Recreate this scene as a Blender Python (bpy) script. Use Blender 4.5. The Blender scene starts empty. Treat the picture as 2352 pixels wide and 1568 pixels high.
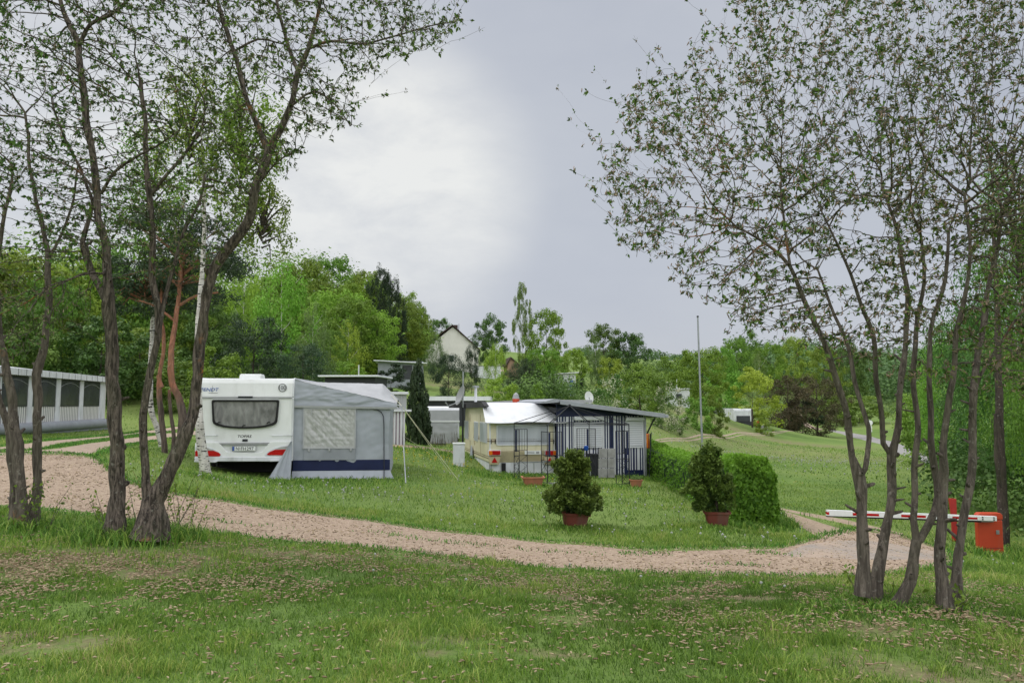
import bpy, math, random
import numpy as np
from mathutils import Vector, Matrix, noise as mnoise
random.seed(7); RNG = np.random.default_rng(7)
scene = bpy.context.scene
COL = scene.collection
R = math.radians
# ------------------------------------------------------------------ camera
FPX = 1800.0; CX = 1176.0; CY = 784.0; CAMZ = 1.6; PITCH = math.atan(146/1800.0)
cam = bpy.data.cameras.new('camera'); camo = bpy.data.objects.new('camera', cam); COL.objects.link(camo)
cam.sensor_width = 36; cam.lens = 36*FPX/2352; cam.clip_start = .05; cam.clip_end = 6000
camo.location = (0, 0, CAMZ); camo.rotation_euler = (math.pi/2+PITCH, 0, 0)
scene.camera = camo
# ------------------------------------------------------------------ world / light
scene.view_settings.view_transform = 'Standard'; scene.view_settings.look = 'None'
scene.view_settings.exposure = 0; scene.view_settings.gamma = 1
SUN_EL, SUN_AZ = R(56), R(-68)          # azimuth measured from +Y towards +X
w = bpy.data.worlds.new('World'); scene.world = w; w.use_nodes = True
nt = w.node_tree; N = nt.nodes; LK = nt.links
for n in list(N): N.remove(n)
def nd(t, **k):
    n = N.new(t)
    for a, b in k.items(): setattr(n, a, b)
    return n
out = nd('ShaderNodeOutputWorld'); bg = nd('ShaderNodeBackground'); bg.inputs[1].default_value = .1
sky = nd('ShaderNodeTexSky'); sky.sky_type = 'NISHITA'; sky.sun_disc = False
sky.sun_elevation = SUN_EL; sky.sun_rotation = SUN_AZ
tc = nd('ShaderNodeTexCoord'); sep = nd('ShaderNodeSeparateXYZ'); LK.new(tc.outputs['Generated'], sep.inputs[0])
def wmath(op, a, b=None, clamp=False):
    n = nd('ShaderNodeMath', operation=op); n.use_clamp = clamp
    for i, v in enumerate((a, b)):
        if v is None: continue
        if isinstance(v, (int, float)): n.inputs[i].default_value = v
        else: LK.new(v, n.inputs[i])
    return n.outputs[0]
def wmix(f, a, b):
    n = nd('ShaderNodeMixRGB')
    for i, v in enumerate((f, a, b)):
        if isinstance(v, (int, float)): n.inputs[i].default_value = v
        elif isinstance(v, tuple): n.inputs[i].default_value = (*v, 1)
        else: LK.new(v, n.inputs[i])
    return n.outputs[0]
mp = nd('ShaderNodeMapping'); LK.new(tc.outputs['Generated'], mp.inputs[0]); mp.inputs['Scale'].default_value = (1.0, 1.0, 2.2)
nz = nd('ShaderNodeTexNoise'); LK.new(mp.outputs[0], nz.inputs['Vector']); nz.inputs['Scale'].default_value = 2.3
nz.inputs['Detail'].default_value = 5; nz.inputs['Roughness'].default_value = .52; nz.inputs['Distortion'].default_value = .1
nz2 = nd('ShaderNodeTexNoise'); LK.new(mp.outputs[0], nz2.inputs['Vector']); nz2.inputs['Scale'].default_value = 6.5
nz2.inputs['Detail'].default_value = 6; nz2.inputs['Roughness'].default_value = .6; nz2.inputs['Distortion'].default_value = .2
def glow(px, py, r0, r1):                        # thin place in the cloud deck round a direction of the sky
    v = Vector(((px-CX)/FPX, math.cos(PITCH)-(CY-py)/FPX*math.sin(PITCH), math.sin(PITCH)+(CY-py)/FPX*math.cos(PITCH))).normalized()
    d = nd('ShaderNodeVectorMath', operation='DOT_PRODUCT'); LK.new(tc.outputs['Generated'], d.inputs[0]); d.inputs[1].default_value = v
    m = nd('ShaderNodeMapRange'); m.interpolation_type = 'SMOOTHSTEP'
    LK.new(d.outputs['Value'], m.inputs[0]); m.inputs[1].default_value = math.cos(R(r1)); m.inputs[2].default_value = math.cos(R(r0))
    return m.outputs[0]
n1 = wmath('MULTIPLY_ADD', nz.outputs[0], 2.2); N[-1].inputs[2].default_value = -.62
n1 = wmath('MINIMUM', wmath('MAXIMUM', n1, 0.0), 1.0)
base = wmix(n1, (4.75, 5.05, 5.8), (6.1, 6.35, 6.8))
gl = wmath('MAXIMUM', glow(840, 450, 0, 14), wmath('MULTIPLY', glow(420, 500, 0, 26), .62))
tx = wmath('MULTIPLY_ADD', nz2.outputs[0], 1.3); N[-1].inputs[2].default_value = -.05
gl = wmath('MULTIPLY', gl, tx)
base = wmix(wmath('MINIMUM', wmath('MULTIPLY', gl, 1.55), 1.0), base, (9.0, 9.0, 8.7))
# low band towards the horizon a little paler
lowm = nd('ShaderNodeMapRange'); LK.new(sep.outputs[2], lowm.inputs[0]); lowm.inputs[1].default_value = .26; lowm.inputs[2].default_value = .02
lowm.inputs[4].default_value = .6
base = wmix(lowm.outputs[0], base, (5.9, 6.05, 6.7))
# overcast deck: brighter overhead and on the side away from the view
zen = nd('ShaderNodeMapRange'); zen.interpolation_type = 'SMOOTHSTEP'; LK.new(sep.outputs[2], zen.inputs[0]); zen.inputs[1].default_value = .5; zen.inputs[2].default_value = .9
bk = nd('ShaderNodeMapRange'); bk.interpolation_type = 'SMOOTHSTEP'; LK.new(sep.outputs[1], bk.inputs[0]); bk.inputs[1].default_value = .35; bk.inputs[2].default_value = -.7
base = wmix(wmath('MAXIMUM', wmath('MULTIPLY', zen.outputs[0], .9), bk.outputs[0]), base, (19.0, 19.0, 19.0))
fin = wmix(.12, base, sky.outputs[0])
LK.new(fin, bg.inputs[0]); LK.new(bg.outputs[0], out.inputs[0])
sl = bpy.data.lights.new('sun', 'SUN'); so = bpy.data.objects.new('sun', sl); COL.objects.link(so)
sl.energy = 1.5; sl.angle = R(18); sl.color = (1, .97, .92)
so.rotation_euler = (math.pi/2-SUN_EL, 0, math.pi-SUN_AZ) ; so.location = (0, 0, 50)
# ------------------------------------------------------------------ pixel <-> world
sp, cp = math.sin(PITCH), math.cos(PITCH)
def ray(px, py):
    yc = (CY-py)/FPX
    return ((px-CX)/FPX, cp-yc*sp, sp+yc*cp)
def P(px, py, d):
    r = ray(px, py); k = d/r[1]
    return Vector((r[0]*k, d, CAMZ+r[2]*k))
def X(px, d): return (px-CX)/FPX*d*1.0
# ------------------------------------------------------------------ terrain
CT = [(-300,1480,5.2),(600,1480,5.2),(1176,1480,5.2),(1800,1484,5.2),(2600,1480,5.3),
(2000,1388,6.4),(1176,1394,6.4),(300,1375,6.4),(2330,1400,6.6),
(264,1235,9.4),(45,1208,9.8),(-300,1190,10),
(1500,1318,9.5),(1176,1300,9.6),(900,1265,9.9),(640,1240,10.2),(400,1215,10.3),(100,1165,11.5),(1800,1322,9.6),(1960,1325,10),(2150,1305,11),
(480,1145,13),(218,1045,17),(-200,1060,16),(800,1185,13),(1176,1233,12.6),(1500,1262,12),(1780,1258,12.3),(1862,1240,13.2),(2150,1262,15),(2000,1210,17),(1900,1185,18.5),
(560,1098,18.6),(910,1103,19.2),(1050,1105,20),(1316,1208,14),(1637,1205,14),(1710,1217,14.5),(1174,1092,26),(1110,1084,26.5),(1060,1066,27),(1436,1117,22.8),(1481,1094,27),(1775,1168,20),
(2285,1274,16),(2450,1270,18),(2330,1150,26),(2420,1050,50),(2300,1045,60),
(1850,1100,32),(1900,1050,50),(1850,996,108),(2080,1045,62),(1490,1017,42),(1560,1007,50),(1640,1000,62),(1720,994.5,76),(1820,989.5,98),(1560,968,56),(1500,974,49),(1640,968,70),(1700,965,86),(1990,989,118),
(1480,1050,34),(1560,1047,37),(1640,1085,32),(1640,1040,44),(1720,1060,42),(1720,1118,28),(1720,1015,62),(1820,1028,58),(1820,1003,82),(1900,1006,92),(2000,1025,75),(2150,1020,85),
(1400,1060,32),(1400,1010,42),(1400,960,58),(1250,1055,31),(1250,1010,40),(1250,955,56),(1250,915,78),(1100,1030,34),(1100,990,42),(1100,940,58),(1180,917,76),(1300,906,98),(1500,905,110),(1400,925,75),(1500,935,75),(1600,940,90),
(1000,880,90),(900,832,115),(1040,850,135),(1130,868,125),(1300,860,140),(1450,880,150),(750,880,80),
(700,720,150),(850,775,150),(950,800,170),(560,950,42),(560,850,90),(560,710,140),(200,900,60),(200,720,120),(-200,880,60),(-200,700,120),
(0,990,30),(240,984,36),(365,984,40),(365,930,46),(915,1012,35),(1010,1022,41),(960,1002,42),(-100,1000,24),(730,955,40),(900,960,46),
(1850,962,140),(2000,962,160),(2000,905,260),(2080,955,150),(2200,900,300),(1700,930,160),(1600,880,200),(1500,826,320),(1500,838,500),(1500,845,900),(1580,832,420),(1300,818,350),(1250,822,250),(1250,820,600),(1250,820,900),(1800,858,350),(1800,840,620),(2000,850,620),(2352,860,400),(2352,980,150),(1120,830,200),
(1000,803,250),(1000,800,600),(1000,800,1000),(900,770,250),(900,770,600),(800,705,250),(800,705,600),(600,680,260),(600,690,600),(100,640,260),(100,650,700),(-400,640,260),(1176,825,2000),(0,700,2000),(2352,850,2000),(1800,850,2000),(700,750,2000)]
_pts = []; _z = []
for (a, b, d) in CT:
    p = P(a, b, d); _pts.append((p.x, p.y)); _z.append(p.z)
_pts = np.array(_pts); _z = np.array(_z)
def warp(x, y):
    x = np.asarray(x, float); y = np.asarray(y, float)
    ang = np.clip(np.arctan2(x, y), -.85, .85); r = np.sqrt(x*x+y*y)
    return np.stack([ang*2.2, np.log(np.maximum(r, 4.0))], -1)
_W = warp(_pts[:, 0], _pts[:, 1]); _C = .16
def _phi(r2): return np.sqrt(r2+_C*_C)
_A = _phi(((_W[:, None]-_W[None])**2).sum(-1))
_n = len(_W); _M = np.zeros((_n+1, _n+1)); _M[:_n, :_n] = _A - 4e-3*np.eye(_n); _M[:_n, _n] = 1; _M[_n, :_n] = 1
# work on z / r so that steep far relief does not ripple into the near ground
_rr = np.maximum(np.hypot(_pts[:, 0], _pts[:, 1]), 4.0)
_sol = np.linalg.solve(_M, np.append(_z/_rr, 0))
def gz(x, y):
    x = np.atleast_1d(np.asarray(x, float)); y = np.atleast_1d(np.asarray(y, float))
    o = np.empty(x.shape); 
    for s in range(0, len(x), 20000):
        W_ = warp(x[s:s+20000], y[s:s+20000])
        a = _phi(((W_[:, None]-_W[None])**2).sum(-1))@_sol[:_n]+_sol[_n]
        o[s:s+20000] = a*np.maximum(np.hypot(x[s:s+20000], y[s:s+20000]), 4.0)
    return o
def g1(x, y): return float(gz([x], [y])[0])
_DS = np.exp(np.linspace(math.log(3), math.log(900), 500))
def G(px, py):                                  # where the line of sight meets the ground
    r = ray(px, py); k = _DS/r[1]
    z = CAMZ+r[2]*k; g = gz(r[0]*k, _DS)
    i = np.argmax(z < g)
    if z[i] >= g[i]: i = len(_DS)-1
    if i == 0: d = _DS[0]
    else:
        a = z[i-1]-g[i-1]; b = g[i]-z[i]; d = _DS[i-1]+(_DS[i]-_DS[i-1])*a/(a+b)
    x = r[0]*d/r[1]
    return Vector((x, d, g1(x, d)))
def atd(px, d):                                  # ground point on the bearing of px at depth d
    x = (px-CX)/FPX*d/cp
    return Vector((x, d, g1(x, d)))
# ------------------------------------------------------------------ scene helpers
def tag(o, label=None, cat=None, group=None, kind=None):
    if label: o['label'] = label
    if cat: o['category'] = cat
    if group: o['group'] = group
    if kind: o['kind'] = kind
    return o
def thing(name, label, cat, loc=(0, 0, 0), rz=0, group=None, scale=None):
    o = bpy.data.objects.new(name, None); COL.objects.link(o); o.location = loc; o.rotation_euler = (0, 0, rz)
    o.empty_display_size = .2
    if scale: o.scale = scale
    return tag(o, label, cat, group)
def link(name, me, parent=None, m=None):
    o = bpy.data.objects.new(name, me); COL.objects.link(o)
    if parent: o.parent = parent
    if m is not None and not me.materials:
        me.materials.append(m)
    return o
def npmesh(name, V, F, loops=4, attr=None, smooth=False):
    """V (n,3), F (m,loops) numpy -> mesh; attr = dict of per-vertex float arrays"""
    V = np.asarray(V, np.float32); F = np.asarray(F, np.int32)
    me = bpy.data.meshes.new(name); me.vertices.add(len(V)); me.vertices.foreach_set('co', V.ravel())
    me.loops.add(F.size); me.loops.foreach_set('vertex_index', F.ravel()); me.polygons.add(len(F))
    me.polygons.foreach_set('loop_start', np.arange(0, F.size, F.shape[1], dtype=np.int32))
    me.polygons.foreach_set('loop_total', np.full(len(F), F.shape[1], np.int32))
    if smooth: me.polygons.foreach_set('use_smooth', np.ones(len(F), bool))
    me.update(calc_edges=True)
    if attr:
        for k, a in attr.items():
            at = me.attributes.new(k, 'FLOAT', 'POINT'); at.data.foreach_set('value', np.asarray(a, np.float32))
    return me
class MB:
    def __init__(s): s.v = []; s.f = []
    def add(s, vs, fs):
        b = len(s.v); s.v += [tuple(v) for v in vs]; s.f += [tuple(i+b for i in f) for f in fs]; return s
    def box(s, c, sz, rz=0, M=None):
        x, y, z = [k/2 for k in sz]; vs = []
        for a in (-x, x):
            for b in (-y, y):
                for d in (-z, z):
                    p = Vector((a, b, d))
                    if M: p = M@p
                    elif rz: p = Vector((p.x*math.cos(rz)-p.y*math.sin(rz), p.x*math.sin(rz)+p.y*math.cos(rz), p.z))
                    vs.append(p+Vector(c))
        return s.add(vs, [(0,1,3,2),(4,6,7,5),(0,4,5,1),(2,3,7,6),(0,2,6,4),(1,5,7,3)])
    def bx(s, x0, x1, y0, y1, z0, z1): return s.box(((x0+x1)/2, (y0+y1)/2, (z0+z1)/2), (abs(x1-x0), abs(y1-y0), abs(z1-z0)))
    def bar(s, a, b, w, h=None, up=(0, 0, 1)):
        a = Vector(a); b = Vector(b); d = b-a; L = d.length
        if L < 1e-6: return s
        d /= L; u = Vector(up)
        if abs(d.dot(u)) > .98: u = Vector((0, 1, 0))
        sx = d.cross(u).normalized(); u2 = sx.cross(d).normalized(); h = h or w; vs = []
        for p in (a, b):
            for (i, j) in ((-1, -1), (1, -1), (1, 1), (-1, 1)): vs.append(p+sx*i*w/2+u2*j*h/2)
        return s.add(vs, [(0,1,2,3),(7,6,5,4),(0,4,5,1),(1,5,6,2),(2,6,7,3),(3,7,4,0)])
    def tube(s, pts, rad, n=8, cap=True):
        pts = [Vector(p) for p in pts]; m = len(pts)
        if not isinstance(rad, (list, tuple)): rad = [rad]*m
        t = (pts[1]-pts[0]).normalized(); u = t.orthogonal().normalized(); vs = []
        for i, p in enumerate(pts):
            t = (pts[min(i+1, m-1)]-pts[max(i-1, 0)]).normalized()
            u = (u-t*u.dot(t)).normalized(); v = t.cross(u)
            for k in range(n):
                a = 2*math.pi*k/n; vs.append(p+(u*math.cos(a)+v*math.sin(a))*rad[i])
        fs = [(i*n+k, i*n+(k+1) % n, (i+1)*n+(k+1) % n, (i+1)*n+k) for i in range(m-1) for k in range(n)]
        if cap: fs += [tuple(reversed(range(n))), tuple(range((m-1)*n, m*n))]
        return s.add(vs, fs)
    def lathe(s, prof, c=(0, 0, 0), n=24, sx=1, sy=1):
        vs = [(c[0]+r*math.cos(2*math.pi*k/n)*sx, c[1]+r*math.sin(2*math.pi*k/n)*sy, c[2]+z) for r, z in prof for k in range(n)]
        m = len(prof); fs = [(i*n+k, i*n+(k+1) % n, (i+1)*n+(k+1) % n, (i+1)*n+k) for i in range(m-1) for k in range(n)]
        return s.add(vs, fs)
    def prism(s, poly, y0, y1):                       # polygon in local x,z extruded from y0 to y1
        n = len(poly); vs = [(x, y0, z) for x, z in poly]+[(x, y1, z) for x, z in poly]
        fs = [tuple(range(n)), tuple(range(2*n-1, n-1, -1))]+[(k, k+n, (k+1) % n+n, (k+1) % n) for k in range(n)]
        return s.add(vs, fs)
    def xprism(s, poly, x0, x1):                      # polygon in local y,z extruded along x
        n = len(poly); vs = [(x0, y, z) for y, z in poly]+[(x1, y, z) for y, z in poly]
        fs = [tuple(range(n-1, -1, -1)), tuple(range(n, 2*n))]+[(k, (k+1) % n, (k+1) % n+n, k+n) for k in range(n)]
        return s.add(vs, fs)
    def ring(s, outer, inner, y0, y1):                # frame between two outlines of equal length in x,z
        n = len(outer); vs = [(x, y, z) for y in (y0, y1) for (x, z) in list(outer)+list(inner)]; fs = []
        for k in range(n):
            j = (k+1) % n; a = 2*n
            fs += [(k, j, n+j, n+k), (a+k, a+n+k, a+n+j, a+j), (k, a+k, a+j, j), (n+k, n+j, a+n+j, a+n+k)]
        return s.add(vs, fs)
    def grid(s, fn, nu, nv):
        vs = [fn(i/nu, j/nv) for j in range(nv+1) for i in range(nu+1)]
        return s.add(vs, [(j*(nu+1)+i, j*(nu+1)+i+1, (j+1)*(nu+1)+i+1, (j+1)*(nu+1)+i) for j in range(nv) for i in range(nu)])
    def build(s, name, m, parent=None, smooth=False, bevel=0, solid=0, label=None, uv=None):
        me = bpy.data.meshes.new(name); me.from_pydata([tuple(v) for v in s.v], [], s.f); me.validate(); me.update()
        if smooth:
            for p in me.polygons: p.use_smooth = True
            try: me.set_sharp_from_angle(angle=R(38))
            except Exception: pass
        me.materials.append(m); o = bpy.data.objects.new(name, me); COL.objects.link(o)
        if parent: o.parent = parent
        if bevel:
            b = o.modifiers.new('bevel', 'BEVEL'); b.width = bevel; b.segments = 2; b.limit_method = 'ANGLE'
        if solid:
            b = o.modifiers.new('solid', 'SOLIDIFY'); b.thickness = solid; b.offset = 0
        if label: o['label'] = label
        return o
class Fac:                                            # local frame with its front on local y = 0
    def __init__(s, ox, oy, oz, yaw): s.o = Vector((ox, oy, oz)); s.c = math.cos(yaw); s.s = math.sin(yaw); s.yaw = yaw
    def uv(s, px, py, off=0):
        r = ray(px, py); nx, ny = -s.s, s.c           # local y axis
        k = (s.o.x*nx+s.o.y*ny+off)/(r[0]*nx+r[1]*ny)
        x, y, z = r[0]*k, r[1]*k, CAMZ+r[2]*k
        return ((x-s.o.x)*s.c+(y-s.o.y)*s.s, z-s.o.z)
    def loc(s, p):
        dx, dy = p[0]-s.o.x, p[1]-s.o.y
        return Vector((dx*s.c+dy*s.s, -dx*s.s+dy*s.c, p[2]-s.o.z))
def text_mesh(name, body, m, parent, x0, x1, z0, z1, y, font_shear=0, ext=.002, bold=0, sy=1):
    c = bpy.data.curves.new(name, 'FONT'); c.body = body; c.extrude = ext; c.shear = font_shear; c.offset = bold; c.resolution_u = 3
    o = bpy.data.objects.new(name+'_tmp', c); COL.objects.link(o)
    me = bpy.data.meshes.new_from_object(o); bpy.data.objects.remove(o); bpy.data.curves.remove(c)
    co = np.zeros(len(me.vertices)*3); me.vertices.foreach_get('co', co); co = co.reshape(-1, 3)
    mn, mx = co.min(0), co.max(0); V = np.empty_like(co)
    V[:, 0] = x0+(co[:, 0]-mn[0])/(mx[0]-mn[0])*(x1-x0); V[:, 2] = z0+(co[:, 1]-mn[1])/(mx[1]-mn[1])*(z1-z0); V[:, 1] = y-co[:, 2]
    me.vertices.foreach_set('co', V.ravel()); me.update(); me.materials.clear(); me.materials.append(m)
    return link(name, me, parent)
# ------------------------------------------------------------------ materials
def NM(name):
    m = bpy.data.materials.new(name); m.use_nodes = True; t = m.node_tree
    b = t.nodes['Principled BSDF']; b.inputs['Specular IOR Level'].default_value = .3
    return m, t, b
def noise_fac(t, scale, detail=4, stretch=None, coord='Object', rough=.55, lo=.35, hi=.65, dist=0):
    c = t.nodes.new('ShaderNodeTexCoord'); src = c.outputs[coord]
    if stretch:
        q = t.nodes.new('ShaderNodeMapping'); t.links.new(src, q.inputs[0]); q.inputs['Scale'].default_value = stretch; src = q.outputs[0]
    n = t.nodes.new('ShaderNodeTexNoise'); t.links.new(src, n.inputs['Vector']); n.inputs['Scale'].default_value = scale
    n.inputs['Detail'].default_value = detail; n.inputs['Roughness'].default_value = rough; n.inputs['Distortion'].default_value = dist
    r = t.nodes.new('ShaderNodeMapRange'); t.links.new(n.outputs[0], r.inputs[0]); r.inputs[1].default_value = lo; r.inputs[2].default_value = hi
    return r.outputs[0], n.outputs[0]
def mixc(t, f, a, b, mode='MIX'):
    n = t.nodes.new('ShaderNodeMixRGB'); n.blend_type = mode
    for i, v in enumerate((f, a, b)):
        if isinstance(v, (int, float)): n.inputs[i].default_value = v
        elif isinstance(v, tuple): n.inputs[i].default_value = (*v, 1)
        else: t.links.new(v, n.inputs[i])
    return n.outputs[0]
def bump(t, b, h, s=.3, d=.02):
    n = t.nodes.new('ShaderNodeBump'); t.links.new(h, n.inputs['Height']); n.inputs['Strength'].default_value = s; n.inputs['Distance'].default_value = d
    t.links.new(n.outputs[0], b.inputs['Normal'])
def mat(name, c, c2=None, scale=3, rough=.6, stretch=None, bmp=0, bscale=None, metal=0, lo=.35, hi=.65, spec=None, dirt=0):
    m, t, b = NM(name); b.inputs['Roughness'].default_value = rough; b.inputs['Metallic'].default_value = metal
    if spec is not None: b.inputs['Specular IOR Level'].default_value = spec
    if c2 is None: c2 = tuple(k*.82 for k in c)
    f, raw = noise_fac(t, scale, 6, stretch, lo=lo, hi=hi)
    col = mixc(t, f, c, c2)
    if dirt:
        f2, _ = noise_fac(t, 1.3, 8, (3, 3, .7), lo=.5, hi=.75, rough=.65)
        col = mixc(t, mixc(t, dirt, (0, 0, 0), f2), col, (.16, .15, .12))
    t.links.new(col, b.inputs['Base Color'])
    if bmp:
        _, r2 = noise_fac(t, bscale or scale*4, 6, stretch); bump(t, b, r2, bmp)
    return m
def leafmat(name, c1, c2, var=.35, trans=.35, rough=.55, tip=None, attr='rnd'):
    m, t, b = NM(name); b.inputs['Roughness'].default_value = rough; b.inputs['Specular IOR Level'].default_value = .25
    a = t.nodes.new('ShaderNodeAttribute'); a.attribute_name = attr
    oi = t.nodes.new('ShaderNodeObjectInfo')
    fc = a.outputs['Fac']
    if tip:
        th = t.nodes.new('ShaderNodeMath'); th.operation = 'GREATER_THAN'; t.links.new(fc, th.inputs[0]); th.inputs[1].default_value = tip; fc = th.outputs[0]
    col = mixc(t, fc, c1, c2)
    hs = t.nodes.new('ShaderNodeHueSaturation'); t.links.new(col, hs.inputs['Color'])
    mr = t.nodes.new('ShaderNodeMapRange'); t.links.new(oi.outputs['Random'], mr.inputs[0]); mr.inputs[3].default_value = 1-var*.7; mr.inputs[4].default_value = 1+var*.7
    t.links.new(mr.outputs[0], hs.inputs['Value'])
    mr2 = t.nodes.new('ShaderNodeMapRange'); wn = t.nodes.new('ShaderNodeTexWhiteNoise'); wn.noise_dimensions = '1D'; t.links.new(oi.outputs['Random'], wn.inputs['W'])
    t.links.new(wn.outputs[0], mr2.inputs[0]); mr2.inputs[3].default_value = .5-.035; mr2.inputs[4].default_value = .5+.02
    t.links.new(mr2.outputs[0], hs.inputs['Hue'])
    t.links.new(hs.outputs[0], b.inputs['Base Color'])
    tr = t.nodes.new('ShaderNodeBsdfTranslucent'); t.links.new(hs.outputs[0], tr.inputs[0])
    mx = t.nodes.new('ShaderNodeMixShader'); mx.inputs[0].default_value = trans
    t.links.new(b.outputs[0], mx.inputs[1]); t.links.new(tr.outputs[0], mx.inputs[2])
    t.links.new(mx.outputs[0], t.nodes['Material Output'].inputs[0])
    return m
def barkmat(name, c1, c2, spots=None, vs=14, orange=0, base2=None):
    m, t, b = NM(name); b.inputs['Roughness'].default_value = .9
    f, raw = noise_fac(t, vs, 8, (1, 1, .16), lo=.40, hi=.58, dist=.6, rough=.7)
    col = mixc(t, f, c1, c2)
    f9, _ = noise_fac(t, 22, 5, (1, 1, .8), lo=.60, hi=.68, rough=.6); col = mixc(t, mixc(t, .6, (0, 0, 0), f9), col, (.30, .29, .25))
    f10, _ = noise_fac(t, 2.2, 4, None, lo=.45, hi=.65); col = mixc(t, mixc(t, .35, (0, 0, 0), f10), col, (.075, .08, .04))
    if orange:
        f2, _ = noise_fac(t, 1.1, 5, None, lo=.6, hi=.66); f3, _ = noise_fac(t, 30, 4, None, lo=.4, hi=.55)
        col = mixc(t, mixc(t, f2, (0, 0, 0), f3), col, (.33, .13, .03))
    if spots:
        f4, _ = noise_fac(t, 9, 3, (1, 1, 3.5), lo=.56, hi=.6); col = mixc(t, f4, col, spots)
    if base2:
        c_ = t.nodes.new('ShaderNodeTexCoord'); s_ = t.nodes.new('ShaderNodeSeparateXYZ'); t.links.new(c_.outputs['Object'], s_.inputs[0])
        mr = t.nodes.new('ShaderNodeMapRange'); t.links.new(s_.outputs[2], mr.inputs[0]); mr.inputs[1].default_value = 1.9; mr.inputs[2].default_value = 1.35
        col = mixc(t, mr.outputs[0], col, mixc(t, f, base2, tuple(k*.45 for k in base2)))
    t.links.new(col, b.inputs['Base Color']); bump(t, b, raw, 1.0, .035)
    return m
M_bark = barkmat('bark', (.19, .155, .13), (.03, .024, .02), vs=34, orange=1)
M_bark_y = barkmat('bark_young', (.19, .16, .135), (.075, .062, .052), vs=30, orange=.5)
M_barkdark = barkmat('bark_dark', (.07, .055, .045), (.03, .024, .02))
M_birch = barkmat('birch_bark', (.62, .60, .57), (.5, .48, .45), spots=(.02, .018, .018))
M_pinebark = barkmat('pine_bark', (.36, .165, .10), (.20, .09, .06), vs=14, base2=(.17, .13, .11))
M_leafW = leafmat('willow_leaf', (.028, .056, .013), (.12, .22, .035), .1, .28)
M_catkin = leafmat('catkin', (.17, .14, .09), (.36, .27, .18), .1, .15)
M_lf = {
 'light': leafmat('leaf_light', (.13, .25, .028), (.25, .41, .05), .35, .3),
 'mid':   leafmat('leaf_mid', (.085, .17, .025), (.19, .33, .042), .4, .26),
 'dark':  leafmat('leaf_dark', (.045, .10, .024), (.12, .22, .042), .35, .2),
 'grey':  leafmat('leaf_greygreen', (.10, .17, .055), (.20, .28, .085), .3, .3),
 'spruce': leafmat('needles_spruce', (.014, .034, .015), (.045, .075, .028), .3, .08),
 'pine':  leafmat('needles_pine', (.022, .05, .024), (.05, .085, .035), .3, .1),
 'brown': leafmat('needles_brown', (.045, .046, .02), (.11, .092, .04), .15, .08),
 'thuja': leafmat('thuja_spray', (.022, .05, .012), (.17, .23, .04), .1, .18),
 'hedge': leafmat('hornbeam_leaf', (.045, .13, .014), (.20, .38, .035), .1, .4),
 'yellow': leafmat('leaf_yellowgreen', (.22, .34, .03), (.36, .50, .07), .15, .38),
 'blossom': leafmat('leaf_blossom', (.075, .16, .03), (.62, .62, .46), .15, .3, tip=.62),
 'haze':  leafmat('leaf_far', (.07, .125, .045), (.13, .21, .062), .4, .2),
}
M_white = mat('white_paint', (.74, .76, .77), (.68, .70, .71), 1.2, .35, dirt=.18)
M_white2 = mat('white_board', (.68, .70, .74), (.58, .60, .64), 2, .6, dirt=.5)
M_cream = mat('cream_panel', (.66, .62, .46), (.60, .56, .40), 1.5, .4, dirt=.3)
M_creamdk = mat('cream_lower', (.50, .43, .29), (.44, .38, .26), 1.5, .4, dirt=.4)
M_brown = mat('brown_trim', (.14, .08, .04), None, 3, .5)
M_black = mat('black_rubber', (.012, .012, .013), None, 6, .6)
M_iron = mat('dark_iron', (.018, .02, .026), None, 8, .5)
M_steel = mat('galvanised_steel', (.38, .40, .42), (.28, .30, .32), 3, .45, metal=.6)
M_grey = mat('grey_plastic', (.30, .31, .32), None, 3, .5)
M_dark = mat('dark_plastic', (.035, .038, .045), None, 3, .5)
M_tent = mat('tent_fabric_grey', (.35, .375, .425), (.30, .325, .37), 2.2, .75, bmp=.25, bscale=5)
M_tent2 = mat('tent_fabric_light', (.40, .41, .43), (.35, .36, .38), 2.5, .7, bmp=.3, bscale=6)
M_tentmid = mat('tent_fabric_mid', (.29, .31, .345), None, 2.2, .75, bmp=.2)
M_navy = mat('navy_fabric', (.010, .017, .065), (.007, .012, .048), 3, .7, bmp=.2, bscale=9)
M_navyp = mat('navy_paint', (.012, .02, .075), (.008, .014, .05), 3, .5)
M_blue = mat('blue_plastic', (.01, .07, .35), None, 3, .4)
M_redl = mat('red_lens', (.50, .012, .015), (.30, .006, .01), 18, .15, stretch=(.3, 1, 4))
M_orl = mat('orange_lens', (.75, .20, .02), (.6, .14, .01), 20, .2)
M_clear = mat('clear_lens', (.45, .46, .45), (.3, .31, .3), 20, .1)
M_orange = mat('orange_paint', (.50, .062, .024), (.42, .05, .02), 2, .5, dirt=.25)
M_redp = mat('red_paint', (.42, .035, .03), (.34, .028, .025), 4, .5, dirt=.2)
M_terra = mat('terracotta', (.42, .17, .10), (.33, .13, .08), 4, .85, bmp=.2, dirt=.3)
M_terra2 = mat('red_brown_pot', (.17, .045, .03), (.12, .03, .02), 4, .7, dirt=.5)
M_soil = mat('soil', (.05, .035, .025), None, 20, .95, bmp=.6)
M_roofred = mat('roof_tiles', (.065, .042, .036), (.045, .03, .027), 8, .8, bmp=.3)
M_roofor = mat('roof_clay', (.36, .23, .17), None, 6, .8)
M_render = mat('house_render', (.76, .74, .71), (.70, .68, .65), 1, .9, dirt=.1)
M_conc = mat('concrete_slab', (.33, .33, .33), (.24, .24, .24), 5, .9, bmp=.3, dirt=.3)
M_cover = mat('roof_cover_white', (.66, .68, .71), (.60, .62, .66), .9, .55, dirt=.2)
M_roofdark = mat('dark_roof_felt', (.045, .045, .05), (.03, .03, .033), 4, .8)
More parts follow.
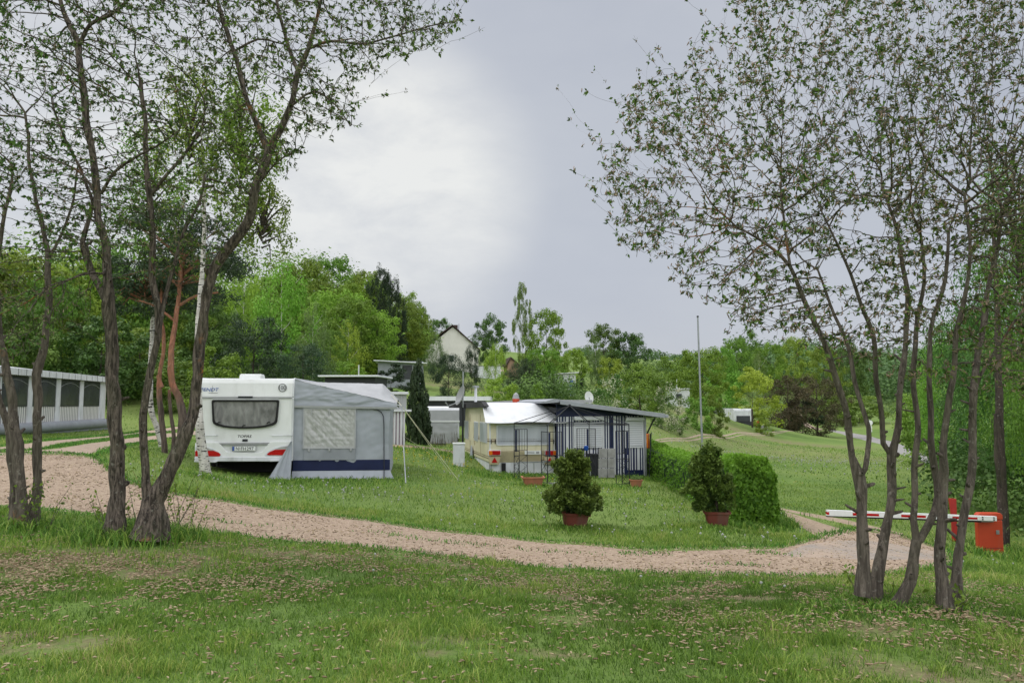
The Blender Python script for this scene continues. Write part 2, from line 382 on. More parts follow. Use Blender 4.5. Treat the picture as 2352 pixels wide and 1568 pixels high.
M_blueL = mat('blue_letters', (.05, .12, .42), None, 5, .4)
M_fascia = mat('grey_fascia', (.33, .35, .39), (.27, .29, .32), 3, .5, dirt=.2)
M_rope = mat('rope', (.62, .60, .45), None, 20, .9)
def glassmat(name, c, r=.08):
    m, t, b = NM(name); b.inputs['Base Color'].default_value = (*c, 1); b.inputs['Roughness'].default_value = r; b.inputs['Specular IOR Level'].default_value = .5
    return m
M_glassd = mat('dark_window', (.05, .055, .062), (.035, .038, .044), 2, .25)
def curtainmat(name, a, b_, sc, st, rough=.2):
    m, t, b = NM(name); b.inputs['Roughness'].default_value = rough; b.inputs['Specular IOR Level'].default_value = .5
    f, r1 = noise_fac(t, sc, 3, st, lo=.35, hi=.68, dist=.3); f2, _ = noise_fac(t, 1.2, 2, (1, 1, 2.5), lo=.45, hi=.6)
    t.links.new(mixc(t, f, a, b_), b.inputs['Base Color']); return m
M_curtain = curtainmat('grey_curtain_behind_glass', (.12, .12, .123), (.27, .27, .275), 2.4, (2.4, 1, 1.1))
M_curtainL = curtainmat('pale_curtain_behind_glass', (.36, .39, .44), (.46, .49, .54), 2, (1.5, 1, .5), .3)
M_net = curtainmat('tent_window_film', (.34, .345, .345), (.44, .45, .45), 7, (2.2, 1, 1.0), .35)
def stripemat(name, pal, per, axis='X', off=0, rough=.6):
    """vertical stripes: pal = [(end fraction, colour)...] over one period in metres, along a local axis"""
    m, t, b = NM(name); b.inputs['Roughness'].default_value = rough
    c = t.nodes.new('ShaderNodeTexCoord'); s = t.nodes.new('ShaderNodeSeparateXYZ'); t.links.new(c.outputs['Object'], s.inputs[0])
    a = t.nodes.new('ShaderNodeMath'); a.operation = 'MULTIPLY_ADD'; t.links.new(s.outputs[axis], a.inputs[0]); a.inputs[1].default_value = 1/per; a.inputs[2].default_value = off+100
    fr = t.nodes.new('ShaderNodeMath'); fr.operation = 'FRACT'; t.links.new(a.outputs[0], fr.inputs[0])
    cr = t.nodes.new('ShaderNodeValToRGB'); cr.color_ramp.interpolation = 'CONSTANT'; t.links.new(fr.outputs[0], cr.inputs[0])
    el = cr.color_ramp.elements; st = 0
    el.remove(el[1]); el[0].position = 0; el[0].color = (*pal[0][1], 1); st = pal[0][0]
    for end, c_ in pal[1:]:
        e = el.new(st); e.color = (*c_, 1); st = end
    f, _ = noise_fac(t, 3, 5, (1, 1, .5)); t.links.new(mixc(t, f, cr.outputs[0], mixc(t, .12, cr.outputs[0], (.2, .2, .2))), b.inputs['Base Color'])
    return m
NV = (.014, .022, .075); WH = (.62, .64, .68)
M_stripe = stripemat('navy_white_stripes', [(.12, NV), (.20, WH), (.32, NV), (.40, WH), (.58, NV), (.66, WH), (.78, NV), (1, WH)], .42)
M_stripe2 = stripemat('dark_cream_stripes', [(.26, (.03, .032, .045)), (1, (.68, .68, .66))], .165)
M_stripe3 = stripemat('purple_white_stripes', [(.3, (.10, .06, .10)), (.4, WH), (.5, (.2, .1, .12)), (1, WH)], .13)
def shuttermat():
    m, t, b = NM('roller_shutter'); b.inputs['Roughness'].default_value = .5
    c = t.nodes.new('ShaderNodeTexCoord'); wv = t.nodes.new('ShaderNodeTexWave'); wv.bands_direction = 'Z'; wv.inputs['Scale'].default_value = 4.2; t.links.new(c.outputs['Object'], wv.inputs[0])
    t.links.new(mixc(t, wv.outputs[1], (.42, .44, .49), (.66, .68, .72)), b.inputs['Base Color']); bump(t, b, wv.outputs[1], .5, .01); return m
M_shutter = shuttermat()
# ================================================================== GROUND
def ground_material():
    m, t, b = NM('meadow_ground'); b.inputs['Roughness'].default_value = .95
    f1, _ = noise_fac(t, .55, 7, None, 'Object', .62, .38, .62)
    f2, _ = noise_fac(t, 3.2, 6, None, 'Object', .65, .35, .65)
    f3, _ = noise_fac(t, .06, 6, None, 'Object', .6, .42, .6)
    f4, _ = noise_fac(t, 26, 3, None, 'Object', .7, .3, .7)
    g = mixc(t, f1, (.10, .18, .032), (.18, .275, .055)); g = mixc(t, f2, g, (.12, .20, .035)); g = mixc(t, mixc(t, .6, (0, 0, 0), f3), g, (.25, .31, .085))
    g = mixc(t, mixc(t, .5, (0, 0, 0), f4), g, (.05, .095, .022))
    # bare, dry soil patches come from a mask that is stored on the vertices
    a = t.nodes.new('ShaderNodeAttribute'); a.attribute_name = 'bare'
    f5, _ = noise_fac(t, 1.7, 7, None, 'Object', .7, .40, .60)
    mm = t.nodes.new('ShaderNodeMath'); mm.operation = 'MULTIPLY'; t.links.new(a.outputs['Fac'], mm.inputs[0]); t.links.new(f5, mm.inputs[1])
    soil = mixc(t, f4, (.26, .19, .13), (.15, .11, .07))
    t.links.new(mixc(t, mm.outputs[0], g, soil), b.inputs['Base Color'])
    bump(t, b, f4, .6, .03); return m
M_ground = ground_material()
def gravelmat(name, a, b_, c_, sc=38):
    m, t, b = NM(name); b.inputs['Roughness'].default_value = .95
    c = t.nodes.new('ShaderNodeTexCoord'); v = t.nodes.new('ShaderNodeTexVoronoi'); v.inputs['Scale'].default_value = sc; t.links.new(c.outputs['Object'], v.inputs['Vector'])
    sv = t.nodes.new('ShaderNodeSeparateColor'); t.links.new(v.outputs['Color'], sv.inputs[0])
    f1, _ = noise_fac(t, .8, 7, None, 'Object', .65, .38, .64); f2, r2 = noise_fac(t, 16, 5, (.55, 1.3, 1), 'Object', .75, .53, .62)
    col = mixc(t, sv.outputs[0], a, b_); col = mixc(t, mixc(t, .55, (0, 0, 0), f1), col, c_); col = mixc(t, mixc(t, .8, (0, 0, 0), f2), col, (.17, .11, .08))
    t.links.new(col, b.inputs['Base Color']); bump(t, b, v.outputs['Distance'], .7, .02); return m
M_gravel = gravelmat('pink_gravel', (.43, .335, .25), (.25, .185, .135), (.34, .27, .195), 26)
M_track = gravelmat('pale_gravel', (.43, .34, .27), (.33, .26, .20), (.36, .29, .22))
M_asph = gravelmat('asphalt', (.30, .30, .30), (.24, .24, .24), (.27, .26, .25), 8)
def paver():
    m, t, b = NM('grey_pavers'); b.inputs['Roughness'].default_value = .9
    c = t.nodes.new('ShaderNodeTexCoord'); br = t.nodes.new('ShaderNodeTexBrick'); t.links.new(c.outputs['Object'], br.inputs[0])
    br.inputs['Scale'].default_value = 3.2; br.inputs['Color1'].default_value = (.34, .31, .28, 1); br.inputs['Color2'].default_value = (.27, .24, .22, 1); br.inputs['Mortar'].default_value = (.20, .17, .14, 1); br.inputs['Mortar Size'].default_value = .03
    f, _ = noise_fac(t, 1.2, 7, None, 'Object', .65, .4, .62); f2, _ = noise_fac(t, 40, 3)
    t.links.new(mixc(t, f, mixc(t, mixc(t, .3, (0, 0, 0), f2), br.outputs[0], (.2, .16, .13)), (.36, .28, .22)), b.inputs['Base Color']); bump(t, b, br.outputs['Fac'], -.3, .01); return m
M_paver = paver()
# terrain sheet: polar grid round the camera
ang = np.concatenate([np.linspace(-180, -48, 45)[:-1], np.linspace(-48, 48, 241), np.linspace(48, 180, 45)[1:]]); ang = np.radians(ang)
rad = np.concatenate([[.4, 1, 1.7], np.exp(np.linspace(math.log(2.5), math.log(120), 230)), np.exp(np.linspace(math.log(120), math.log(3500), 90))[1:]])
AA, RR = np.meshgrid(ang, rad); GX = (RR*np.sin(AA)).ravel(); GY = (RR*np.cos(AA)).ravel(); GZ = gz(GX, GY)
nr, na = AA.shape
idx = np.arange(nr*na).reshape(nr, na)
Fq = np.stack([idx[:-1, :-1], idx[:-1, 1:], idx[1:, 1:], idx[1:, :-1]], -1).reshape(-1, 4)[:, ::-1]
bare = np.zeros(len(GX))
for (px, py, rx, ry, s) in [(1500,1375,1.9,.35,1),(1150,1352,1.2,.3,.8),(760,1275,2.2,.5,.8),(120,1300,1.6,.7,1),(300,1280,1.5,.6,.7),(40,1475,.7,.3,1),(1090,1500,.4,.12,.8),(1255,1500,.3,.1,.8),(1750,1372,.9,.3,.8),(1900,1450,.9,.35,.7),(2250,1540,.8,.3,.8),(1400,1300,3.0,.25,.9),(1800,1325,1.6,.2,.9),(1050,1470,.5,.15,.6),(1450,1430,1.1,.2,.6),(2050,1500,.8,.3,.6)]:
    c = G(px, py); q = ((GX-c.x)/rx)**2+((GY-c.y)/ry)**2; bare = np.maximum(bare, s*np.clip(1.4-q, 0, 1))
for (px, d, rx, ry, s) in [(1740,72,12,5,.9),(1620,60,10,4,.6),(1280,96,22,8,.8),(1450,80,14,8,.5),(1060,88,9,4,.9),(870,110,20,14,.35),(1700,52,14,8,.45),(760,117,6,4,.9)]:
    c = atd(px, d); q = ((GX-c.x)/rx)**2+((GY-c.y)/ry)**2; bare = np.maximum(bare, s*np.clip(1.2-q, 0, 1))
me = npmesh('ground', np.stack([GX, GY, GZ], -1), Fq, attr={'bare': bare}, smooth=True)
# centre cap
ground = link('ground', me, None, M_ground); tag(ground, kind='structure')
cap = MB(); n0 = na-1; cv = [(GX[i], GY[i], GZ[i]) for i in range(n0)]
# ------------------------------------------------------------------ paths
ROADPOLY = []
def resample(pl, n):
    pl = np.array(pl, float); s = np.r_[0, np.cumsum(np.hypot(*np.diff(pl[:, :2], axis=0).T))]; t = np.linspace(0, s[-1], n)
    return np.stack([np.interp(t, s, pl[:, k]) for k in range(pl.shape[1])], -1)
def strip(name, A, B, m, off, nc=10, step=.25, rough=.12, paired=True, excl=True):
    a = np.array([G(*p)[:2] for p in A]); b = np.array([G(*p)[:2] for p in B])
    mid = (a+b)/2; L = np.hypot(*np.diff(mid, axis=0).T); t = [0]
    ts = np.r_[0, np.cumsum(L)]; n = int(ts[-1]/step)+2; q = np.linspace(0, ts[-1], n)
    a2 = np.stack([np.interp(q, ts, a[:, k]) for k in (0, 1)], -1); b2 = np.stack([np.interp(q, ts, b[:, k]) for k in (0, 1)], -1)
    for it in range(3):
        for s_ in (a2, b2): s_[1:-1] = (s_[:-2]+2*s_[1:-1]+s_[2:])/4
    for s_, k in ((a2, 0), (b2, 1)):
        d = b2-a2; d /= np.maximum(np.hypot(*d.T)[:, None], 1e-6)
        j = np.array([mnoise.noise((x*1.3, y*1.3, 5+k))*1.0+mnoise.noise((x*4, y*4, 9+k))*.6 for x, y in s_])*rough
        s_ += d*j[:, None]
    u = np.linspace(0, 1, nc+1)
    V = a2[:, None]*(1-u)[None, :, None]+b2[:, None]*u[None, :, None]; V = V.reshape(-1, 2)
    uu = np.tile(u, n); Z = gz(V[:, 0], V[:, 1])-.012+(off+.012)*np.clip(np.minimum(uu, 1-uu)*(nc if nc < 6 else 7), 0, 1); I = np.arange(n*(nc+1)).reshape(n, nc+1)
    F = np.stack([I[:-1, :-1], I[:-1, 1:], I[1:, 1:], I[1:, :-1]], -1).reshape(-1, 4)
    if np.cross(b2[0]-a2[0], a2[min(5, n-1)]-a2[0]) < 0: F = F[:, ::-1]
    else: F = F
    o = link(name, npmesh(name, np.c_[V, Z], F, smooth=True), None, m); tag(o, kind='structure')
    # make sure it faces up
    if o.data.polygons[0].normal.z < 0: o.data.flip_normals()
    if excl: ROADPOLY.append(np.concatenate([a2, b2[::-1]]))
    return o
strip('gravel_path',
 [(-500,1190),(-150,1172),(60,1166),(150,1178),(250,1190),(330,1203),(420,1217),(560,1232),(640,1241),(800,1256),(960,1271),(1160,1296),(1400,1313),(1600,1321),(1780,1323),(1880,1325),(1980,1325),(2080,1316),(2150,1304),(2190,1296)],
 [(-500,1035),(-150,1040),(60,1040),(150,1042),(214,1046),(285,1104),(400,1136),(560,1156),(660,1173),(800,1187),(960,1211),(1160,1233),(1400,1254),(1600,1262),(1780,1258),(1862,1240),(1960,1214),(2060,1226),(2140,1252),(2185,1268)], M_gravel, .02, 14, .2)
strip('gravel_track', [(-300,1052),(60,1044),(160,1044),(218,1050),(240,1037),(286,1023),(333,1016),(400,1005),(500,992)], [(-300,1036),(60,1034),(120,1032),(172,1021),(200,1016),(247,1011),(300,1004),(380,993),(500,980)], M_track, .012, 4, .3, .08)
strip('gravel_track', [(-300,1046),(0,1039),(100,1033),(172,1018),(247,1008),(328,997),(400,987),(500,977)], [(-300,1030),(0,1028),(104,1012),(172,1006),(247,1000),(328,988),(400,978),(500,970)], M_track, .014, 4, .3, .08)
strip('gravel_track', [(1950,1256),(1864,1238),(1842,1216),(1815,1193),(1786,1175),(1740,1164)], [(1990,1230),(1950,1214),(1900,1201),(1852,1187),(1812,1176),(1762,1163)], M_gravel, .012, 4, .3, .08)
strip('gravel_track', [(2060,1236),(1960,1208),(1900,1196),(1850,1184),(1800,1173),(1740,1160)], [(2080,1224),(2000,1206),(1920,1187),(1860,1178),(1800,1167),(1740,1156)], M_gravel, .014, 4, .3, .08)
strip('paved_apron', [(1790,1282),(1830,1287),(1900,1293),(2000,1300),(2100,1296),(2160,1290)], [(1850,1252),(1880,1243),(1930,1238),(2000,1240),(2080,1250),(2150,1266)], M_paver, .026, 8, .3, .2, excl=False)
strip('field_track', [(1440,1022),(1490,1016.5),(1560,1008.5),(1640,1001),(1720,995),(1800,991),(1850,990)], [(1440,1020),(1490,1014.5),(1560,1006.5),(1640,999),(1720,993.3),(1800,989.8),(1850,989)], M_track, .04, 3, .6, .05)
strip('field_track', [(1440,1027),(1490,1021),(1560,1013),(1640,1005),(1720,998.2),(1800,993.4),(1840,992.2)], [(1440,1025.3),(1490,1019.3),(1560,1011.3),(1640,1003.6),(1720,997),(1800,992.5),(1840,991.3)], M_track, .04, 3, .6, .05)
strip('asphalt_road', [(1900,988),(1930,996),(1975,1008),(2040,1026),(2095,1052),(2170,1085)], [(1906,986),(1945,991),(1995,999),(2050,1013),(2110,1036),(2190,1062)], M_asph, .05, 4, .6, .05)
strip('field_track', [(1885,988),(1850,982),(1842,972),(1838,960),(1836,950)], [(1893,986),(1872,980),(1856,971),(1846,960),(1841,950)], M_track, .06, 3, 1.0, .1)
strip('field_track', [(885,1026),(935,1027),(985,1032),(1045,1042)], [(885,1021),(935,1022),(985,1026),(1045,1036)], M_gravel, .03, 3, .4, .1)
strip('field_track', [(1080,858),(1130,853),(1180,852),(1240,856)], [(1080,854),(1130,849),(1180,848),(1240,852)], M_track, .1, 3, 1, .1, excl=False)
def inpoly(x, y, poly):
    c = np.zeros(len(x), bool); n = len(poly); j = n-1
    for i in range(n):
        xi, yi = poly[i]; xj, yj = poly[j]
        if yi != yj:
            k = ((yi > y) != (yj > y)) & (x < (xj-xi)*(y-yi)/(yj-yi)+xi); c ^= k
        j = i
    return c
# ------------------------------------------------------------------ grass
NOGRASS = []           # footprints filled in before the grass is laid
def frustum_pts(n, d0, d1, pw=1.0, m=.06):
    # uniform over the wedge seen by the camera (plus a margin)
    u = RNG.random(n); d = np.sqrt(d0*d0+u*(d1*d1-d0*d0)) if pw == 1 else np.exp(math.log(d0)+u*(math.log(d1)-math.log(d0)))
    x = (RNG.random(n)-.5)*2*(1176/FPX+m)*d
    return x, d
def free(x, y, road=True, jit=0):
    k = np.ones(len(x), bool)
    jx = x+RNG.normal(0, jit, len(x)) if jit else x; jy = y+RNG.normal(0, jit, len(x)) if jit else y
    if road:
        for p in ROADPOLY: k &= ~inpoly(jx, jy, p)
    for p in NOGRASS: k &= ~inpoly(x, y, np.array(p))
    return k
def nfield(x, y, s, seed=0):
    return np.array([mnoise.noise((a*s, b*s, seed)) for a, b in zip(x, y)])
def blades(x, y, h, w, lean, col, z=None):
    n = len(x); z = gz(x, y)-.004 if z is None else z
    a = RNG.random(n)*2*np.pi; b = RNG.random(n)*2*np.pi; L = lean*(.3+RNG.random(n))
    wx = np.cos(a)*w/2; wy = np.sin(a)*w/2; lx = np.cos(b)*L*h; ly = np.sin(b)*L*h
    V = np.empty((n, 5, 3))
    V[:, 0] = np.c_[x-wx, y-wy, z]; V[:, 1] = np.c_[x+wx, y+wy, z]
    V[:, 2] = np.c_[x+wx*.7+lx*.35, y+wy*.7+ly*.35, z+h*.6]; V[:, 3] = np.c_[x-wx*.7+lx*.35, y-wy*.7+ly*.35, z+h*.6]
    V[:, 4] = np.c_[x+lx, y+ly, z+h*(1-.25*L)]
    base = np.arange(n)[:, None]*5
    Q = base+np.array([0, 1, 2, 3]); T = base+np.array([3, 2, 4, 4])
    return V.reshape(-1, 3), Q, T, np.repeat(col, 5)
M_grass = leafmat('grass_blade', (.055, .125, .02), (.215, .33, .06), .0, .35)
def grassmat():
    t = M_grass.node_tree; at = [n for n in t.nodes if n.type == 'ATTRIBUTE'][0]; hs = [n for n in t.nodes if n.type == 'HUE_SAT'][0]
    cr = t.nodes.new('ShaderNodeValToRGB'); t.links.new(at.outputs['Fac'], cr.inputs[0]); el = cr.color_ramp.elements
    el[0].position = 0; el[0].color = (.045, .105, .018, 1); el[1].position = 1; el[1].color = (.42, .43, .17, 1)
    for p, c in ((.35, (.08, .19, .028)), (.65, (.155, .32, .046)), (.85, (.29, .42, .085))): e = el.new(p); e.color = (*c, 1)
    t.links.new(cr.outputs[0], hs.inputs['Color'])
grassmat()
def lay_grass():
    Vs, Qs, Ts, Cs = [], [], [], []; off = 0
    for (n, d0, d1, h, wd) in [(290000, 3.0, 7.5, .040, .0055), (240000, 7.5, 14, .048, .008), (150000, 14, 30, .046, .013), (60000, 30, 70, .06, .04)]:
        x, y = frustum_pts(n, d0, d1, m=.28 if d0 < 14 else .12)
        k = free(x, y, True, .06 if d0 < 14 else .15); x, y = x[k], y[k]
        f = nfield(x, y, .9, 1)*.6+nfield(x, y, 3.1, 2)*.4
        # thin out over bare soil
        br = np.interp(np.hypot(x, y), rad, np.zeros(len(rad)))
        keep = RNG.random(len(x)) < np.clip(.78+f*1.2, .15, 1)*(1-.97*np.clip(bare_at(x, y)*1.3, 0, 1)*np.clip(.62+nfield(x, y, 1.7, 3)*1.8, 0, 1))
        x, y, f = x[keep], y[keep], f[keep]
        hh = h*(.5+RNG.random(len(x)))*(1+f*.9)
        hh *= np.where(RNG.random(len(x)) < .03, 1.9, 1)*(1+.9*np.clip(nfield(x, y, 5.5, 4)-.15, 0, 1)*3)
        f3 = nfield(x, y, .35, 8); c = np.clip(RNG.random(len(x))*.62+.17+f*.55+f3*.35+(RNG.random(len(x)) < .04)*.4, 0, 1)
        V, Q, T, C = blades(x, y, hh, wd*(.7+.6*RNG.random(len(x))), .8, c)
        Vs.append(V); Qs.append(Q+off); Ts.append(T+off); Cs.append(C); off += len(V)
    V = np.concatenate(Vs); F = np.concatenate([np.concatenate(Qs), np.concatenate(Ts)])
    # triangles: drop the doubled corner
    Q = np.concatenate(Qs); T = np.concatenate(Ts)[:, :3]
    return mixed('grass', V, Q, T, np.concatenate(Cs), M_grass)
def mixed(name, V, Q, T, C, m, parent=None):
    me = bpy.data.meshes.new(name); me.vertices.add(len(V)); me.vertices.foreach_set('co', np.asarray(V, np.float32).ravel())
    lv = np.concatenate([Q.ravel(), T.ravel()]).astype(np.int32); me.loops.add(len(lv)); me.loops.foreach_set('vertex_index', lv)
    nq, ntt = len(Q), len(T); me.polygons.add(nq+ntt)
    me.polygons.foreach_set('loop_start', np.concatenate([np.arange(nq)*4, nq*4+np.arange(ntt)*3]).astype(np.int32))
    me.polygons.foreach_set('loop_total', np.concatenate([np.full(nq, 4), np.full(ntt, 3)]).astype(np.int32))
    me.update(calc_edges=True); at = me.attributes.new('rnd', 'FLOAT', 'POINT'); at.data.foreach_set('value', np.asarray(C, np.float32))
    return link(name, me, parent, m)
_ar = ang; _lr = np.log(rad)
_bare = bare.reshape(nr, na)
def bare_at(x, y):
    a = np.clip(np.searchsorted(_ar, np.arctan2(x, y)), 0, na-1); r = np.clip(np.searchsorted(rad, np.hypot(x, y)), 0, nr-1)
    return _bare[r, a]
# ================================================================== FOLIAGE
def sprays(C, Nrm, size, aspect=.6, fold=.0, droop=0, rng=RNG):
    """leaf-sized rhombic faces: centres C, preferred normals Nrm (n,3), size (n,)"""
    n = len(C); N_ = Nrm+rng.normal(0, .55, (n, 3)); N_ /= np.linalg.norm(N_, axis=1)[:, None]+1e-9
    t = rng.normal(0, 1, (n, 3)); t[:, 2] -= droop; t -= N_*(t*N_).sum(1)[:, None]; t /= np.linalg.norm(t, axis=1)[:, None]+1e-9
    s = np.cross(N_, t); size = np.asarray(size)[:, None]
    V = np.empty((n, 4, 3)); V[:, 0] = C-t*size*.5; V[:, 2] = C+t*size*.5
    V[:, 1] = C+s*size*.5*aspect+t*size*.05+N_*size*fold; V[:, 3] = C-s*size*.5*aspect+t*size*.05+N_*size*fold
    return V.reshape(-1, 3), np.arange(n*4).reshape(n, 4)
def crown_mesh(name, m, kind='round', n=7000, clumps=70, leaf=.028, seed=1, aspect=.6):
    """unit crown: height 1 from z=0 (ground) to 1, width about 1 (x,y within .5); trunk part left bare below z0"""
    r = np.random.default_rng(seed); cs = []; 
    prof = {'round': lambda z: np.sqrt(np.clip(1-((z-.56)/.46)**2, 0, 1))*.5,
            'broad': lambda z: np.clip((z-.02)/.25, 0, 1)**.5*np.sqrt(np.clip(1-((z-.45)/.56)**2, 0, 1))*.5,
            'tall': lambda z: np.sqrt(np.clip(1-((z-.55)/.47)**2, 0, 1))*.5,
            'cone': lambda z: np.clip(1-z, 0, 1)**.85*.5*(z > .06),
            'column': lambda z: np.clip(1-z**2.2, 0, 1)**.7*.5,
            'bush': lambda z: np.sqrt(np.clip(1-((z-.42)/.58)**2, 0, 1))*.5,
            'pine': lambda z: np.where(z > .22, np.sqrt(np.clip(1-((z-.50)/.52)**2, 0, 1))*.5, 0),
            'birch': lambda z: np.clip((z-.12)/.2, 0, 1)*np.clip(1-((z-.12)/.9)**2.5, 0, 1)**.8*.46}[kind]
    while len(cs) < clumps:
        z = r.random(); R_ = float(prof(np.array(z)))
        if R_ < .03: continue
        if r.random() > (R_/.5)**1.2+.08: continue
        a = r.random()*2*np.pi; q = R_*(.25+.75*r.random()**.45)
        # lobes so that the outline is uneven
        lobe = 1+.16*math.sin(3*a+seed)+.12*math.sin(5*a+z*7+seed*2)+r.normal(0, .05)
        cs.append((q*math.cos(a)*lobe, q*math.sin(a)*lobe, z*(1+r.normal(0, .015)), R_))
    cs = np.array(cs); k = r.integers(0, len(cs), n)
    cr = r.uniform(.055, .13, len(cs))*(1.25 if kind in ('bush', 'broad') else 1)
    if kind == 'cone': cr *= .62
    if kind == 'pine': cr *= 1.35
    d = r.normal(0, 1, (n, 3)); d /= np.linalg.norm(d, axis=1)[:, None]; rad_ = r.random(n)**.4
    sq = np.array([1, 1, .62]) if kind not in ('birch', 'weep') else np.array([.8, .8, 1.3])
    C = cs[k, :3]+d*(rad_*cr[k])[:, None]*sq
    if kind == 'cone': C[:, 2] -= np.hypot(C[:, 0], C[:, 1])*.35; C[:, 2] = np.maximum(C[:, 2], .03)
    C[:, 2] = np.clip(C[:, 2], .005, 1.03)
    up = d*.8+np.array([0, 0, .75]); 
    sz = leaf*(.55+.9*r.random(n))
    V, F = sprays(C, up, sz, aspect, .06, 1.2 if kind in ('birch', 'weep') else .2, r)
    clump_tone = r.random(len(cs))
    tone = np.clip(clump_tone[k]*.55+r.random(n)*.45, 0, 1)
    me = npmesh(name, V, F, attr={'rnd': np.repeat(tone, 4)}); me.materials.append(m); return me
def trunk_mesh(name, m, kind='round', seed=1, thick=.018, limbs=7, top=.8, fork=.28):
    r = random.Random(seed); b = MB(); pts = []; x = y = 0
    for i in range(8):
        z = i/7*top-.03; x += r.uniform(-.012, .012); y += r.uniform(-.012, .012); pts.append((x, y, z))
    b.tube(pts, [thick*(1-.82*i/7)*(1.35 if i == 0 else 1) for i in range(8)], 7)
    for k in range(limbs):
        t = fork+(top-fork-.05)*k/max(1, limbs-1); i = min(6, int((t+.03)/top*7)); p = Vector(pts[i])
        a = r.uniform(0, 6.28); L = r.uniform(.18, .34)*(1 if kind not in ('cone', 'column') else (1-t)*1.1)
        up = .6 if kind not in ('cone', 'column') else -.1
        q = [p, p+Vector((math.cos(a)*L*.5, math.sin(a)*L*.5, L*up*.5)), p+Vector((math.cos(a+.2)*L, math.sin(a+.2)*L, L*up*1.2))]
        b.tube(q, [thick*.5*(1-.6*t), thick*.32*(1-.6*t), thick*.1], 5)
    me = bpy.data.meshes.new(name); me.from_pydata([tuple(v) for v in b.v], [], b.f); me.update()
    for p in me.polygons: p.use_smooth = True
    me.materials.append(m); return me
PROTO = {}
def proto(key, kind, lm, n, clumps, leaf, tm, thick=.018, limbs=7, top=.8, fork=.25, var=3, aspect=.6):
    PROTO[key] = [(crown_mesh('crown', M_lf[lm], kind, n, clumps, leaf, 11*v+len(PROTO)*37, aspect),
                   trunk_mesh('trunk', tm, kind, 5*v+len(PROTO), thick, limbs, top, fork)) for v in range(var)]
proto('light', 'round', 'light', 13000, 105, .028, M_barkdark)
proto('mid', 'round', 'mid', 13000, 105, .028, M_barkdark)
proto('dark', 'round', 'dark', 13000, 105, .029, M_barkdark)
proto('broadmid', 'broad', 'mid', 14000, 110, .029, M_barkdark, fork=.1)
proto('broadlight', 'broad', 'light', 14000, 110, .029, M_barkdark, fork=.1)
proto('birch', 'birch', 'grey', 10000, 95, .024, M_birch, .011, 6, .92, aspect=.45)
proto('birchlight', 'birch', 'light', 8000, 85, .028, M_birch, .011, 6, .92, aspect=.5)
proto('spruce', 'cone', 'spruce', 10000, 120, .036, M_barkdark, .014, 10, .95, aspect=.3)
proto('darkspruce', 'tall', 'spruce', 14000, 130, .032, M_barkdark, aspect=.35)
proto('pine', 'pine', 'pine', 12000, 75, .034, M_barkdark, .02, 9, .85, aspect=.28)
proto('browntree', 'broad', 'brown', 14000, 120, .036, M_barkdark, .02, 14, .95, .08, var=2, aspect=.28)
proto('column', 'column', 'spruce', 11000, 150, .10, M_barkdark, .02, 3, .5, var=1, aspect=.35)
proto('bush', 'bush', 'mid', 6000, 55, .045, M_barkdark, .012, 4, .6, .05)
proto('bushlight', 'bush', 'light', 6000, 55, .045, M_barkdark, .012, 4, .6, .05)
proto('bushyellow', 'bush', 'yellow', 6000, 60, .04, M_barkdark, .012, 4, .6, .05, var=2)
proto('blossom', 'bush', 'blossom', 8000, 70, .032, M_barkdark, .012, 5, .6, .05, var=2)
proto('darkbush', 'bush', 'spruce', 5000, 45, .045, M_barkdark, .012, 4, .6, .05, var=2)
proto('far', 'round', 'haze', 4500, 55, .045, M_barkdark, var=3)
def nearproto(key, kind, lm, n, clumps, leaf):
    PROTO[key] = [(crown_mesh('crown', M_lf[lm], kind, n, clumps, leaf, 71+v, .6), trunk_mesh('trunk', M_barkdark, kind, 31+v, .018, 9, .85, .1)) for v in range(2)]
nearproto('nearmid', 'broad', 'mid', 42000, 240, .0125)
nearproto('neardark', 'broad', 'dark', 30000, 200, .015)
nearproto('nearlight', 'broad', 'light', 30000, 200, .015)
_cnt = [0]
def tree(kind, px, top, d, wpx, label, name='broadleaf_tree', cat='tree', group=None, sink=0, base=None, yaw=None):
    g = atd(px, d); zt = P(px, top, d).z; H = max(.3, zt-g.z+sink); W = wpx/FPX*d
    _cnt[0] += 1; i = _cnt[0]; v = PROTO[kind][i % len(PROTO[kind])]
    t = thing(name, label, cat, (g.x, g.y, g.z-sink), (i*2.399) % 6.28 if yaw is None else yaw, group, (W, W, H))
    a = bpy.data.objects.new('trunk', v[1]); b = bpy.data.objects.new('crown', v[0])
    for o in (a, b): COL.objects.link(o); o.parent = t
    return t
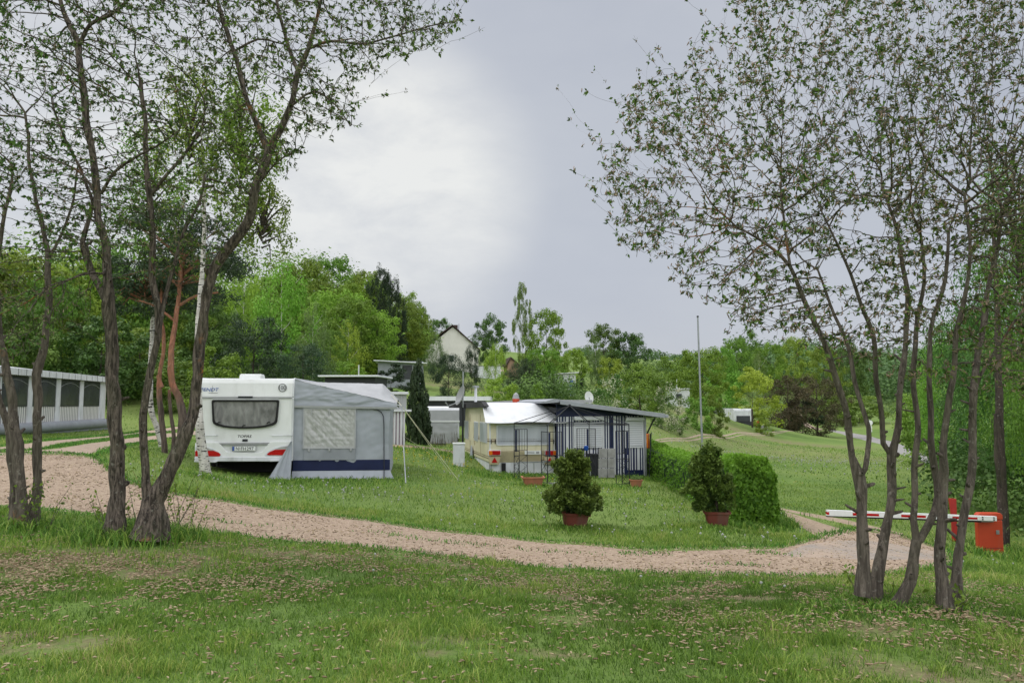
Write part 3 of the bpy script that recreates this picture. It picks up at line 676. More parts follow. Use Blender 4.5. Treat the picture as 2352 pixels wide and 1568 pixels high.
# ------------------------------------------------------------------ foreground trees by space colonisation
def spline(pts, step=.1):
    P_ = np.array(pts, float); out = []
    for i in range(len(P_)-1):
        a, b = P_[max(i-1, 0)], P_[i]; c, d = P_[i+1], P_[min(i+2, len(P_)-1)]
        n = max(1, int(np.linalg.norm(c[:3]-b[:3])/step))
        for k in range(n):
            t = k/n; out.append(.5*((2*b)+(-a+c)*t+(2*a-5*b+4*c-d)*t*t+(-a+3*b-3*c+d)*t**3))
    out.append(P_[-1]); return np.array(out)
class Grow:
    def __init__(s, D=.085): s.pos = []; s.par = []; s.tid = []; s.rad = []; s.D = D; s.grown = []
    def limb(s, pts, tid, parent=None, d=None, grow=True):
        """pts: (px, py, depth, width_px); parent: existing node to leave from (nearest) """
        w3 = []
        for (px, py, dd, wd) in pts:
            p = P(px, py, dd); w3.append((p.x, p.y, p.z, wd/FPX*dd/2))
        sp_ = spline(w3, .09); par = -1
        if parent:
            A = np.array(s.pos); par = int(np.argmin(((A-sp_[0, :3])**2).sum(1)+np.where(np.array(s.tid) == tid, 0, 9)))
        for i, q in enumerate(sp_):
            wob = Vector((mnoise.noise((q[0]*2, q[1]*2, q[2]*2.5)), mnoise.noise((q[0]*2+9, q[1]*2, q[2]*2.5)), 0))*.03*min(1, i/4)
            s.pos.append((q[0]+wob.x, q[1]+wob.y, q[2])); s.par.append(par); s.tid.append(tid); s.rad.append(max(q[3]*(.86 if q[1] > 8 else .95), .004)); s.grown.append(not grow)
            par = len(s.pos)-1
    def colonise(s, pts, infl=.9, kill=.15, iters=140, trop=.12, maxn=16000):
        A = np.array(pts, float); n = len(A); best = np.full(n, 1e9); bi = np.full(n, -1); alive = np.ones(n, bool); done = 0
        kids = [0]*len(s.pos)
        for p in s.par:
            if p >= 0: kids[p] += 1
        for it in range(iters):
            new = np.array(s.pos[done:]); base = done
            ok = np.array([not g for g in s.grown[done:]])
            done = len(s.pos)
            if len(new) == 0: break
            for c in range(0, len(new), 400):
                blk = new[c:c+400]; d2 = ((A[:, None]-blk[None])**2).sum(-1); d2[:, ~ok[c:c+400]] = 1e9
                j = d2.argmin(1); dm = d2[np.arange(n), j]; u = dm < best; best[u] = dm[u]; bi[u] = j[u]+base+c
            alive &= best > kill*kill
            act = alive & (best < infl*infl)
            if not act.any() or len(s.pos) > maxn: break
            pos = np.array(s.pos); acc = {}
            dv = A[act]-pos[bi[act]]; dv /= np.linalg.norm(dv, axis=1)[:, None]
            for k, v in zip(bi[act], dv):
                if k in acc: acc[k] += v
                else: acc[k] = v.copy()
            for k, v in acc.items():
                if kids[k] > 3: continue
                par = s.par[k]
                v /= np.linalg.norm(v)+1e-9; v[2] += trop
                if par >= 0:
                    pd = pos[k]-pos[par]; pd /= np.linalg.norm(pd)+1e-9; v += pd*.45
                v += RNG.normal(0, .16, 3); v /= np.linalg.norm(v)
                s.pos.append(tuple(pos[k]+v*s.D)); s.par.append(int(k)); s.tid.append(s.tid[k]); s.rad.append(0); s.grown.append(False); kids[k] += 1; kids.append(0)
    def whips(s, n, centre, lmin=4, lmax=9, up=.35):
        kids = set(s.par); tips = [i for i in range(len(s.pos)) if i not in kids and not s.grown[i]]; c = np.array(centre)
        far = np.array([np.linalg.norm(np.array(s.pos[i])-c) for i in tips]); pr = far**2.5; pr /= pr.sum()
        for i in RNG.choice(len(tips), n, False, pr):
            k = tips[i]; p = np.array(s.pos[k]); v = (p-c)/np.linalg.norm(p-c)+np.array([0, 0, up])+RNG.normal(0, .3, 3); v /= np.linalg.norm(v); par = k
            for q in range(RNG.integers(lmin, lmax)):
                v += RNG.normal(0, .13, 3)+np.array([0, 0, .03]); v /= np.linalg.norm(v); p = p+v*s.D; s.pos.append(tuple(p)); s.par.append(par); s.tid.append(s.tid[k]); s.rad.append(0); s.grown.append(False); par = len(s.pos)-1
    def radii(s, r0=.0021, e=2.12):
        n = len(s.pos); R_ = np.zeros(n); kids = [[] for _ in range(n)]
        for i, p in enumerate(s.par):
            if p >= 0: kids[p].append(i)
        acc = np.zeros(n); s.kids = kids
        for i in range(n-1, -1, -1):
            if not kids[i]: acc[i] = r0**e
            if s.par[i] >= 0: acc[s.par[i]] += acc[i]
        s.order = None
        for i in range(n):
            a = acc[i]**(1/e); R_[i] = s.rad[i] if s.rad[i] > 0 else min(a, .03)
            if s.par[i] >= 0 and s.rad[i] == 0: R_[i] = min(R_[i], R_[s.par[i]]*.92)
        s.R = R_
    def mesh(s, tid, flare=None):
        """tubes along every chain; all nodes of one tree"""
        V = []; F = []; kids = s.kids; pos = s.pos; R_ = s.R; starts = [i for i in range(len(pos)) if s.tid[i] == tid and s.par[i] < 0]
        stack = [(i, None) for i in starts]
        while stack:
            i, par = stack.pop(); ch = [par] if par is not None else []
            j = i
            while True:
                ch.append(j); ks = [k for k in kids[j]]
                if not ks: break
                ks.sort(key=lambda k: -R_[k]); 
                for k in ks[1:]: stack.append((k, j))
                j = ks[0]
            if len(ch) < 2: continue
            rs = [R_[k] for k in ch]
            if par is not None: rs[0] = min(R_[par], rs[1]*1.15)
            ns = 18 if rs[1] > .03 else (7 if rs[1] > .008 else 3)
            P_ = [Vector(pos[k]) for k in ch]; m = len(P_); u = (P_[1]-P_[0]).orthogonal().normalized(); b0 = len(V)
            for q, p in enumerate(P_):
                t = (P_[min(q+1, m-1)]-P_[max(q-1, 0)])
                if t.length < 1e-7: t = Vector((0, 0, 1))
                t.normalize(); u = (u-t*u.dot(t)); u = u.normalized() if u.length > 1e-5 else t.orthogonal().normalized(); v = t.cross(u)
                for a in range(ns):
                    an = 6.2832*a/ns; rr = rs[q]
                    dirv = u*math.cos(an)+v*math.sin(an)
                    if ns == 18:
                        pp = p+dirv*rr
                        rr *= 1+.22*mnoise.noise((pp.x*9, pp.y*9, pp.z*5))+.16*mnoise.noise((pp.x*30, pp.y*30, pp.z*8))
                        if flare and q < 6 and par is None: rr *= 1+(flare*(1-q/6)**2)*(1+.25*math.sin(an*3+i))
                    V.append(p+dirv*rr)
            for q in range(m-1):
                for a in range(ns):
                    F.append((b0+q*ns+a, b0+q*ns+(a+1) % ns, b0+(q+1)*ns+(a+1) % ns, b0+(q+1)*ns+a))
        big = [i for i in range(len(pos)) if s.tid[i] == tid and R_[i] > .022 and s.par[i] >= 0]; rk = random.Random(tid*7+len(pos))
        for i in (rk.sample(big, min(len(big), 26)) if big else []):
            p = Vector(pos[i]); ax = (p-Vector(pos[s.par[i]])).normalized(); a = ax.orthogonal().normalized(); a = Matrix.Rotation(rk.uniform(0, 6.28), 3, ax)@a
            a = (a+ax*rk.uniform(.1, .7)).normalized(); L = R_[i]*(1+rk.random()*.5)+rk.choice((.006, .012, .04, .08))*rk.uniform(.6, 1.3); r1 = R_[i]*rk.uniform(.25, .5); u = a.orthogonal().normalized(); v = a.cross(u); b0 = len(V)
            for q, (d_, f_) in enumerate(((0, 1.5), (R_[i]*.95, 1.15), (L*.9, .8), (L, .45))):
                for k in range(7): an = 6.2832*k/7; V.append(p+a*d_+(u*math.cos(an)+v*math.sin(an))*r1*f_*(1+.2*math.sin(k*2.3+i)))
            for q in range(3):
                for k in range(7): F.append((b0+q*7+k, b0+q*7+(k+1) % 7, b0+q*7+7+(k+1) % 7, b0+q*7+7+k))
        me = npmesh('trunk', np.array([tuple(v) for v in V]), np.array(F), smooth=True); return me
    def leaves(s, tid, per=2.2, size=.05, catk=.5, thin=.006, gapf=None):
        """leaves and catkins along the thin twigs"""
        idx = [i for i in range(len(s.pos)) if s.tid[i] == tid and s.R[i] < thin and s.par[i] >= 0]
        pos = np.array(s.pos); C = []; S = []; TW = []
        for i in idx:
            a = pos[s.par[i]]; b = pos[i]; tip = not s.kids[i]
            if RNG.random() > (.95 if tip else .36)*per: continue
            k = RNG.integers(3, 6) if tip else RNG.integers(2, 4); t = RNG.random(); ax = (b-a)/(np.linalg.norm(b-a)+1e-9)
            for _ in range(k):
                d = RNG.normal(0, 1, 3); d /= np.linalg.norm(d); d = d*.8+ax*.5; d[2] -= .1
                C.append(a+(b-a)*t+d*size*.55); S.append(d)
        C = np.array(C); S = np.array(S); n = len(C)
        # a leaf: folded blade of two faces pointing away from the twig
        sz = size*(.45+.95*RNG.random(n)**1.3); t = S/np.linalg.norm(S, axis=1)[:, None]; t[:, 2] -= .15
        nn = RNG.normal(0, 1, (n, 3)); nn[:, 2] += .8; nn -= t*(t*nn).sum(1)[:, None]; nn /= np.linalg.norm(nn, axis=1)[:, None]; sd = np.cross(t, nn)
        V = np.empty((n, 6, 3)); L = sz[:, None]
        V[:, 0] = C-t*L*.5; V[:, 1] = C+sd*L*.24+nn*L*.09-t*L*.05; V[:, 2] = C+t*L*.5-nn*L*.08; V[:, 3] = C-sd*L*.24+nn*L*.09-t*L*.05; V[:, 4] = C-nn*L*.02; V[:, 5] = C
        b = np.arange(n)[:, None]*6; F = np.concatenate([b+np.array([0, 1, 2, 4]), b+np.array([0, 4, 2, 3])])
        me = npmesh('crown', V.reshape(-1, 3), F, attr={'rnd': np.repeat(RNG.random(n), 6)}); me.materials.append(M_leafW)
        cm = None
        if catk:
            m = int(n*catk); k = RNG.integers(0, n, m); c0 = C[k]+RNG.normal(0, .012, (m, 3)); L = .028+.022*RNG.random(m)
            cm = worms('catkins', c0, L, .0042, down=.8)
        return me, cm
def worms(name, c, L, r, down=0, flat=False):
    n = len(c); d = RNG.normal(0, 1, (n, 3)); d[:, 2] -= down
    if flat: d[:, 2] *= .12
    d /= np.linalg.norm(d, axis=1)[:, None]; u = np.cross(d, np.array([.3, .2, 1.0])); u /= np.linalg.norm(u, axis=1)[:, None]+1e-9; v = np.cross(d, u)
    bend = RNG.normal(0, .22, n)[:, None]*L[:, None]; V = np.empty((n, 4, 4, 3)); rr = [.55, 1, 1, .35]
    r = np.asarray(r)*np.ones(n)
    for q in range(4):
        t = q/3-.5; ctr = c+d*(L*t)[:, None]+(u if flat else v)*bend*(1-4*t*t)*.5
        for a in range(4):
            an = a*np.pi/2+.4; V[:, q, a] = ctr+(u*math.cos(an)+v*math.sin(an))*(r*rr[q])[:, None]
    fs = [(q*4+a, q*4+(a+1) % 4, q*4+4+(a+1) % 4, q*4+4+a) for q in range(3) for a in range(4)]+[(3, 2, 1, 0), (12, 13, 14, 15)]
    F = (np.arange(n)[:, None, None]*16+np.array(fs)[None]).reshape(-1, 4)
    me = npmesh(name, V.reshape(-1, 3), F, attr={'rnd': np.repeat(RNG.random(n), 16)}); me.materials.append(M_catkin); return me
def volume_pts(polys, n, d0, d1, dens=None):
    """points inside picture-outlined regions given real depth"""
    P_ = [np.array(p, float) for p, _ in polys]; W_ = np.array([w_ for _, w_ in polys], float); out = []
    ar = []
    for p in P_:
        x, y = p[:, 0], p[:, 1]; ar.append(abs(np.dot(x, np.roll(y, 1))-np.dot(y, np.roll(x, 1)))/2)
    pr = np.array(ar)*W_; pr /= pr.sum()
    for p, q in zip(P_, pr):
        need = int(n*q); mn, mx = p.min(0), p.max(0)
        while need > 0:
            x = RNG.uniform(mn[0], mx[0], need*3); y = RNG.uniform(mn[1], mx[1], need*3); k = inpoly(x, y, p); x, y = x[k][:need], y[k][:need]
            for a, b in zip(x, y):
                if mnoise.noise((a/95, b/95, d0))*1.4+mnoise.noise((a/38, b/38, d0+4)) < -.22: continue
                out.append(tuple(P(a+RNG.normal(0, 17), b+RNG.normal(0, 17), RNG.uniform(d0, d1))))
            need -= len(x)
    return out
# ---- right-hand clump
def grow_right():
    g = Grow(.064); D = 6.4
    A = [(1982,1366,D,30),(1981,1290,D,26),(1980,1214,D,24),(1978,1150,D,23),(1971,1093,D,27),(1953,1048,D,17),(1944,987,D-.05,16),(1940,931,D-.1,15),(1918,855,D-.15,14),(1888,780,D-.2,12),(1850,690,D-.25,11),(1815,610,D-.3,9),(1760,560,D-.3,7),(1690,520,D-.3,5)]
    g.limb(A, 0)
    g.limb([(1974,1098,D,14),(1987,1075,D,13),(1991,1006,D+.05,12),(1978,931,D+.1,11),(1963,848,D+.15,11),(1935,770,D+.2,9),(1905,700,D+.25,7),(1880,620,D+.3,5)], 0, True)
    g.limb([(1815,610,D-.3,7),(1800,520,D-.2,6),(1790,430,D-.2,5)], 0, True)
    B = [(2008,1378,D+.1,32),(2012,1335,D+.1,24),(2020,1290,D+.1,23),(2038,1214,D+.15,21),(2046,1150,D+.15,20),(2048,1101,D+.2,20),(2049,1045,D+.2,22),(2062,985,D+.2,15),(2066,931,D+.2,14),(2071,855,D+.25,14),(2080,760,D+.3,12),(2083,660,D+.3,11),(2070,560,D+.3,9),(2040,470,D+.3,7)]
    g.limb(B, 1)
    g.limb([(2047,1046,D+.2,13),(2028,1018,D+.2,13),(2024,931,D+.15,12),(2016,855,D+.1,12),(2000,770,D+.1,11),(1975,690,D,9),(1940,600,D,7),(1905,520,D,5)], 1, True)
    Cc = [(2050,1404,D-.1,30),(2072,1372,D-.1,26),(2092,1335,D-.1,24),(2106,1280,D-.1,22),(2111,1243,D-.1,24),(2098,1192,D-.1,16),(2100,1101,D-.1,15),(2105,987,D-.1,14),(2098,912,D-.1,13),(2098,855,D-.1,13),(2105,760,D-.1,11),(2120,650,D-.15,9),(2115,540,D-.2,7)]
    g.limb(Cc, 2)
    g.limb([(2113,1240,D-.1,19),(2135,1200,D-.05,19),(2153,1140,D,17),(2146,1070,D,17),(2140,1020,D,14),(2139,969,D,13),(2131,874,D,12),(2140,760,D,11),(2165,640,D,9),(2175,540,D,7)], 2, True)
    Dd = [(2171,1398,D-.15,33),(2167,1350,D-.15,25),(2165,1290,D-.15,23),(2161,1195,D-.15,22),(2163,1130,D-.15,20),(2171,1078,D-.15,20),(2166,1018,D-.15,15),(2172,950,D-.2,14),(2178,900,D-.2,14),(2190,840,D-.2,13),(2210,720,D-.25,11),(2225,580,D-.3,9),(2215,450,D-.3,7)]
    g.limb(Dd, 3)
    E = [(2196,1392,D+.15,28),(2198,1340,D+.15,22),(2201,1271,D+.15,20),(2216,1176,D+.15,19),(2229,1090,D+.15,18),(2236,1020,D+.2,18),(2239,960,D+.2,17),(2238,900,D+.2,16),(2243,836,D+.25,15),(2258,720,D+.3,13),(2285,600,D+.4,10),(2300,480,D+.4,8)]
    g.limb(E, 4)
    g.limb([(2237,905,D+.2,9),(2252,862,D+.2,8),(2290,800,D+.1,7),(2340,730,D,6),(2400,670,D,5)], 4, True)
    n0 = len(g.pos)
    # limbs only branch above the bare stems
    for i in range(n0):
        if g.pos[i][2] < 1.6+(930-850)/FPX*D: g.grown[i] = True
    polys = [([(2000,-150),(1900,300),(1850,640),(1990,640),(2100,600),(2300,560),(2560,520),(2600,-150)], .55), ([(1690,-150),(1640,60),(1600,130),(1520,190),(1450,215),(1440,330),(1385,380),(1400,480),(1420,560),(1520,620),(1600,680),(1660,730),(1760,765),(1870,740),(1990,640),(2100,600),(2300,560),(2560,520),(2600,-150)], 1.0),
             ([(1870,740),(1800,790),(1900,800),(2060,850),(2150,900),(2300,900),(2560,900),(2560,520),(2300,560),(2100,600),(1990,640)], .55),
             ([(1345,305),(1440,330),(1450,400),(1380,345)], .5), ([(1430,180),(1470,210),(1450,300),(1425,260)], .5)]
    pts = volume_pts(polys, 24000, 5.2, 7.9)
    g.colonise(pts, infl=1.1, kill=.075, iters=240, trop=.10, maxn=62000); g.whips(330, P(2000, 620, 6.4)); g.radii(.0021); return g
def grow_left():
    g = Grow(.09); D = 9.5
    D0 = 9.9
    g.limb([(34,1212,D0,24),(31,1150,D0,22),(29,1092,D0,21),(26,1020,D0,24),(10,960,D0,18),(-4,900,D0,16),(-20,800,D0,15),(-40,650,D0,12),(-50,500,D0,9)], 0)
    g.limb([(50,1212,D0-.2,30),(47,1150,D0-.2,24),(45,1100,D0-.2,24),(40,1020,D0-.2,30),(28,930,D0-.2,22),(10,830,D0-.2,20),(-3,760,D0-.2,18),(-10,640,D0-.2,14),(10,500,D0-.2,10),(30,380,D0-.2,7)], 0)
    g.limb([(72,1212,D0,30),(80,1160,D0,24),(85,1100,D0,22),(88,1007,D0,22),(87,923,D0,21),(84,860,D0,22),(99,792,D0,19),(111,716,D0,17),(111,648,D0,16),(107,560,D0,13),(85,470,D0,10),(70,380,D0,8),(60,260,D0,6)], 0)
    g.limb([(107,600,D0,9),(140,540,D0,7),(165,460,D0,6),(180,380,D0,5)], 0, True)
    g.limb([(266,1240,D-.2,50),(266,1195,D-.2,42),(266,1155,D-.2,40),(270,1049,D-.2,36),(266,960,D-.2,34),(258,860,D-.2,32),(252,780,D-.2,32),(249,700,D-.2,33),(249,650,D-.2,24),(241,570,D-.2,21),(228,500,D-.2,19),(220,430,D-.2,19),(212,355,D-.15,18),(200,270,D-.1,18),(190,190,D-.1,17),(179,110,D,17),(155,45,D,13),(135,-20,D,11),(120,-120,D,8)], 1)
    g.limb([(246,690,D-.2,22),(225,655,D-.1,19),(206,615,D,18),(192,565,D,20),(188,555,D,12),(206,500,D,10),(210,470,D,9),(190,400,D+.1,8),(150,320,D+.2,6),(120,240,D+.3,5)], 1, True)
    g.limb([(179,112,D,12),(205,55,D-.1,11),(250,35,D-.2,9),(300,-5,D-.3,8),(340,-60,D-.3,6)], 1, True)
    g.limb([(236,440,D-.2,9),(262,395,D-.3,8),(315,362,D-.4,7),(362,335,D-.5,5),(410,300,D-.5,4)], 1, True)
    g.limb([(222,455,D-.2,8),(190,400,D,7),(130,370,D+.2,5)], 1, True)
    # clump with the leaning limb
    g.limb([(340,1232,D-.3,70),(348,1190,D-.3,60),(352,1150,D-.3,52),(378,1110,D-.3,37),(414,1025,D-.25,34),(443,955,D-.2,30),(452,900,D-.2,26),(459,838,D-.2,28),(464,790,D-.2,32),(470,740,D-.2,26),(476,680,D-.2,26),(495,615,D-.2,27),(530,560,D-.25,26),(566,510,D-.3,27),(587,440,D-.3,22),(603,385,D-.3,22),(618,345,D-.3,22),(643,300,D-.35,17),(668,245,D-.4,16),(686,165,D-.4,15),(709,112,D-.45,12),(724,60,D-.5,10),(735,0,D-.5,8),(750,-80,D-.5,6)], 2)
    g.limb([(345,1170,D-.3,30),(333,1110,D-.35,24),(330,1010,D-.35,20),(334,930,D-.35,19),(347,850,D-.35,18),(360,770,D-.35,18),(362,700,D-.35,18),(352,640,D-.35,17),(350,540,D-.35,16),(345,450,D-.35,15),(340,355,D-.35,13),(331,250,D-.35,11),(328,195,D-.35,10)], 2, True)
    g.limb([(615,350,D-.3,16),(596,300,D-.3,15),(572,240,D-.3,14),(545,150,D-.3,13),(520,70,D-.3,12),(500,0,D-.3,10),(490,-90,D-.3,7)], 2, True)
    g.limb([(685,165,D-.4,11),(665,110,D-.3,10),(645,40,D-.3,9),(630,-40,D-.3,7)], 2, True)
    g.limb([(709,112,D-.45,9),(760,95,D-.5,8),(830,100,D-.6,6),(900,85,D-.7,5),(980,60,D-.8,4),(1045,50,D-.8,3)], 2, True)
    g.limb([(348,445,D-.35,10),(390,395,D-.4,9),(430,345,D-.4,8),(460,300,D-.4,6),(470,240,D-.4,5)], 2, True)
    g.limb([(358,790,D-.35,13),(372,715,D-.3,12),(390,640,D-.3,11),(415,560,D-.25,10),(430,520,D-.2,9),(455,470,D-.2,7),(470,400,D-.2,6)], 2, True)
    g.limb([(535,120,D-.3,7),(590,90,D-.2,6),(640,100,D,4)], 2, True)
    g.limb([(668,245,D-.4,7),(720,210,D-.5,6),(770,240,D-.6,4),(800,285,D-.6,3)], 2, True)
    g.limb([(597,420,D-.3,6),(640,370,D-.5,5),(690,345,D-.5,3)], 2, True)
    n0 = len(g.pos)
    for i in range(n0):
        if g.pos[i][2] < 1.6+(930-640)/FPX*D: g.grown[i] = True
    polys = [([(-160,-150),(760,-150),(890,-20),(1040,40),(1050,90),(900,130),(840,180),(770,190),(815,280),(760,290),(690,300),(620,330),(560,300),(400,420),(300,560),(180,600),(-160,640)], 1.0),
             ([(860,60),(1090,30),(1085,45),(1040,95),(900,130)], .8), ([(300,560),(400,420),(560,300),(620,330),(640,420),(560,480),(480,600),(380,620)], .8),
             ([(620,330),(700,335),(690,400),(640,420)], .5), ([(-160,640),(180,600),(210,760),(130,740),(60,820),(-160,820)], .6)]
    pts = volume_pts(polys, 19000, 8.1, 10.9)
    g.colonise(pts, infl=1.4, kill=.10, iters=220, trop=.08, maxn=52000); g.whips(300, P(330, 420, 9.5)); g.radii(.0026); return g
def foreground_trees():
    g = grow_right()
    LB = ['leftmost willow of the right clump, forking low above the barrier arm', 'slim willow forking into a Y, second from the left in the right clump',
          'willow with curved silvery base leaning right, middle of the right clump', 'straight thick willow stem with orange lichen spot in the right clump', 'rightmost willow of the right clump, its stem just left of the orange barrier cabinet']
    for k in range(5):
        r0 = [i for i in range(len(g.pos)) if g.tid[i] == k and g.par[i] < 0][0]; p = g.pos[r0]; b = Vector((p[0], p[1], g1(p[0], p[1])))
        t = thing('willow_tree', LB[k], 'tree', b, 0, 'multi stemmed willows beside the drive')
        for me, nm, m in ((g.mesh(k, .30), 'trunk', M_bark_y),): 
            me.transform(Matrix.Translation(-b)); link('trunk', me, t, m)
        me, cm = g.leaves(k, 1.05, .040, .42, thin=.0075); me.transform(Matrix.Translation(-b)); link('crown', me, t)
        cm.transform(Matrix.Translation(-b)); c = link('catkins', cm, t); c['kind'] = 'stuff'
    g = grow_left()
    LB = ['grey three stemmed willow at the left edge of the photo', 'tall rough barked willow standing straight with a knobbly fork, left of the leaning one', 'big willow with one limb leaning right across the sky and orange lichen']
    for k in range(3):
        r0 = [i for i in range(len(g.pos)) if g.tid[i] == k and g.par[i] < 0][0]; p = g.pos[r0]; b = Vector((p[0], p[1], g1(p[0], p[1])))
        t = thing('willow_tree', LB[k], 'tree', b, 0, 'old willows on the left verge')
        me = g.mesh(k, .55); me.transform(Matrix.Translation(-b)); link('trunk', me, t, M_bark_y if k == 0 else M_bark)
        me, cm = g.leaves(k, 1.15, .055, .28, thin=.0095); me.transform(Matrix.Translation(-b)); link('crown', me, t)
        cm.transform(Matrix.Translation(-b)); c = link('catkins', cm, t); c['kind'] = 'stuff'
# ================================================================== CARAVANS, TENTS, HUTS
def blank(name, label, cat, fac, group=None): return thing(name, label, cat, fac.o, fac.yaw, group)
def rect(b, fac, x0, y0, x1, y1, yf, yb, off=0):
    (u0, z1), (u1, _), (_, z0) = fac.uv(x0, y0, off), fac.uv(x1, y0, off), fac.uv((x0+x1)/2, y1, off)
    return b.bx(u0, u1, yf, yb, z0, z1)
def rrect(x0, x1, z0, z1, r, n=4, rb=None):
    rb = rb or r; pts = []
    for cx, cz, a0, q in ((x1-r, z1-r, 0, r), (x0+r, z1-r, 90, r), (x0+rb, z0+rb, 180, rb), (x1-rb, z0+rb, 270, rb)):
        for k in range(n+1):
            a = R(a0+90*k/n); pts.append((cx+q*math.cos(a), cz+q*math.sin(a)))
    return pts
def sect(obj): return obj
# ---------------------------------------------- white caravan seen from behind
def white_caravan():
    p = P(449, 1098, 19.0); f = Fac(p.x, p.y, g1(p.x, p.y)-.02, R(7.5))
    t = blank('caravan', 'large white caravan with a grey curtained rear window and red tail lights', 'caravan', f)
    U = lambda px, py: f.uv(px, py)
    W = U(673, 1000)[0]; zt = U(560, 868)[1]; zb = U(560, 1058)[1]; zs = U(560, 913)[1]; zl = U(560, 1021)[1]
    # outline in local (y,z) of the shell, pushed out along x
    prof = [(.10, zb+.03), (.01, zb+.10), (.0, zl), (.03, zl+.02), (.03, zs-.02), (.055, zs), (.055, zs+.015), (.04, zs+.03), (.09, zt-.12), (.14, zt-.03), (.24, zt), (5.6, zt+.05), (6.2, zt-.5), (6.5, zt-1.2), (6.4, zb+.1), (6.2, zb)]
    MB().xprism(prof, .03, W-.03).build('body', M_white, t, bevel=.012)
    b = MB()
    for x in (0, W-.045): MB().xprism([(y-.012, z+(.012 if y > .2 else 0)) for y, z in prof], x, x+.045).build('corner_trim', M_white2, t, bevel=.01)
    b = MB(); z = zs; b.bx(.05, W-.05, -.0, .05, z-.012, z+.004); b.build('seam_strip', M_grey, t)
    rect(MB(), f, 547, 909.5, 580, 914, -.012, .04).build('marker_light', M_dark, t)
    # window
    u0, z1 = U(486.5, 918); u1, _ = U(641.5, 918); _, z0 = U(560, 984); _, z0s = U(560, 977.5)
    def outl(d):
        o = []
        x0, x1, a, c_, zz = u0+d, u1-d, z0+d, z0s+d, z1-d
        o += [(x1-.03, zz), (x0+.03, zz), (x0, zz-.03), (x0+.035, c_+.11), (x0+.06, c_+.05), (x0+.13, c_+.01)]
        for k in range(1, 8): tt = k/8; o.append((x0+.13+(x1-x0-.26)*tt, c_+.01+(a-c_-.01)*math.sin(math.pi*tt)**.6))
        o += [(x1-.13, c_+.01), (x1-.06, c_+.05), (x1-.035, c_+.11), (x1, zz-.03)]
        return o
    wf = MB().ring(outl(0), outl(.045), -.03, .035).build('window', M_black, t)
    pg = MB().prism(outl(.04), -.012, .02).build('pane', M_curtain, wf)
    b = MB(); b.bx(u0+.02, u1-.02, -.035, .01, z1+.005, z1+.022); b.build('window_rail', M_white2, wf)
    b = MB()
    for px in (503, 561, 617):
        u = U(px, 975)[0]; zc = z0+.07 if px == 561 else z0s+.075
        MB().tube([(u-.04, -.03, zc-.02), (u-.01, -.035, zc+.012), (u+.035, -.035, zc+.015)], .012, 6).build('window_latch', M_black, wf)
    # grab handles
    for a, c in ((467, 498), (625, 671)):
        ua, z = U(a, 1000); uc, _ = U(c, 1000)
        MB().tube([(ua, .03, z), (ua+.01, -.045, z), (uc-.01, -.045, z+.005), (uc, .03, z+.005)], .012, 8).build('grab_handle', M_white2, t, smooth=True)
    # lower moulded panel with the raised wings that carry the lights
    V_ = [(449, 1017), (492, 1015), (503, 1016), (511, 1024), (520, 1036), (528, 1038.5), (598, 1038.5), (604, 1036), (613, 1024), (621, 1014), (632, 1013), (673, 1013), (673, 1048), (662, 1052), (462, 1052), (449, 1048)]
    MB().prism([U(*q) for q in V_], -.05, .03).build('bumper', M_white, t, bevel=.012)
    b = MB(); b.prism([U(*q) for q in [(449, 1049), (673, 1049), (673, 1054), (640, 1058.5), (505, 1058.5), (449, 1055)]], -.09, .05); b.build('lower_valance', M_white2, t, bevel=.01)
    for pp in ([(449, 1055.5), (502, 1058), (498, 1061), (449, 1060)], [(619, 1055), (673, 1053), (673, 1057), (622, 1059)]): MB().prism([U(*q) for q in pp], -.12, 0).build('bumper_step', M_white2, t, bevel=.008)
    MB().prism([U(*q) for q in [(503, 1017), (622, 1016), (612, 1021), (510, 1021.5)]], -.045, .01).build('grip_recess', M_grey, t)
    for L in (0, 1):
        if L: lens = [(613.5, 1043), (620, 1037), (632, 1032), (664, 1031), (668, 1033), (668, 1044.5), (617, 1044.5)]; cl = [(632, 1031), (645, 1026), (668, 1023), (668, 1030.5)]; hs = [(608, 1045), (617, 1035), (634, 1026), (652, 1022), (670, 1021), (670, 1047), (611, 1047)]
        else: lens = [(508.5, 1043), (503, 1038), (492, 1034), (453, 1034), (450, 1036), (450, 1047), (506, 1047)]; cl = [(492, 1033), (478, 1028), (453, 1026), (453, 1033)]; hs = [(513, 1047), (506, 1038), (490, 1029), (472, 1025), (449, 1024), (449, 1049.5), (511, 1049.5)]
        h = MB().prism([U(*q) for q in hs], -.058, 0).build('tail_light', M_white2, t, bevel=.006)
        MB().prism([U(*q) for q in lens], -.072, 0).build('red_lens', M_redl, h); MB().prism([U(*q) for q in cl], -.068, 0).build('clear_lens', M_clear, h)
    # number plate
    q = rect(MB(), f, 535, 1024.3, 588.5, 1034.6, -.066, -.03).build('number_plate', M_white, t)
    rect(MB(), f, 535.3, 1024.6, 540, 1034.3, -.069, -.05).build('country_band', M_blueL, q)
    b = MB(); (a0, c1), (a1, _), (_, c0) = U(534.4, 1023.8), U(589, 1023.8), U(560, 1035.1)
    b.bx(a0, a1, -.063, -.04, c0, c1); b.build('plate_frame', M_black, q)
    for s_, xa, xb in (('N', 543.6, 549.3), ('FH', 555.2, 565.8), ('297', 568, 583.5)):
        ua, z1_ = U(xa, 1025.6); ub, z0_ = U(xb, 1033.2); text_mesh('plate_characters', s_, M_black, q, ua, ub, z0_, z1_, -.068)
    b = MB()
    for zz in (1027.4, 1031.2):
        u, z = U(552.2, zz); b.bx(u-.012, u+.012, -.0685, -.05, z-.012, z+.012)
    b.build('plate_seal', M_grey, q)
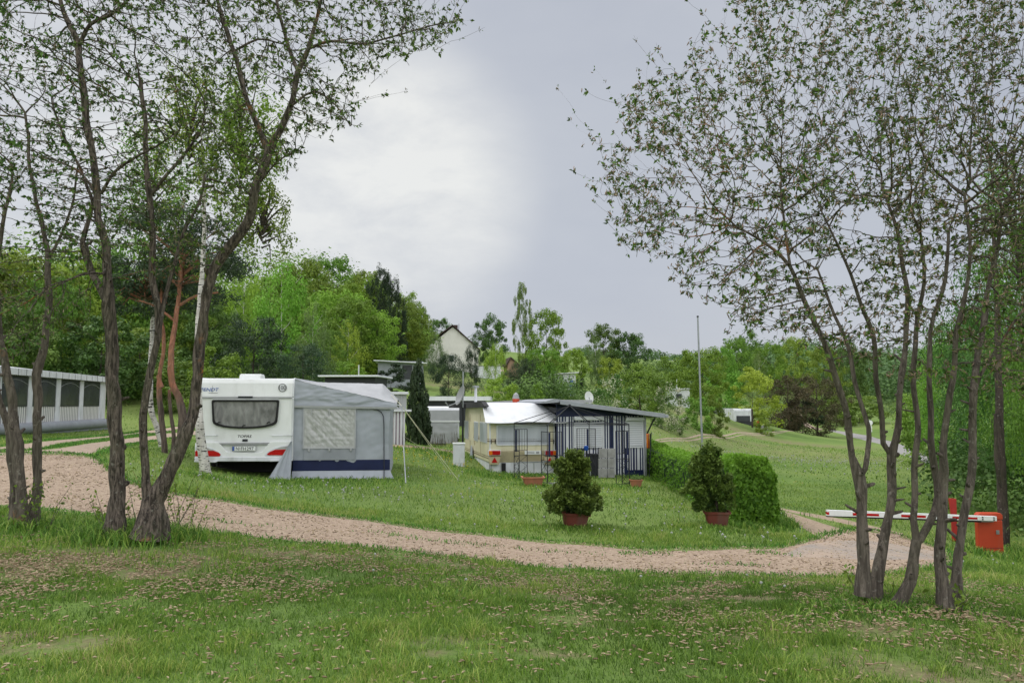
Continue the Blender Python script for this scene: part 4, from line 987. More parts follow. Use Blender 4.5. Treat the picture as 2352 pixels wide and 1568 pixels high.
    ua, z1_ = U(545.5, 998.6); ub, z0_ = U(577.5, 1004.6); text_mesh('model_lettering', 'TOPAS', M_black, t, ua, ub, z0_, z1_, .026, .25, bold=.008)
    rect(MB(), f, 556.5, 1008, 568.5, 1013.5, .01, .04).build('latch_plate', M_dark, t)
    ua, z1_ = U(460, 890.5); ub, z0_ = U(501.5, 898); text_mesh('brand_lettering', 'FENDT', M_blueL, t, ua, ub, z0_, z1_, .052, .2)
    b = MB(); u, z = U(486.3, 894); b.bar((u-.004, .05, z-.11), (u+.004, .05, z+.10), .008, .004); ua, z = U(478, 902.5); ub, _ = U(499, 902.5); b.bx(ua, ub, .045, .06, z, z+.01); b.build('brand_flourish', M_grey, t)
    u, z = U(648, 890); r_ = .099
    s = MB().prism([(u+r_*math.cos(k*math.pi/16), z+r_*math.sin(k*math.pi/16)) for k in range(32)], .047, .07).build('speed_sticker', M_white2, t)
    c1 = [(u+r_*math.cos(k*math.pi/16), z+r_*math.sin(k*math.pi/16)) for k in range(32)]; c2 = [(u+(r_-.012)*math.cos(k*math.pi/16), z+(r_-.012)*math.sin(k*math.pi/16)) for k in range(32)]
    MB().ring(c1, c2, .043, .06).build('sticker_ring', M_black, s)
    text_mesh('sticker_number', '100', M_black, s, u-.073, u+.073, z-.048, z+.048, .045)
    # roof vent, wheels, underside
    ua, z = U(537, 866); ub, _ = U(588, 866)
    MB().xprism([(.6, zt+.0), (.64, zt+.10), (.75, zt+.13), (1.1, zt+.13), (1.2, zt+.10), (1.25, zt)], ua, ub).build('roof_vent', M_white, t, bevel=.02)
    for x in (.12, W-.32):
        wv = MB(); 
        for yy in (3.4,):
            wv.add([], [])
            ring = [(.30*math.cos(k*math.pi/12), .30*math.sin(k*math.pi/12)) for k in range(24)]
            wv.xprism([(yy+a, .32+c) for a, c in ring], x, x+.2)
        wv.build('wheel', M_black, t, bevel=.03)
    b = MB(); b.bx(.1, W-.1, .25, 6.2, zb-.06, zb+.03); b.bx(.3, .36, .3, 6, zb-.16, zb-.05); b.bx(W-.4, W-.34, .3, 6, zb-.16, zb-.05); b.bx(.05, W-.05, 5.6, 5.65, -.3, zb); b.bx(.02, .05, 1.8, 5.6, -.3, zb); b.bx(.06, W-.06, 1.15, 1.2, -.2, zb); b.build('underbody_and_shade_sheets', M_black, t)  # floor and chassis rails, plus black sheets added to deepen the shade beneath
    for x in (.35, W-.4): MB().bar((x, .55, zb), (x+.02, .45, .02), .05).build('corner_steady', M_steel, t)
    fp = [(-.0, .3), (W, .3), (W, 6.2), (0, 6.2)]
    NOGRASS.append([(f.o.x+x*f.c-y*f.s, f.o.y+x*f.s+y*f.c) for x, y in fp])
    return f, W, zt
def awning_tent(f, W, zt):
    # stands against the right flank of the caravan
    o = Fac(f.o.x+W*f.c, f.o.y+W*f.s, f.o.z, f.yaw)
    t = blank('awning_tent', 'grey fabric awning with dark blue band and wrinkled window beside the white caravan', 'awning tent', o)
    gx = lambda x, y: g1(o.o.x+x*o.c-y*o.s, o.o.y+x*o.s+y*o.c)-o.o.z
    Y0 = .12; U = lambda px, py, off=Y0: o.uv(px, py, off)
    XR, zr = U(897.5, 937); xc, zc = U(911.7, 926)
    L = 4.6
    def fold(x, z, k=0):
        return .018*mnoise.noise((x*1.2+z*1.6, z*2.6-x*1.4, 3+k))+.010*mnoise.noise((x*5+z*2, z*7-x*3, 1+k))
    top = [(676, 869), (700, 877), (735, 885.5), (771, 893.5), (810, 902), (846, 911), (880, 919), (911.7, 926)]
    tops = [U(*q) for q in top]
    def ztop(x): return float(np.interp(x, [q[0] for q in tops], [q[1] for q in tops]))
    x0s, zlow = U(676, 1082); zseam = lambda x: float(np.interp(x, [0, xc], [U(676, 931)[1], U(911, 935)[1]]))
    # side wall facing the camera
    def wall(u, v):
        x = .0+u*(XR); zb_ = U(676, 1081)[1]; zt_ = zseam(x); z = zb_+(zt_-zb_)*v
        edge = max(0, 1-abs(u-1)/.05)
        x2 = x-.035*math.sin(math.pi*min(1, v*1.0))*u
        return (x2, Y0+fold(x, z)*min(1, 6*v)*min(1, 4*(1-v)+.4), z)
    MB().grid(wall, 70, 60).build('side_wall', M_tent, t, smooth=True)
    def band(u, v):
        x = u*XR; za, zb_ = U(676, 1081)[1], U(676, 1056.5)[1]; return (x-.004, Y0-.006+fold(x, 0, 2)*.3, za+(zb_-za)*v)
    MB().grid(band, 50, 6).build('blue_band', M_navy, t, smooth=True)
    def skirt(u, v):
        x = -.02+u*(XR+.02)+(.10*u**6)*(1-v); z1_ = U(676, 1081.5)[1]; zg = gx(x, Y0)-.0; z = zg+(z1_-zg)*v
        return (x, Y0-(1-v)*.10+(.018*math.sin(x*26)+.03*mnoise.noise((x*5, 0, 2)))*(1-v), z)
    MB().grid(skirt, 90, 6).build('mud_skirt', M_tent, t, smooth=True)
    # flap over the back of the caravan
    def flap(u, v):
        zt_ = U(676, 1012)[1]; xb = U(621, 1095, Y0-.2)[0]; z0 = gx(xb*(1-u), 0); zz = z0+(zt_-z0)*v; xl = (xb*(1-v**.95)-.03)*(1-u)
        return (xl, -.15-.12*(1-v)+.02*math.sin(u*18+v*3)*(1-v)+.13*u*v, zz)
    MB().grid(flap, 40, 20).build('corner_flap', M_tent, t, smooth=True)
    # roof drape: from the rail on the caravan down to the front edge
    def roof(u, v):
        y = Y0-.03+v*L; s = min(1, v/.34); s = s*s*(3-2*s)
        x = xc*u; a = ztop(x)
        zf = 2.10 if True else 0
        rail = zt-.04; flat = rail+(U(879, 884.5, 2.9)[1]-rail)*min(1, u/.84)
        if u > .84: flat -= (u-.84)/.16*.42
        # the two ends sag back to the low corners
        e = max(0, (v-.80)/.20); e = e*e
        z = a*(1-s)+flat*s-e*.25*u
        return (x, y, z+fold(x*1.5, y*1.0, 4)*.9*min(1, u*6))
    MB().grid(roof, 50, 60).build('roof', M_tent2, t, smooth=True)
    # gable cloth between the roof edge and the seam
    def gable(u, v):
        x = xc*u; z0 = zseam(x)-.03; z1_ = max(ztop(x)-.005, z0+.02); z = z0+(z1_-z0)*v
        return (x, Y0-.05+.02*v+fold(x*1.2, z*2.2, 7)*1.6*min(1, 4*v)-.03*(1-v)*0, z)
    MB().grid(gable, 60, 24).build('gable_cloth', M_tent, t, smooth=True)
    b = MB(); pts = [(xc*k/20, Y0-.062, zseam(xc*k/20)-.03+.0) for k in range(21)]
    b.grid(lambda u, v: (xc*u, Y0-.065-.012*v, zseam(xc*u)-.05+.055*v), 20, 1); b.build('valance', M_tent2, t)
    # front wall (far side from the caravan)
    def front(u, v):
        y = Y0+u*(L-.2); za = gx(XR, y)+.02; zt_ = 1.72+(zt-.55-1.72)*math.sin(math.pi*min(1, u))**.6 if False else (zseam(XR)+(.28*math.sin(math.pi*u)**.5 if 0 < u < 1 else 0))
        return (XR-.0-.05*math.sin(math.pi*v)*(1-.5*u)+fold(y, v*2, 5), y, za+(zt_-za)*v)
    MB().grid(front, 40, 30).build('front_wall', M_tent, t, smooth=True)
    # window with film, roll-up blind edge and darker panel below
    (wx0, wz1), (wx1, _), (_, wz0) = U(699, 938.5, Y0-.03), U(816, 938.5, Y0-.03), U(757, 1028, Y0-.03)
    def film(u, v):
        x = wx0+(wx1-wx0)*u; z = wz0+(wz1-wz0)*v; m_ = min(1, 8*u)*min(1, 8*(1-u))*min(1, 8*v)
        a_, b_ = x+z, x-z
        return (x, Y0-.032-m_*(.030*mnoise.noise((a_*8, b_*1.3, 0))*(1-.6*u)+.012*mnoise.noise((x*3, z*13, 2))+.007*mnoise.noise((a_*22, b_*4, 4))), z)
    wn = MB().grid(film, 110, 60).build('window', M_net, t, smooth=True)
    b = MB(); b.ring([(wx0-.02, wz0-.02), (wx1+.02, wz0-.02), (wx1+.02, wz1+.02), (wx0-.02, wz1+.02)], [(wx0+.01, wz0+.01), (wx1-.01, wz0+.01), (wx1-.01, wz1-.01), (wx0+.01, wz1-.01)], Y0-.045, Y0-.02); b.build('window_hem', M_tent2, wn)
    (a0, c1), (a1, _), (_, c0) = U(698, 1030, Y0-.03), U(816, 1030, Y0-.03), U(757, 1056, Y0-.03)
    MB().grid(lambda u, v: (a0+(a1-a0)*u, Y0-.03+.006*math.sin(u*30), c0+(c1-c0)*v), 30, 3).build('lower_panel', M_tentmid, t, smooth=True)
    b = MB()
    for px in (710, 757, 806): u_ = U(px, 1030)[0]; MB().bx(u_-.02, u_+.02, Y0-.055, Y0-.03, c1-.06, c1+.0).build('window_toggle', M_tent2, wn)
    for px in (716, 757, 798): u_ = U(px, 945)[0]; MB().bx(u_-.008, u_+.008, Y0-.06, Y0-.03, wz1-.16, wz1-.01).build('window_strap', M_tent2, wn)
    zp = [(821, 937.8), (850, 938), (866, 940), (876, 946), (881, 956), (882, 980), (882.3, 1080), (882.5, 1100)]
    MB().tube([Vector((U(*q)[0], Y0-.035 if q[1] < 1085 else Y0-.13, U(*q)[1])) for q in zp], .011, 5).build('zip', M_dark, t)
    # poles and guy ropes at the corner
    def lp(px, py, d): return o.loc(P(px, py, d))
    top_ = lp(923, 932, 19.25)
    foot = G(932, 1111); fl = o.loc((foot.x, foot.y, foot.z+.02))
    MB().tube([lp(909, 929, 19.35), top_, lp(927, 1025, 19.15), fl], .014, 6).build('awning_pole', M_steel, t)
    for (px, py) in ((1036, 1092), (1052, 1104)):
        q = G(px, py); ql = o.loc((q.x, q.y, q.z+.03)); MB().tube([top_, (top_+ql)/2-Vector((0, 0, .02)), ql], .0075, 5).build('guy_rope', M_rope, t)
        MB().tube([ql+Vector((0, 0, .05)), ql-Vector((.0, 0, .12))], .008, 5).build('tent_peg', M_steel, t)
    q = G(1003, 1052); ql = o.loc((q.x, q.y, q.z+.03)); MB().tube([lp(925, 1000, 19.6), ql], .004, 4).build('guy_rope', M_rope, t)
    q = G(932, 1109); MB().tube([lp(880, 888, 22), (lp(880, 888, 22)+top_)/2, top_], .006, 4).build('guy_rope', M_rope, t)
    NOGRASS.append([(o.o.x+x*o.c-y*o.s, o.o.y+x*o.s+y*o.c) for x, y in ((-.2, .2), (XR, .2), (XR, L), (-.2, L))])
# ---------------------------------------------- cream caravan
def cream_caravan():
    yaw = R(11.2); p = P(1124.5, 1063, 26.4); f = Fac(p.x, p.y, P(1124.5, 1091, 26.4).z, yaw); U = lambda px, py, off=0: f.uv(px, py, off)
    t = blank('caravan', 'old cream caravan under a pale roof cover, with orange and red lights above warning triangles', 'caravan', f)
    W = U(1274, 1000)[0]; zb = U(1124.5, 1063)[1]; ct = P(1180, 925.5, 27.3).z-f.o.z; zt = ct-.12; L = 6.2
    prof = [(.10, zb), (.0, zb+.35), (.0, zb+.95), (.04, zb+1.36), (.42, zt-.27), (.95, zt), (L-.5, zt), (L-.2, zt-.2), (L, zb+.9), (L-.1, zb)]
    MB().xprism(prof, 0, W).build('body', M_cream, t, bevel=.03)
    yb = lambda z: float(np.interp(z, [q[1] for q in prof[:5]], [q[0] for q in prof[:5]]))
    # brown trim lines round the waist
    zw = U(1200, 1012.5)[1]; b = MB(); b.bx(-.008, W+.008, -.012, L*.98, zw-.016, zw+.016); b.bx(-.008, W+.008, -.012, L*.98, zw+.06, zw+.075); b.build('waist_trim', M_brown, t)
    z2 = zb+.13; b = MB(); b.bx(-.008, .002, .08, L-.2, z2, z2+.018); b.bx(-.008, .002, .08, L-.2, z2+.07, z2+.08); b.build('lower_trim', M_brown, t)
    b = MB(); b.xprism([(.09, zb+.01), (-.012, zb+.36), (-.012, zb+.40), (.02, zb+.40), (.12, zb+.02)], .06, W-.06); b.build('lower_panel', M_creamdk, t)
    b = MB()
    for x in (.0, W-.03): MB().xprism([(y-.012, z) for y, z in prof[:6]]+[(y+.03, z-.02) for y, z in reversed(prof[:6])], x-.008, x+.038).build('corner_rail', M_white2, t)
    # rear window
    (u0, z1), (u1, _), (_, z0) = U(1142, 977), U(1258, 977), U(1200, 1020)
    wf = MB().ring(rrect(u0-.03, u1+.03, z0-.03, z1+.03, .05), rrect(u0+.01, u1-.01, z0+.01, z1-.01, .04), -.03, .08).build('window', M_white2, t)
    MB().prism(rrect(u0, u1, z0, z1, .04), -.012, .07).build('pane', M_curtainL, wf)
    for px in (1128, 1137.5, 1271):
        b = MB(); u, z = U(px, 1014); b.bx(u-.012, u+.012, -.03, .03, z-.07, z+.07); b.build('corner_handle', M_black, t)
    # side windows and door panels
    def side(ya, yb_, za, zb_, m, nm, fr=True):
        fr_ = MB(); fr_.bx(-.022, 0.0, ya-.03, yb_+.03, za-.03, zb_+.03); o = fr_.build(nm, M_white2, t)
        q = MB(); q.bx(-.03, -.02, ya, yb_, za, zb_); q.build('pane', m, o)
    S = lambda px: None
    def sy(px):                                            # depth along the flank that shows at px
        k = (px-CX)/FPX/cp; return (k*f.o.y-f.o.x)/(-f.s-k*f.c) if True else 0
    def szz(px, py): 
        y = sy(px); d = f.o.y+y*f.c; return P(px, py, d).z-f.o.z
    for a, c, yt, yb2 in ((1104, 1119.5, 971, 1013), (1091, 1099.5, 969.5, 1010), (1069, 1077, 967.5, 1005)):
        y1, y0 = sy(a), sy(c); side(y0, y1, szz((a+c)/2, yb2), szz((a+c)/2, yt), M_curtainL, 'side_window')
    y1, y0 = sy(1078.5), sy(1089); zA, zB = szz(1084, 1012), szz(1084, 968)
    b = MB(); b.bx(-.012, 0, y0, y1, zA, zB); b.build('door_panel', M_cream, t)
    b = MB()
    for px in (1081, 1104): y = sy(px); MB().bx(-.010, .002, y-.008, y+.008, zb+.16, zt-.3).build('panel_seam', M_brown, t)
    b = MB(); y = sy(1091); b.bx(-.02, 0, y-.13, y+.13, zb+.45, zb+.62); b.build('service_flap', M_creamdk, t)
    y = sy(1087.5)
    def cover(u, v):
        a = math.pi*u; rr = .33+.02*math.sin(7*a); return (-.05-.05*math.sin(a)*v-.03*math.sin(9*a)*(1-v)**2, y+math.cos(a)*rr*(1.0 if v < .6 else 1.0-(v-.6)*1.3), -.02+v*.74*(1 if v < .7 else 1)-0*.1)
    MB().grid(lambda u, v: (-.06-.03*math.sin(u*22)*(1-v), y+(u-.5)*.62*math.sqrt(max(.03, 1-(v*.98)**3)), .0+v*.80), 30, 16).build('wheel_cover', M_tent, t, smooth=True, solid=.01)
    # lights
    for (xa, xb, orf) in ((1122.5, 1148.5, 0), (1252, 1276.5, 1)):
        (u0, z1), (u1, _), (_, z0) = U(xa, 1034.5), U(xb, 1034.5), U(xa, 1044.5)
        h = MB().bx(u0-.02, u1+.02, -.05, .03, z0-.02, z1+.02).build('tail_light', M_white2, t, bevel=.008)
        w_ = u1-u0
        if orf: MB().bx(u0, u1-w_*.3, -.075, 0, z0, z1).build('red_lens', M_redl, h, bevel=.01); MB().bx(u1-w_*.3+.004, u1, -.075, 0, z0, z1).build('orange_lens', M_orl, h, bevel=.01)
        else: MB().bx(u0+w_*.3, u1, -.075, 0, z0, z1).build('red_lens', M_redl, h, bevel=.01); MB().bx(u0, u0+w_*.3-.004, -.075, 0, z0, z1).build('orange_lens', M_orl, h, bevel=.01)
        c = (u0+u1)/2+(0 if not orf else -.03); z = z0-.10
        pl = MB().prism([(c-.20, z+.04), (c+.20, z+.04), (c+.15, z-.21), (c-.15, z-.21)], -.035, .09).build('reflector_plate', M_creamdk, t)
        MB().prism([(c-.10, z-.15), (c+.10, z-.15), (c, z+.03)], -.05, -.03).build('warning_triangle', M_redl, pl)
    # number plate with registration sign
    q = rect(MB(), f, 1205, 1034.5, 1242, 1043, -.03, .03).build('number_plate', M_white, t)
    rect(MB(), f, 1210, 1036.6, 1227, 1037.8, -.034, -.02).build('plate_characters', M_grey, q); rect(MB(), f, 1210, 1039.6, 1227, 1040.8, -.034, -.02).build('plate_characters', M_grey, q); rect(MB(), f, 1231, 1036.6, 1238, 1041, -.034, -.02).build('plate_characters', M_grey, q)
    # bumper bar, jack
    MB().tube([(.95, -.10, zb+.02), (1.6, -.12, zb+.02), (W-.1, -.10, zb+.03)], .025, 6).build('rear_step', M_steel, t)
    b = MB(); b.bar((.98, -.02, zb), (.98, -.02, 0), .03); b.bar((1.2, -.02, zb-.1), (1.2, -.02, -.02), .025); b.build('jockey_post', M_steel, t)
    # white skirting boards
    b = MB(); x = 0.05
    for w_ in (.42, .50, .52, .36, .30): b.bx(x, min(x+w_, W-.02), .10, .12, -.12, zb+.02); x += w_+.02
    b.build('rear_skirting', M_white2, t)
    b = MB(); y = .05
    for w_ in (1.15, .7, 1.2, 1.3, 1.2): b.bx(.03, .05, y, y+w_, -.12, zb+.02); y += w_+.02
    b.build('side_skirting', M_white2, t)
    MB().bx(.02, .07, .06, .13, -.15, zb).build('support_post', M_black, t); MB().bx(.42, .56, .04, .09, -.12, zb-.01).build('support_post', M_black, t)
    # roof cover: pale sheet lying over the roof and hanging over the tail
    crest = [(1099.6, 928), (1180, 925), (1265, 928)]
    (xa, za), (xb, zb2) = U(1113, 969), U(1306, 965.5, -.25)
    def sheet(u, v):
        # v 0 lower hem in front, .55 crest, 1 far end
        if v < .5:
            s = v/.5; x = (xa-.02)*(1-u)+xb*u; xt = (-.10)*(1-u)+(W-.25)*u; x = x*(1-s)+xt*s; y = -.30+1.25*s
            zlow = za-.02; zz = zlow+(ct-zlow)*(.9*s+.1*math.sin(s*math.pi/2))
            zz -= .02*math.sin(u*9)*(1-s)
        else:
            s = (v-.5)/.5; x = (-.10)*(1-u)+(W+.2-.25)*u-.0; y = .95+s*(L-1.1); zz = ct+.03*math.sin(s*3)-.02*s
            x = (-.10)*(1-u)+(W-.25+.45*min(1, s*2))*u
        zz -= .05*(abs(u-.5)*2)**6*(0 if v < .15 else 1)
        return (x, y, zz+.008*mnoise.noise((x*2, y*2, 0)))
    MB().grid(sheet, 40, 40).build('roof_cover', M_cover, t, smooth=True, solid=.015)
    b = MB(); b.xprism([(.25, zt+.02), (.9, zt+.17), (L+.1, zt+.17), (L+.1, zt-.08), (.55, zt-.02)], -.14, .02); b.build('roof_edge', M_roofdark, t)
    b = MB(); b.bx(-.62, -.10, 4.9, L+.4, zt-.06, zt+.10); b.build('side_canopy', M_roofdark, t)
    b = MB(); b.bx(xb-.5, xb-.18, -.22, -.12, zb+1.42, zb+1.55); b.build('lamp_box', M_grey, t, bevel=.02)
    NOGRASS.append([(f.o.x+x*f.c-y*f.s, f.o.y+x*f.s+y*f.c) for x, y in ((0, 0), (W, 0), (W, L), (0, L))])
    return f, W, zt
def striped_hut(cf, cW):
    p = P(1279, 1090, 26.6); f = Fac(p.x, p.y, P(1481, 1094, 27.1).z, R(11.2)); U = lambda px, py, off=0: f.uv(px, py, off)
    t = blank('garden_hut', 'navy and white striped hut with white roller shutters and a sloping grey roof', 'hut', f)
    XR = U(1480.5, 1000)[0]; D = 4.2
    zw = lambda px, py: U(px, py)[1]
    # striped wall with its top under the sloping roof
    wt = [(0, zw(1279, 957)), (XR, zw(1480, 957))]; zr = [(0.0, zw(1285, 926)), (XR, zw(1481, 949))]
    MB().prism([(0, -.3), (XR, -.3), (XR, wt[1][1]+.04), (0, wt[0][1])], 0, .06).build('wall', M_stripe, t)
    MB().prism([(.0, wt[0][1]), (XR, wt[1][1]+.04), (XR, zr[1][1]), (0, zr[0][1])], .02, .08).build('gable_board', M_navyp, t)
    b = MB(); b.bx(XR-.06, XR, .06, D, -.3, zr[1][1]-.02); b.build('side_wall', M_stripe, t)
    b = MB(); b.bx(0.02, XR-.06, D-.06, D, -.3, zr[1][1]-.02); b.build('back_wall', M_navyp, t)
    rect(MB(), f, 1437, 1079, 1478, 1096, -.02, .0).build('base_board', M_navyp, t)
    b = MB(); b.bx(XR-.02, XR+.05, -.04, .05, -.3, zr[1][1]-.03); b.build('corner_post', M_steel, t)
    b = MB()
    for px in (1405.5, 1437.5): u = U(px, 1000)[0]; b.bx(u-.03, u+.03, -.035, -.0, -.2, wt[0][1]-.0)
    b.build('wall_post', M_navyp, t)
    # roof slab
    (ua, za), (ub, zb) = U(1287, 919, -.55), U(1526, 950.5, -.55)
    th = .12
    o = MB().prism([(ua, za-th), (ub, zb-th), (ub, zb), (ua, za)], -.55, D+.3).build('roof', M_roofdark, t)
    b = MB(); b.prism([(ua-.01, za-th-.015), (ub+.01, zb-th-.015), (ub+.01, zb+.012), (ua-.01, za+.012)], -.60, -.552); b.build('fascia', M_fascia, t, bevel=.01)
    b = MB(); b.bx(ub+.0, ub+.13, -.62, D+.3, zb-.13, zb-.02); b.build('gutter', M_fascia, t, bevel=.02)
    b = MB(); b.prism([(ua-.45, za-.10), (ua, za-.06), (ua, za+.03), (ua-.2, za+.05), (ua-.5, za-.04)], -.5, D); b.build('roof_flashing', M_fascia, t)
    MB().tube([(ub-.25, -.3, zb-.14), (ub-.30, -.25, zb-.25), (XR+.1, -.05, zb-.62), (XR+.06, 0, zb-.75)], .03, 8).build('drain_pipe', M_dark, t)
    # roller shutters
    for x0, x1, yt, yb, bt, bb in ((1321, 1380, 970, 1024, 955.5, 965), (1438, 1473, 967, 1024, 957.5, 966)):
        (u0, z1), (u1, _), (_, z0) = U(x0, yt), U(x1, yt), U(x0, yb)
        w_ = MB(); w_.bx(u0-.05, u1+.05, -.045, -.0, z0-.06, z1+.02); fr = w_.build('window', M_white2, t)
        MB().bx(u0, u1, -.06, -.04, z0, z1+.01).build('shutter', M_shutter, fr)
        _, h1 = U(x0, bt); _, h0 = U(x0, bb)
        MB().bx(u0-.06, u1+.06, -.17, 0, h0, h1).build('shutter_box', M_white2, fr, bevel=.03)
    NOGRASS.append([(f.o.x+x*f.c-y*f.s, f.o.y+x*f.s+y*f.c) for x, y in ((0, 0), (XR, 0), (XR, D), (0, D))])
    return f
def gazebo():
    FL = Vector((1.0, 22.3)); a = Vector((-.356, .934)); b_ = Vector((.934, .356)); s = 2.62
    C4 = [FL, FL+b_*s, FL+b_*s+a*s, FL+a*s]; cen = sum(C4, Vector((0, 0)))/4
    z0 = g1(cen.x, cen.y); t = thing('gazebo_frame', 'dark bare metal gazebo frame without its canvas, standing before the striped hut', 'gazebo', (cen.x, cen.y, z0), 0)
    loc = lambda v, z: Vector((v.x-cen.x, v.y-cen.y, z-z0)); zr = P(1256, 975, 22.4).z; ap = P(1299, 931, cen.y); ap = Vector((0, 0, ap.z-z0))
    dirs = [(b_, a), (-b_, a), (-b_, -a), (b_, -a)]
    q = MB()
    for i in range(4):
        A, B_ = C4[i], C4[(i+1) % 4]; q.bar(loc(A, zr), loc(B_, zr), .021); q.bar(loc(A, zr-.035), loc(B_, zr-.035), .015)
    q.build('ring_beam', M_iron, t)
    for i in range(4):
        MB().bar(loc(C4[i], zr), ap, .019).build('rafter', M_iron, t)
        A = (C4[i]+C4[(i+1) % 4])/2; MB().bar(loc(A, zr), ap, .016).build('rafter', M_iron, t)
    q = MB(); q.lathe([(.0, .05), (.04, .03), (.05, -.03), (0, -.05)], tuple(ap), 12); q.build('crown_hub', M_iron, t)
    for i in range(4):
        c = C4[i]; gb = g1(c.x, c.y); pan = MB()
        pan.bar(loc(c, gb-.05), loc(c, zr), .024)
        for d in dirs[i]:
            w_ = .44; e = c+d*w_; pan.bar(loc(e, gb-.05), loc(e, zr-.2 if True else zr), .022)
            for zz in (zr-.2, zr-.86, zr-1.02, gb+.06): pan.bar(loc(c, zz), loc(e, zz), .016)
            for k in range(1, 5): m_ = c+d*w_*k/5; pan.bar(loc(m_, zr-.2), loc(m_, zr-.86), .009)
            for k in range(2):
                za, zb2 = zr-1.02-k*(zr-1.02-gb-.06)/2, zr-1.02-(k+1)*(zr-1.02-gb-.06)/2
                pan.bar(loc(c, za), loc(e, zb2), .009); pan.bar(loc(e, za), loc(c, zb2), .009)
        pan.build('corner_panel', M_iron, t)
        pf = MB(); e = c+dirs[i][0]*.06
        pf.bar(loc(e, zr-.22), loc(e, zr-.9), .06, .02); pf.build('navy_slat', M_navyp, t)
    return t
def pole_things():
    # mast with dish
    b = atd(1064, 28.3); t = thing('antenna_mast', 'tall thin mast with a grey satellite dish beside the cream caravan', 'mast', b)
    h = P(1064, 853, 28.3).z-b.z; hm = P(1064, 935, 28.3).z-b.z
    q = MB(); q.tube([(0, 0, -.1), (0, 0, hm)], .035, 8); q.build('lower_pole', M_iron, t)
    q = MB(); q.tube([(0, 0, hm), (0, 0, h)], .024, 8); q.build('upper_pole', M_steel, t)
    hd = P(1060, 908, 28.3).z-b.z; prof = [(0, -.10), (.16, -.085), (.28, -.045), (.36, .0), (.365, .01), (.355, .015), (.27, -.03), (.15, -.07), (0, -.085)]
    q = MB(); q.lathe(prof, (0, 0, 0), 28, 1, 1.1)
    Mx = Matrix.Rotation(R(200), 4, 'Z')@Matrix.Rotation(R(72), 4, 'Y'); q.v = [tuple(Matrix.Translation((-.10, -.12, hd))@Mx@Vector(v)) for v in q.v]
    q.build('dish', M_grey, t, smooth=True)
    q = MB(); q.tube([(.02, 0, hd), (-.08, -.08, hd-.2), (-.5, -.3, hd-.38), (-.60, -.33, hd-.25)], [.04, .02, .015, .03], 6); q.build('dish_arm', M_steel, t)
    # white meter cabinet
    f = Fac(*atd(1042.5, 26.5), R(6)); t = blank('meter_cabinet', 'white upright cabinet standing in the grass at the left of the cream caravan', 'cabinet', f)
    (u1, z1) = f.uv(1067.5, 1020); w_ = u1; h = z1
    MB().bx(0, w_, 0, .3, -.1, h).build('cabinet_body', M_white2, t, bevel=.01); MB().bx(-.02, w_+.02, -.03, .33, h, h+.05).build('lid', M_white, t, bevel=.012); MB().bx(.03, w_-.03, -.012, .001, .05, h-.05).build('door', M_white2, t, bevel=.005)
    # flag pole behind the hedge
    b = atd(1610, 23.5); t = thing('flag_pole', 'tall bare grey flagpole rising behind the hedge', 'pole', b)
    tp = P(1602.5, 727, 23.5); v = tp-b; MB().tube([(0, 0, -.2), v*.5, v], [.032, .03, .024], 10).build('shaft', M_steel, t, smooth=True); MB().lathe([(0, .03), (.03, .025), (.034, 0), (.03, -.02)], tuple(v), 10).build('cap', M_dark, t)
    # little flag by the hut corner
    b = atd(1485, 26.2); t = thing('garden_flag', 'small black red and gold flag behind the hut corner', 'flag', b)
    z1 = P(1489, 992, 26.2).z-b.z; q = MB().tube([(0.02, 0, 0), (.12, 0, z1)], .012, 6).build('stick', M_dark, t)
    for k, m in enumerate((M_black, M_redp, M_orl)):
        MB().grid(lambda u, v, k=k: (.11-.035*k-.11*0-u*.0-.045*v-.02*k, .02*math.sin(v*5+k), z1-.05-u*.48), 8, 4).build('flag_stripe', m, t, smooth=True, solid=.004)
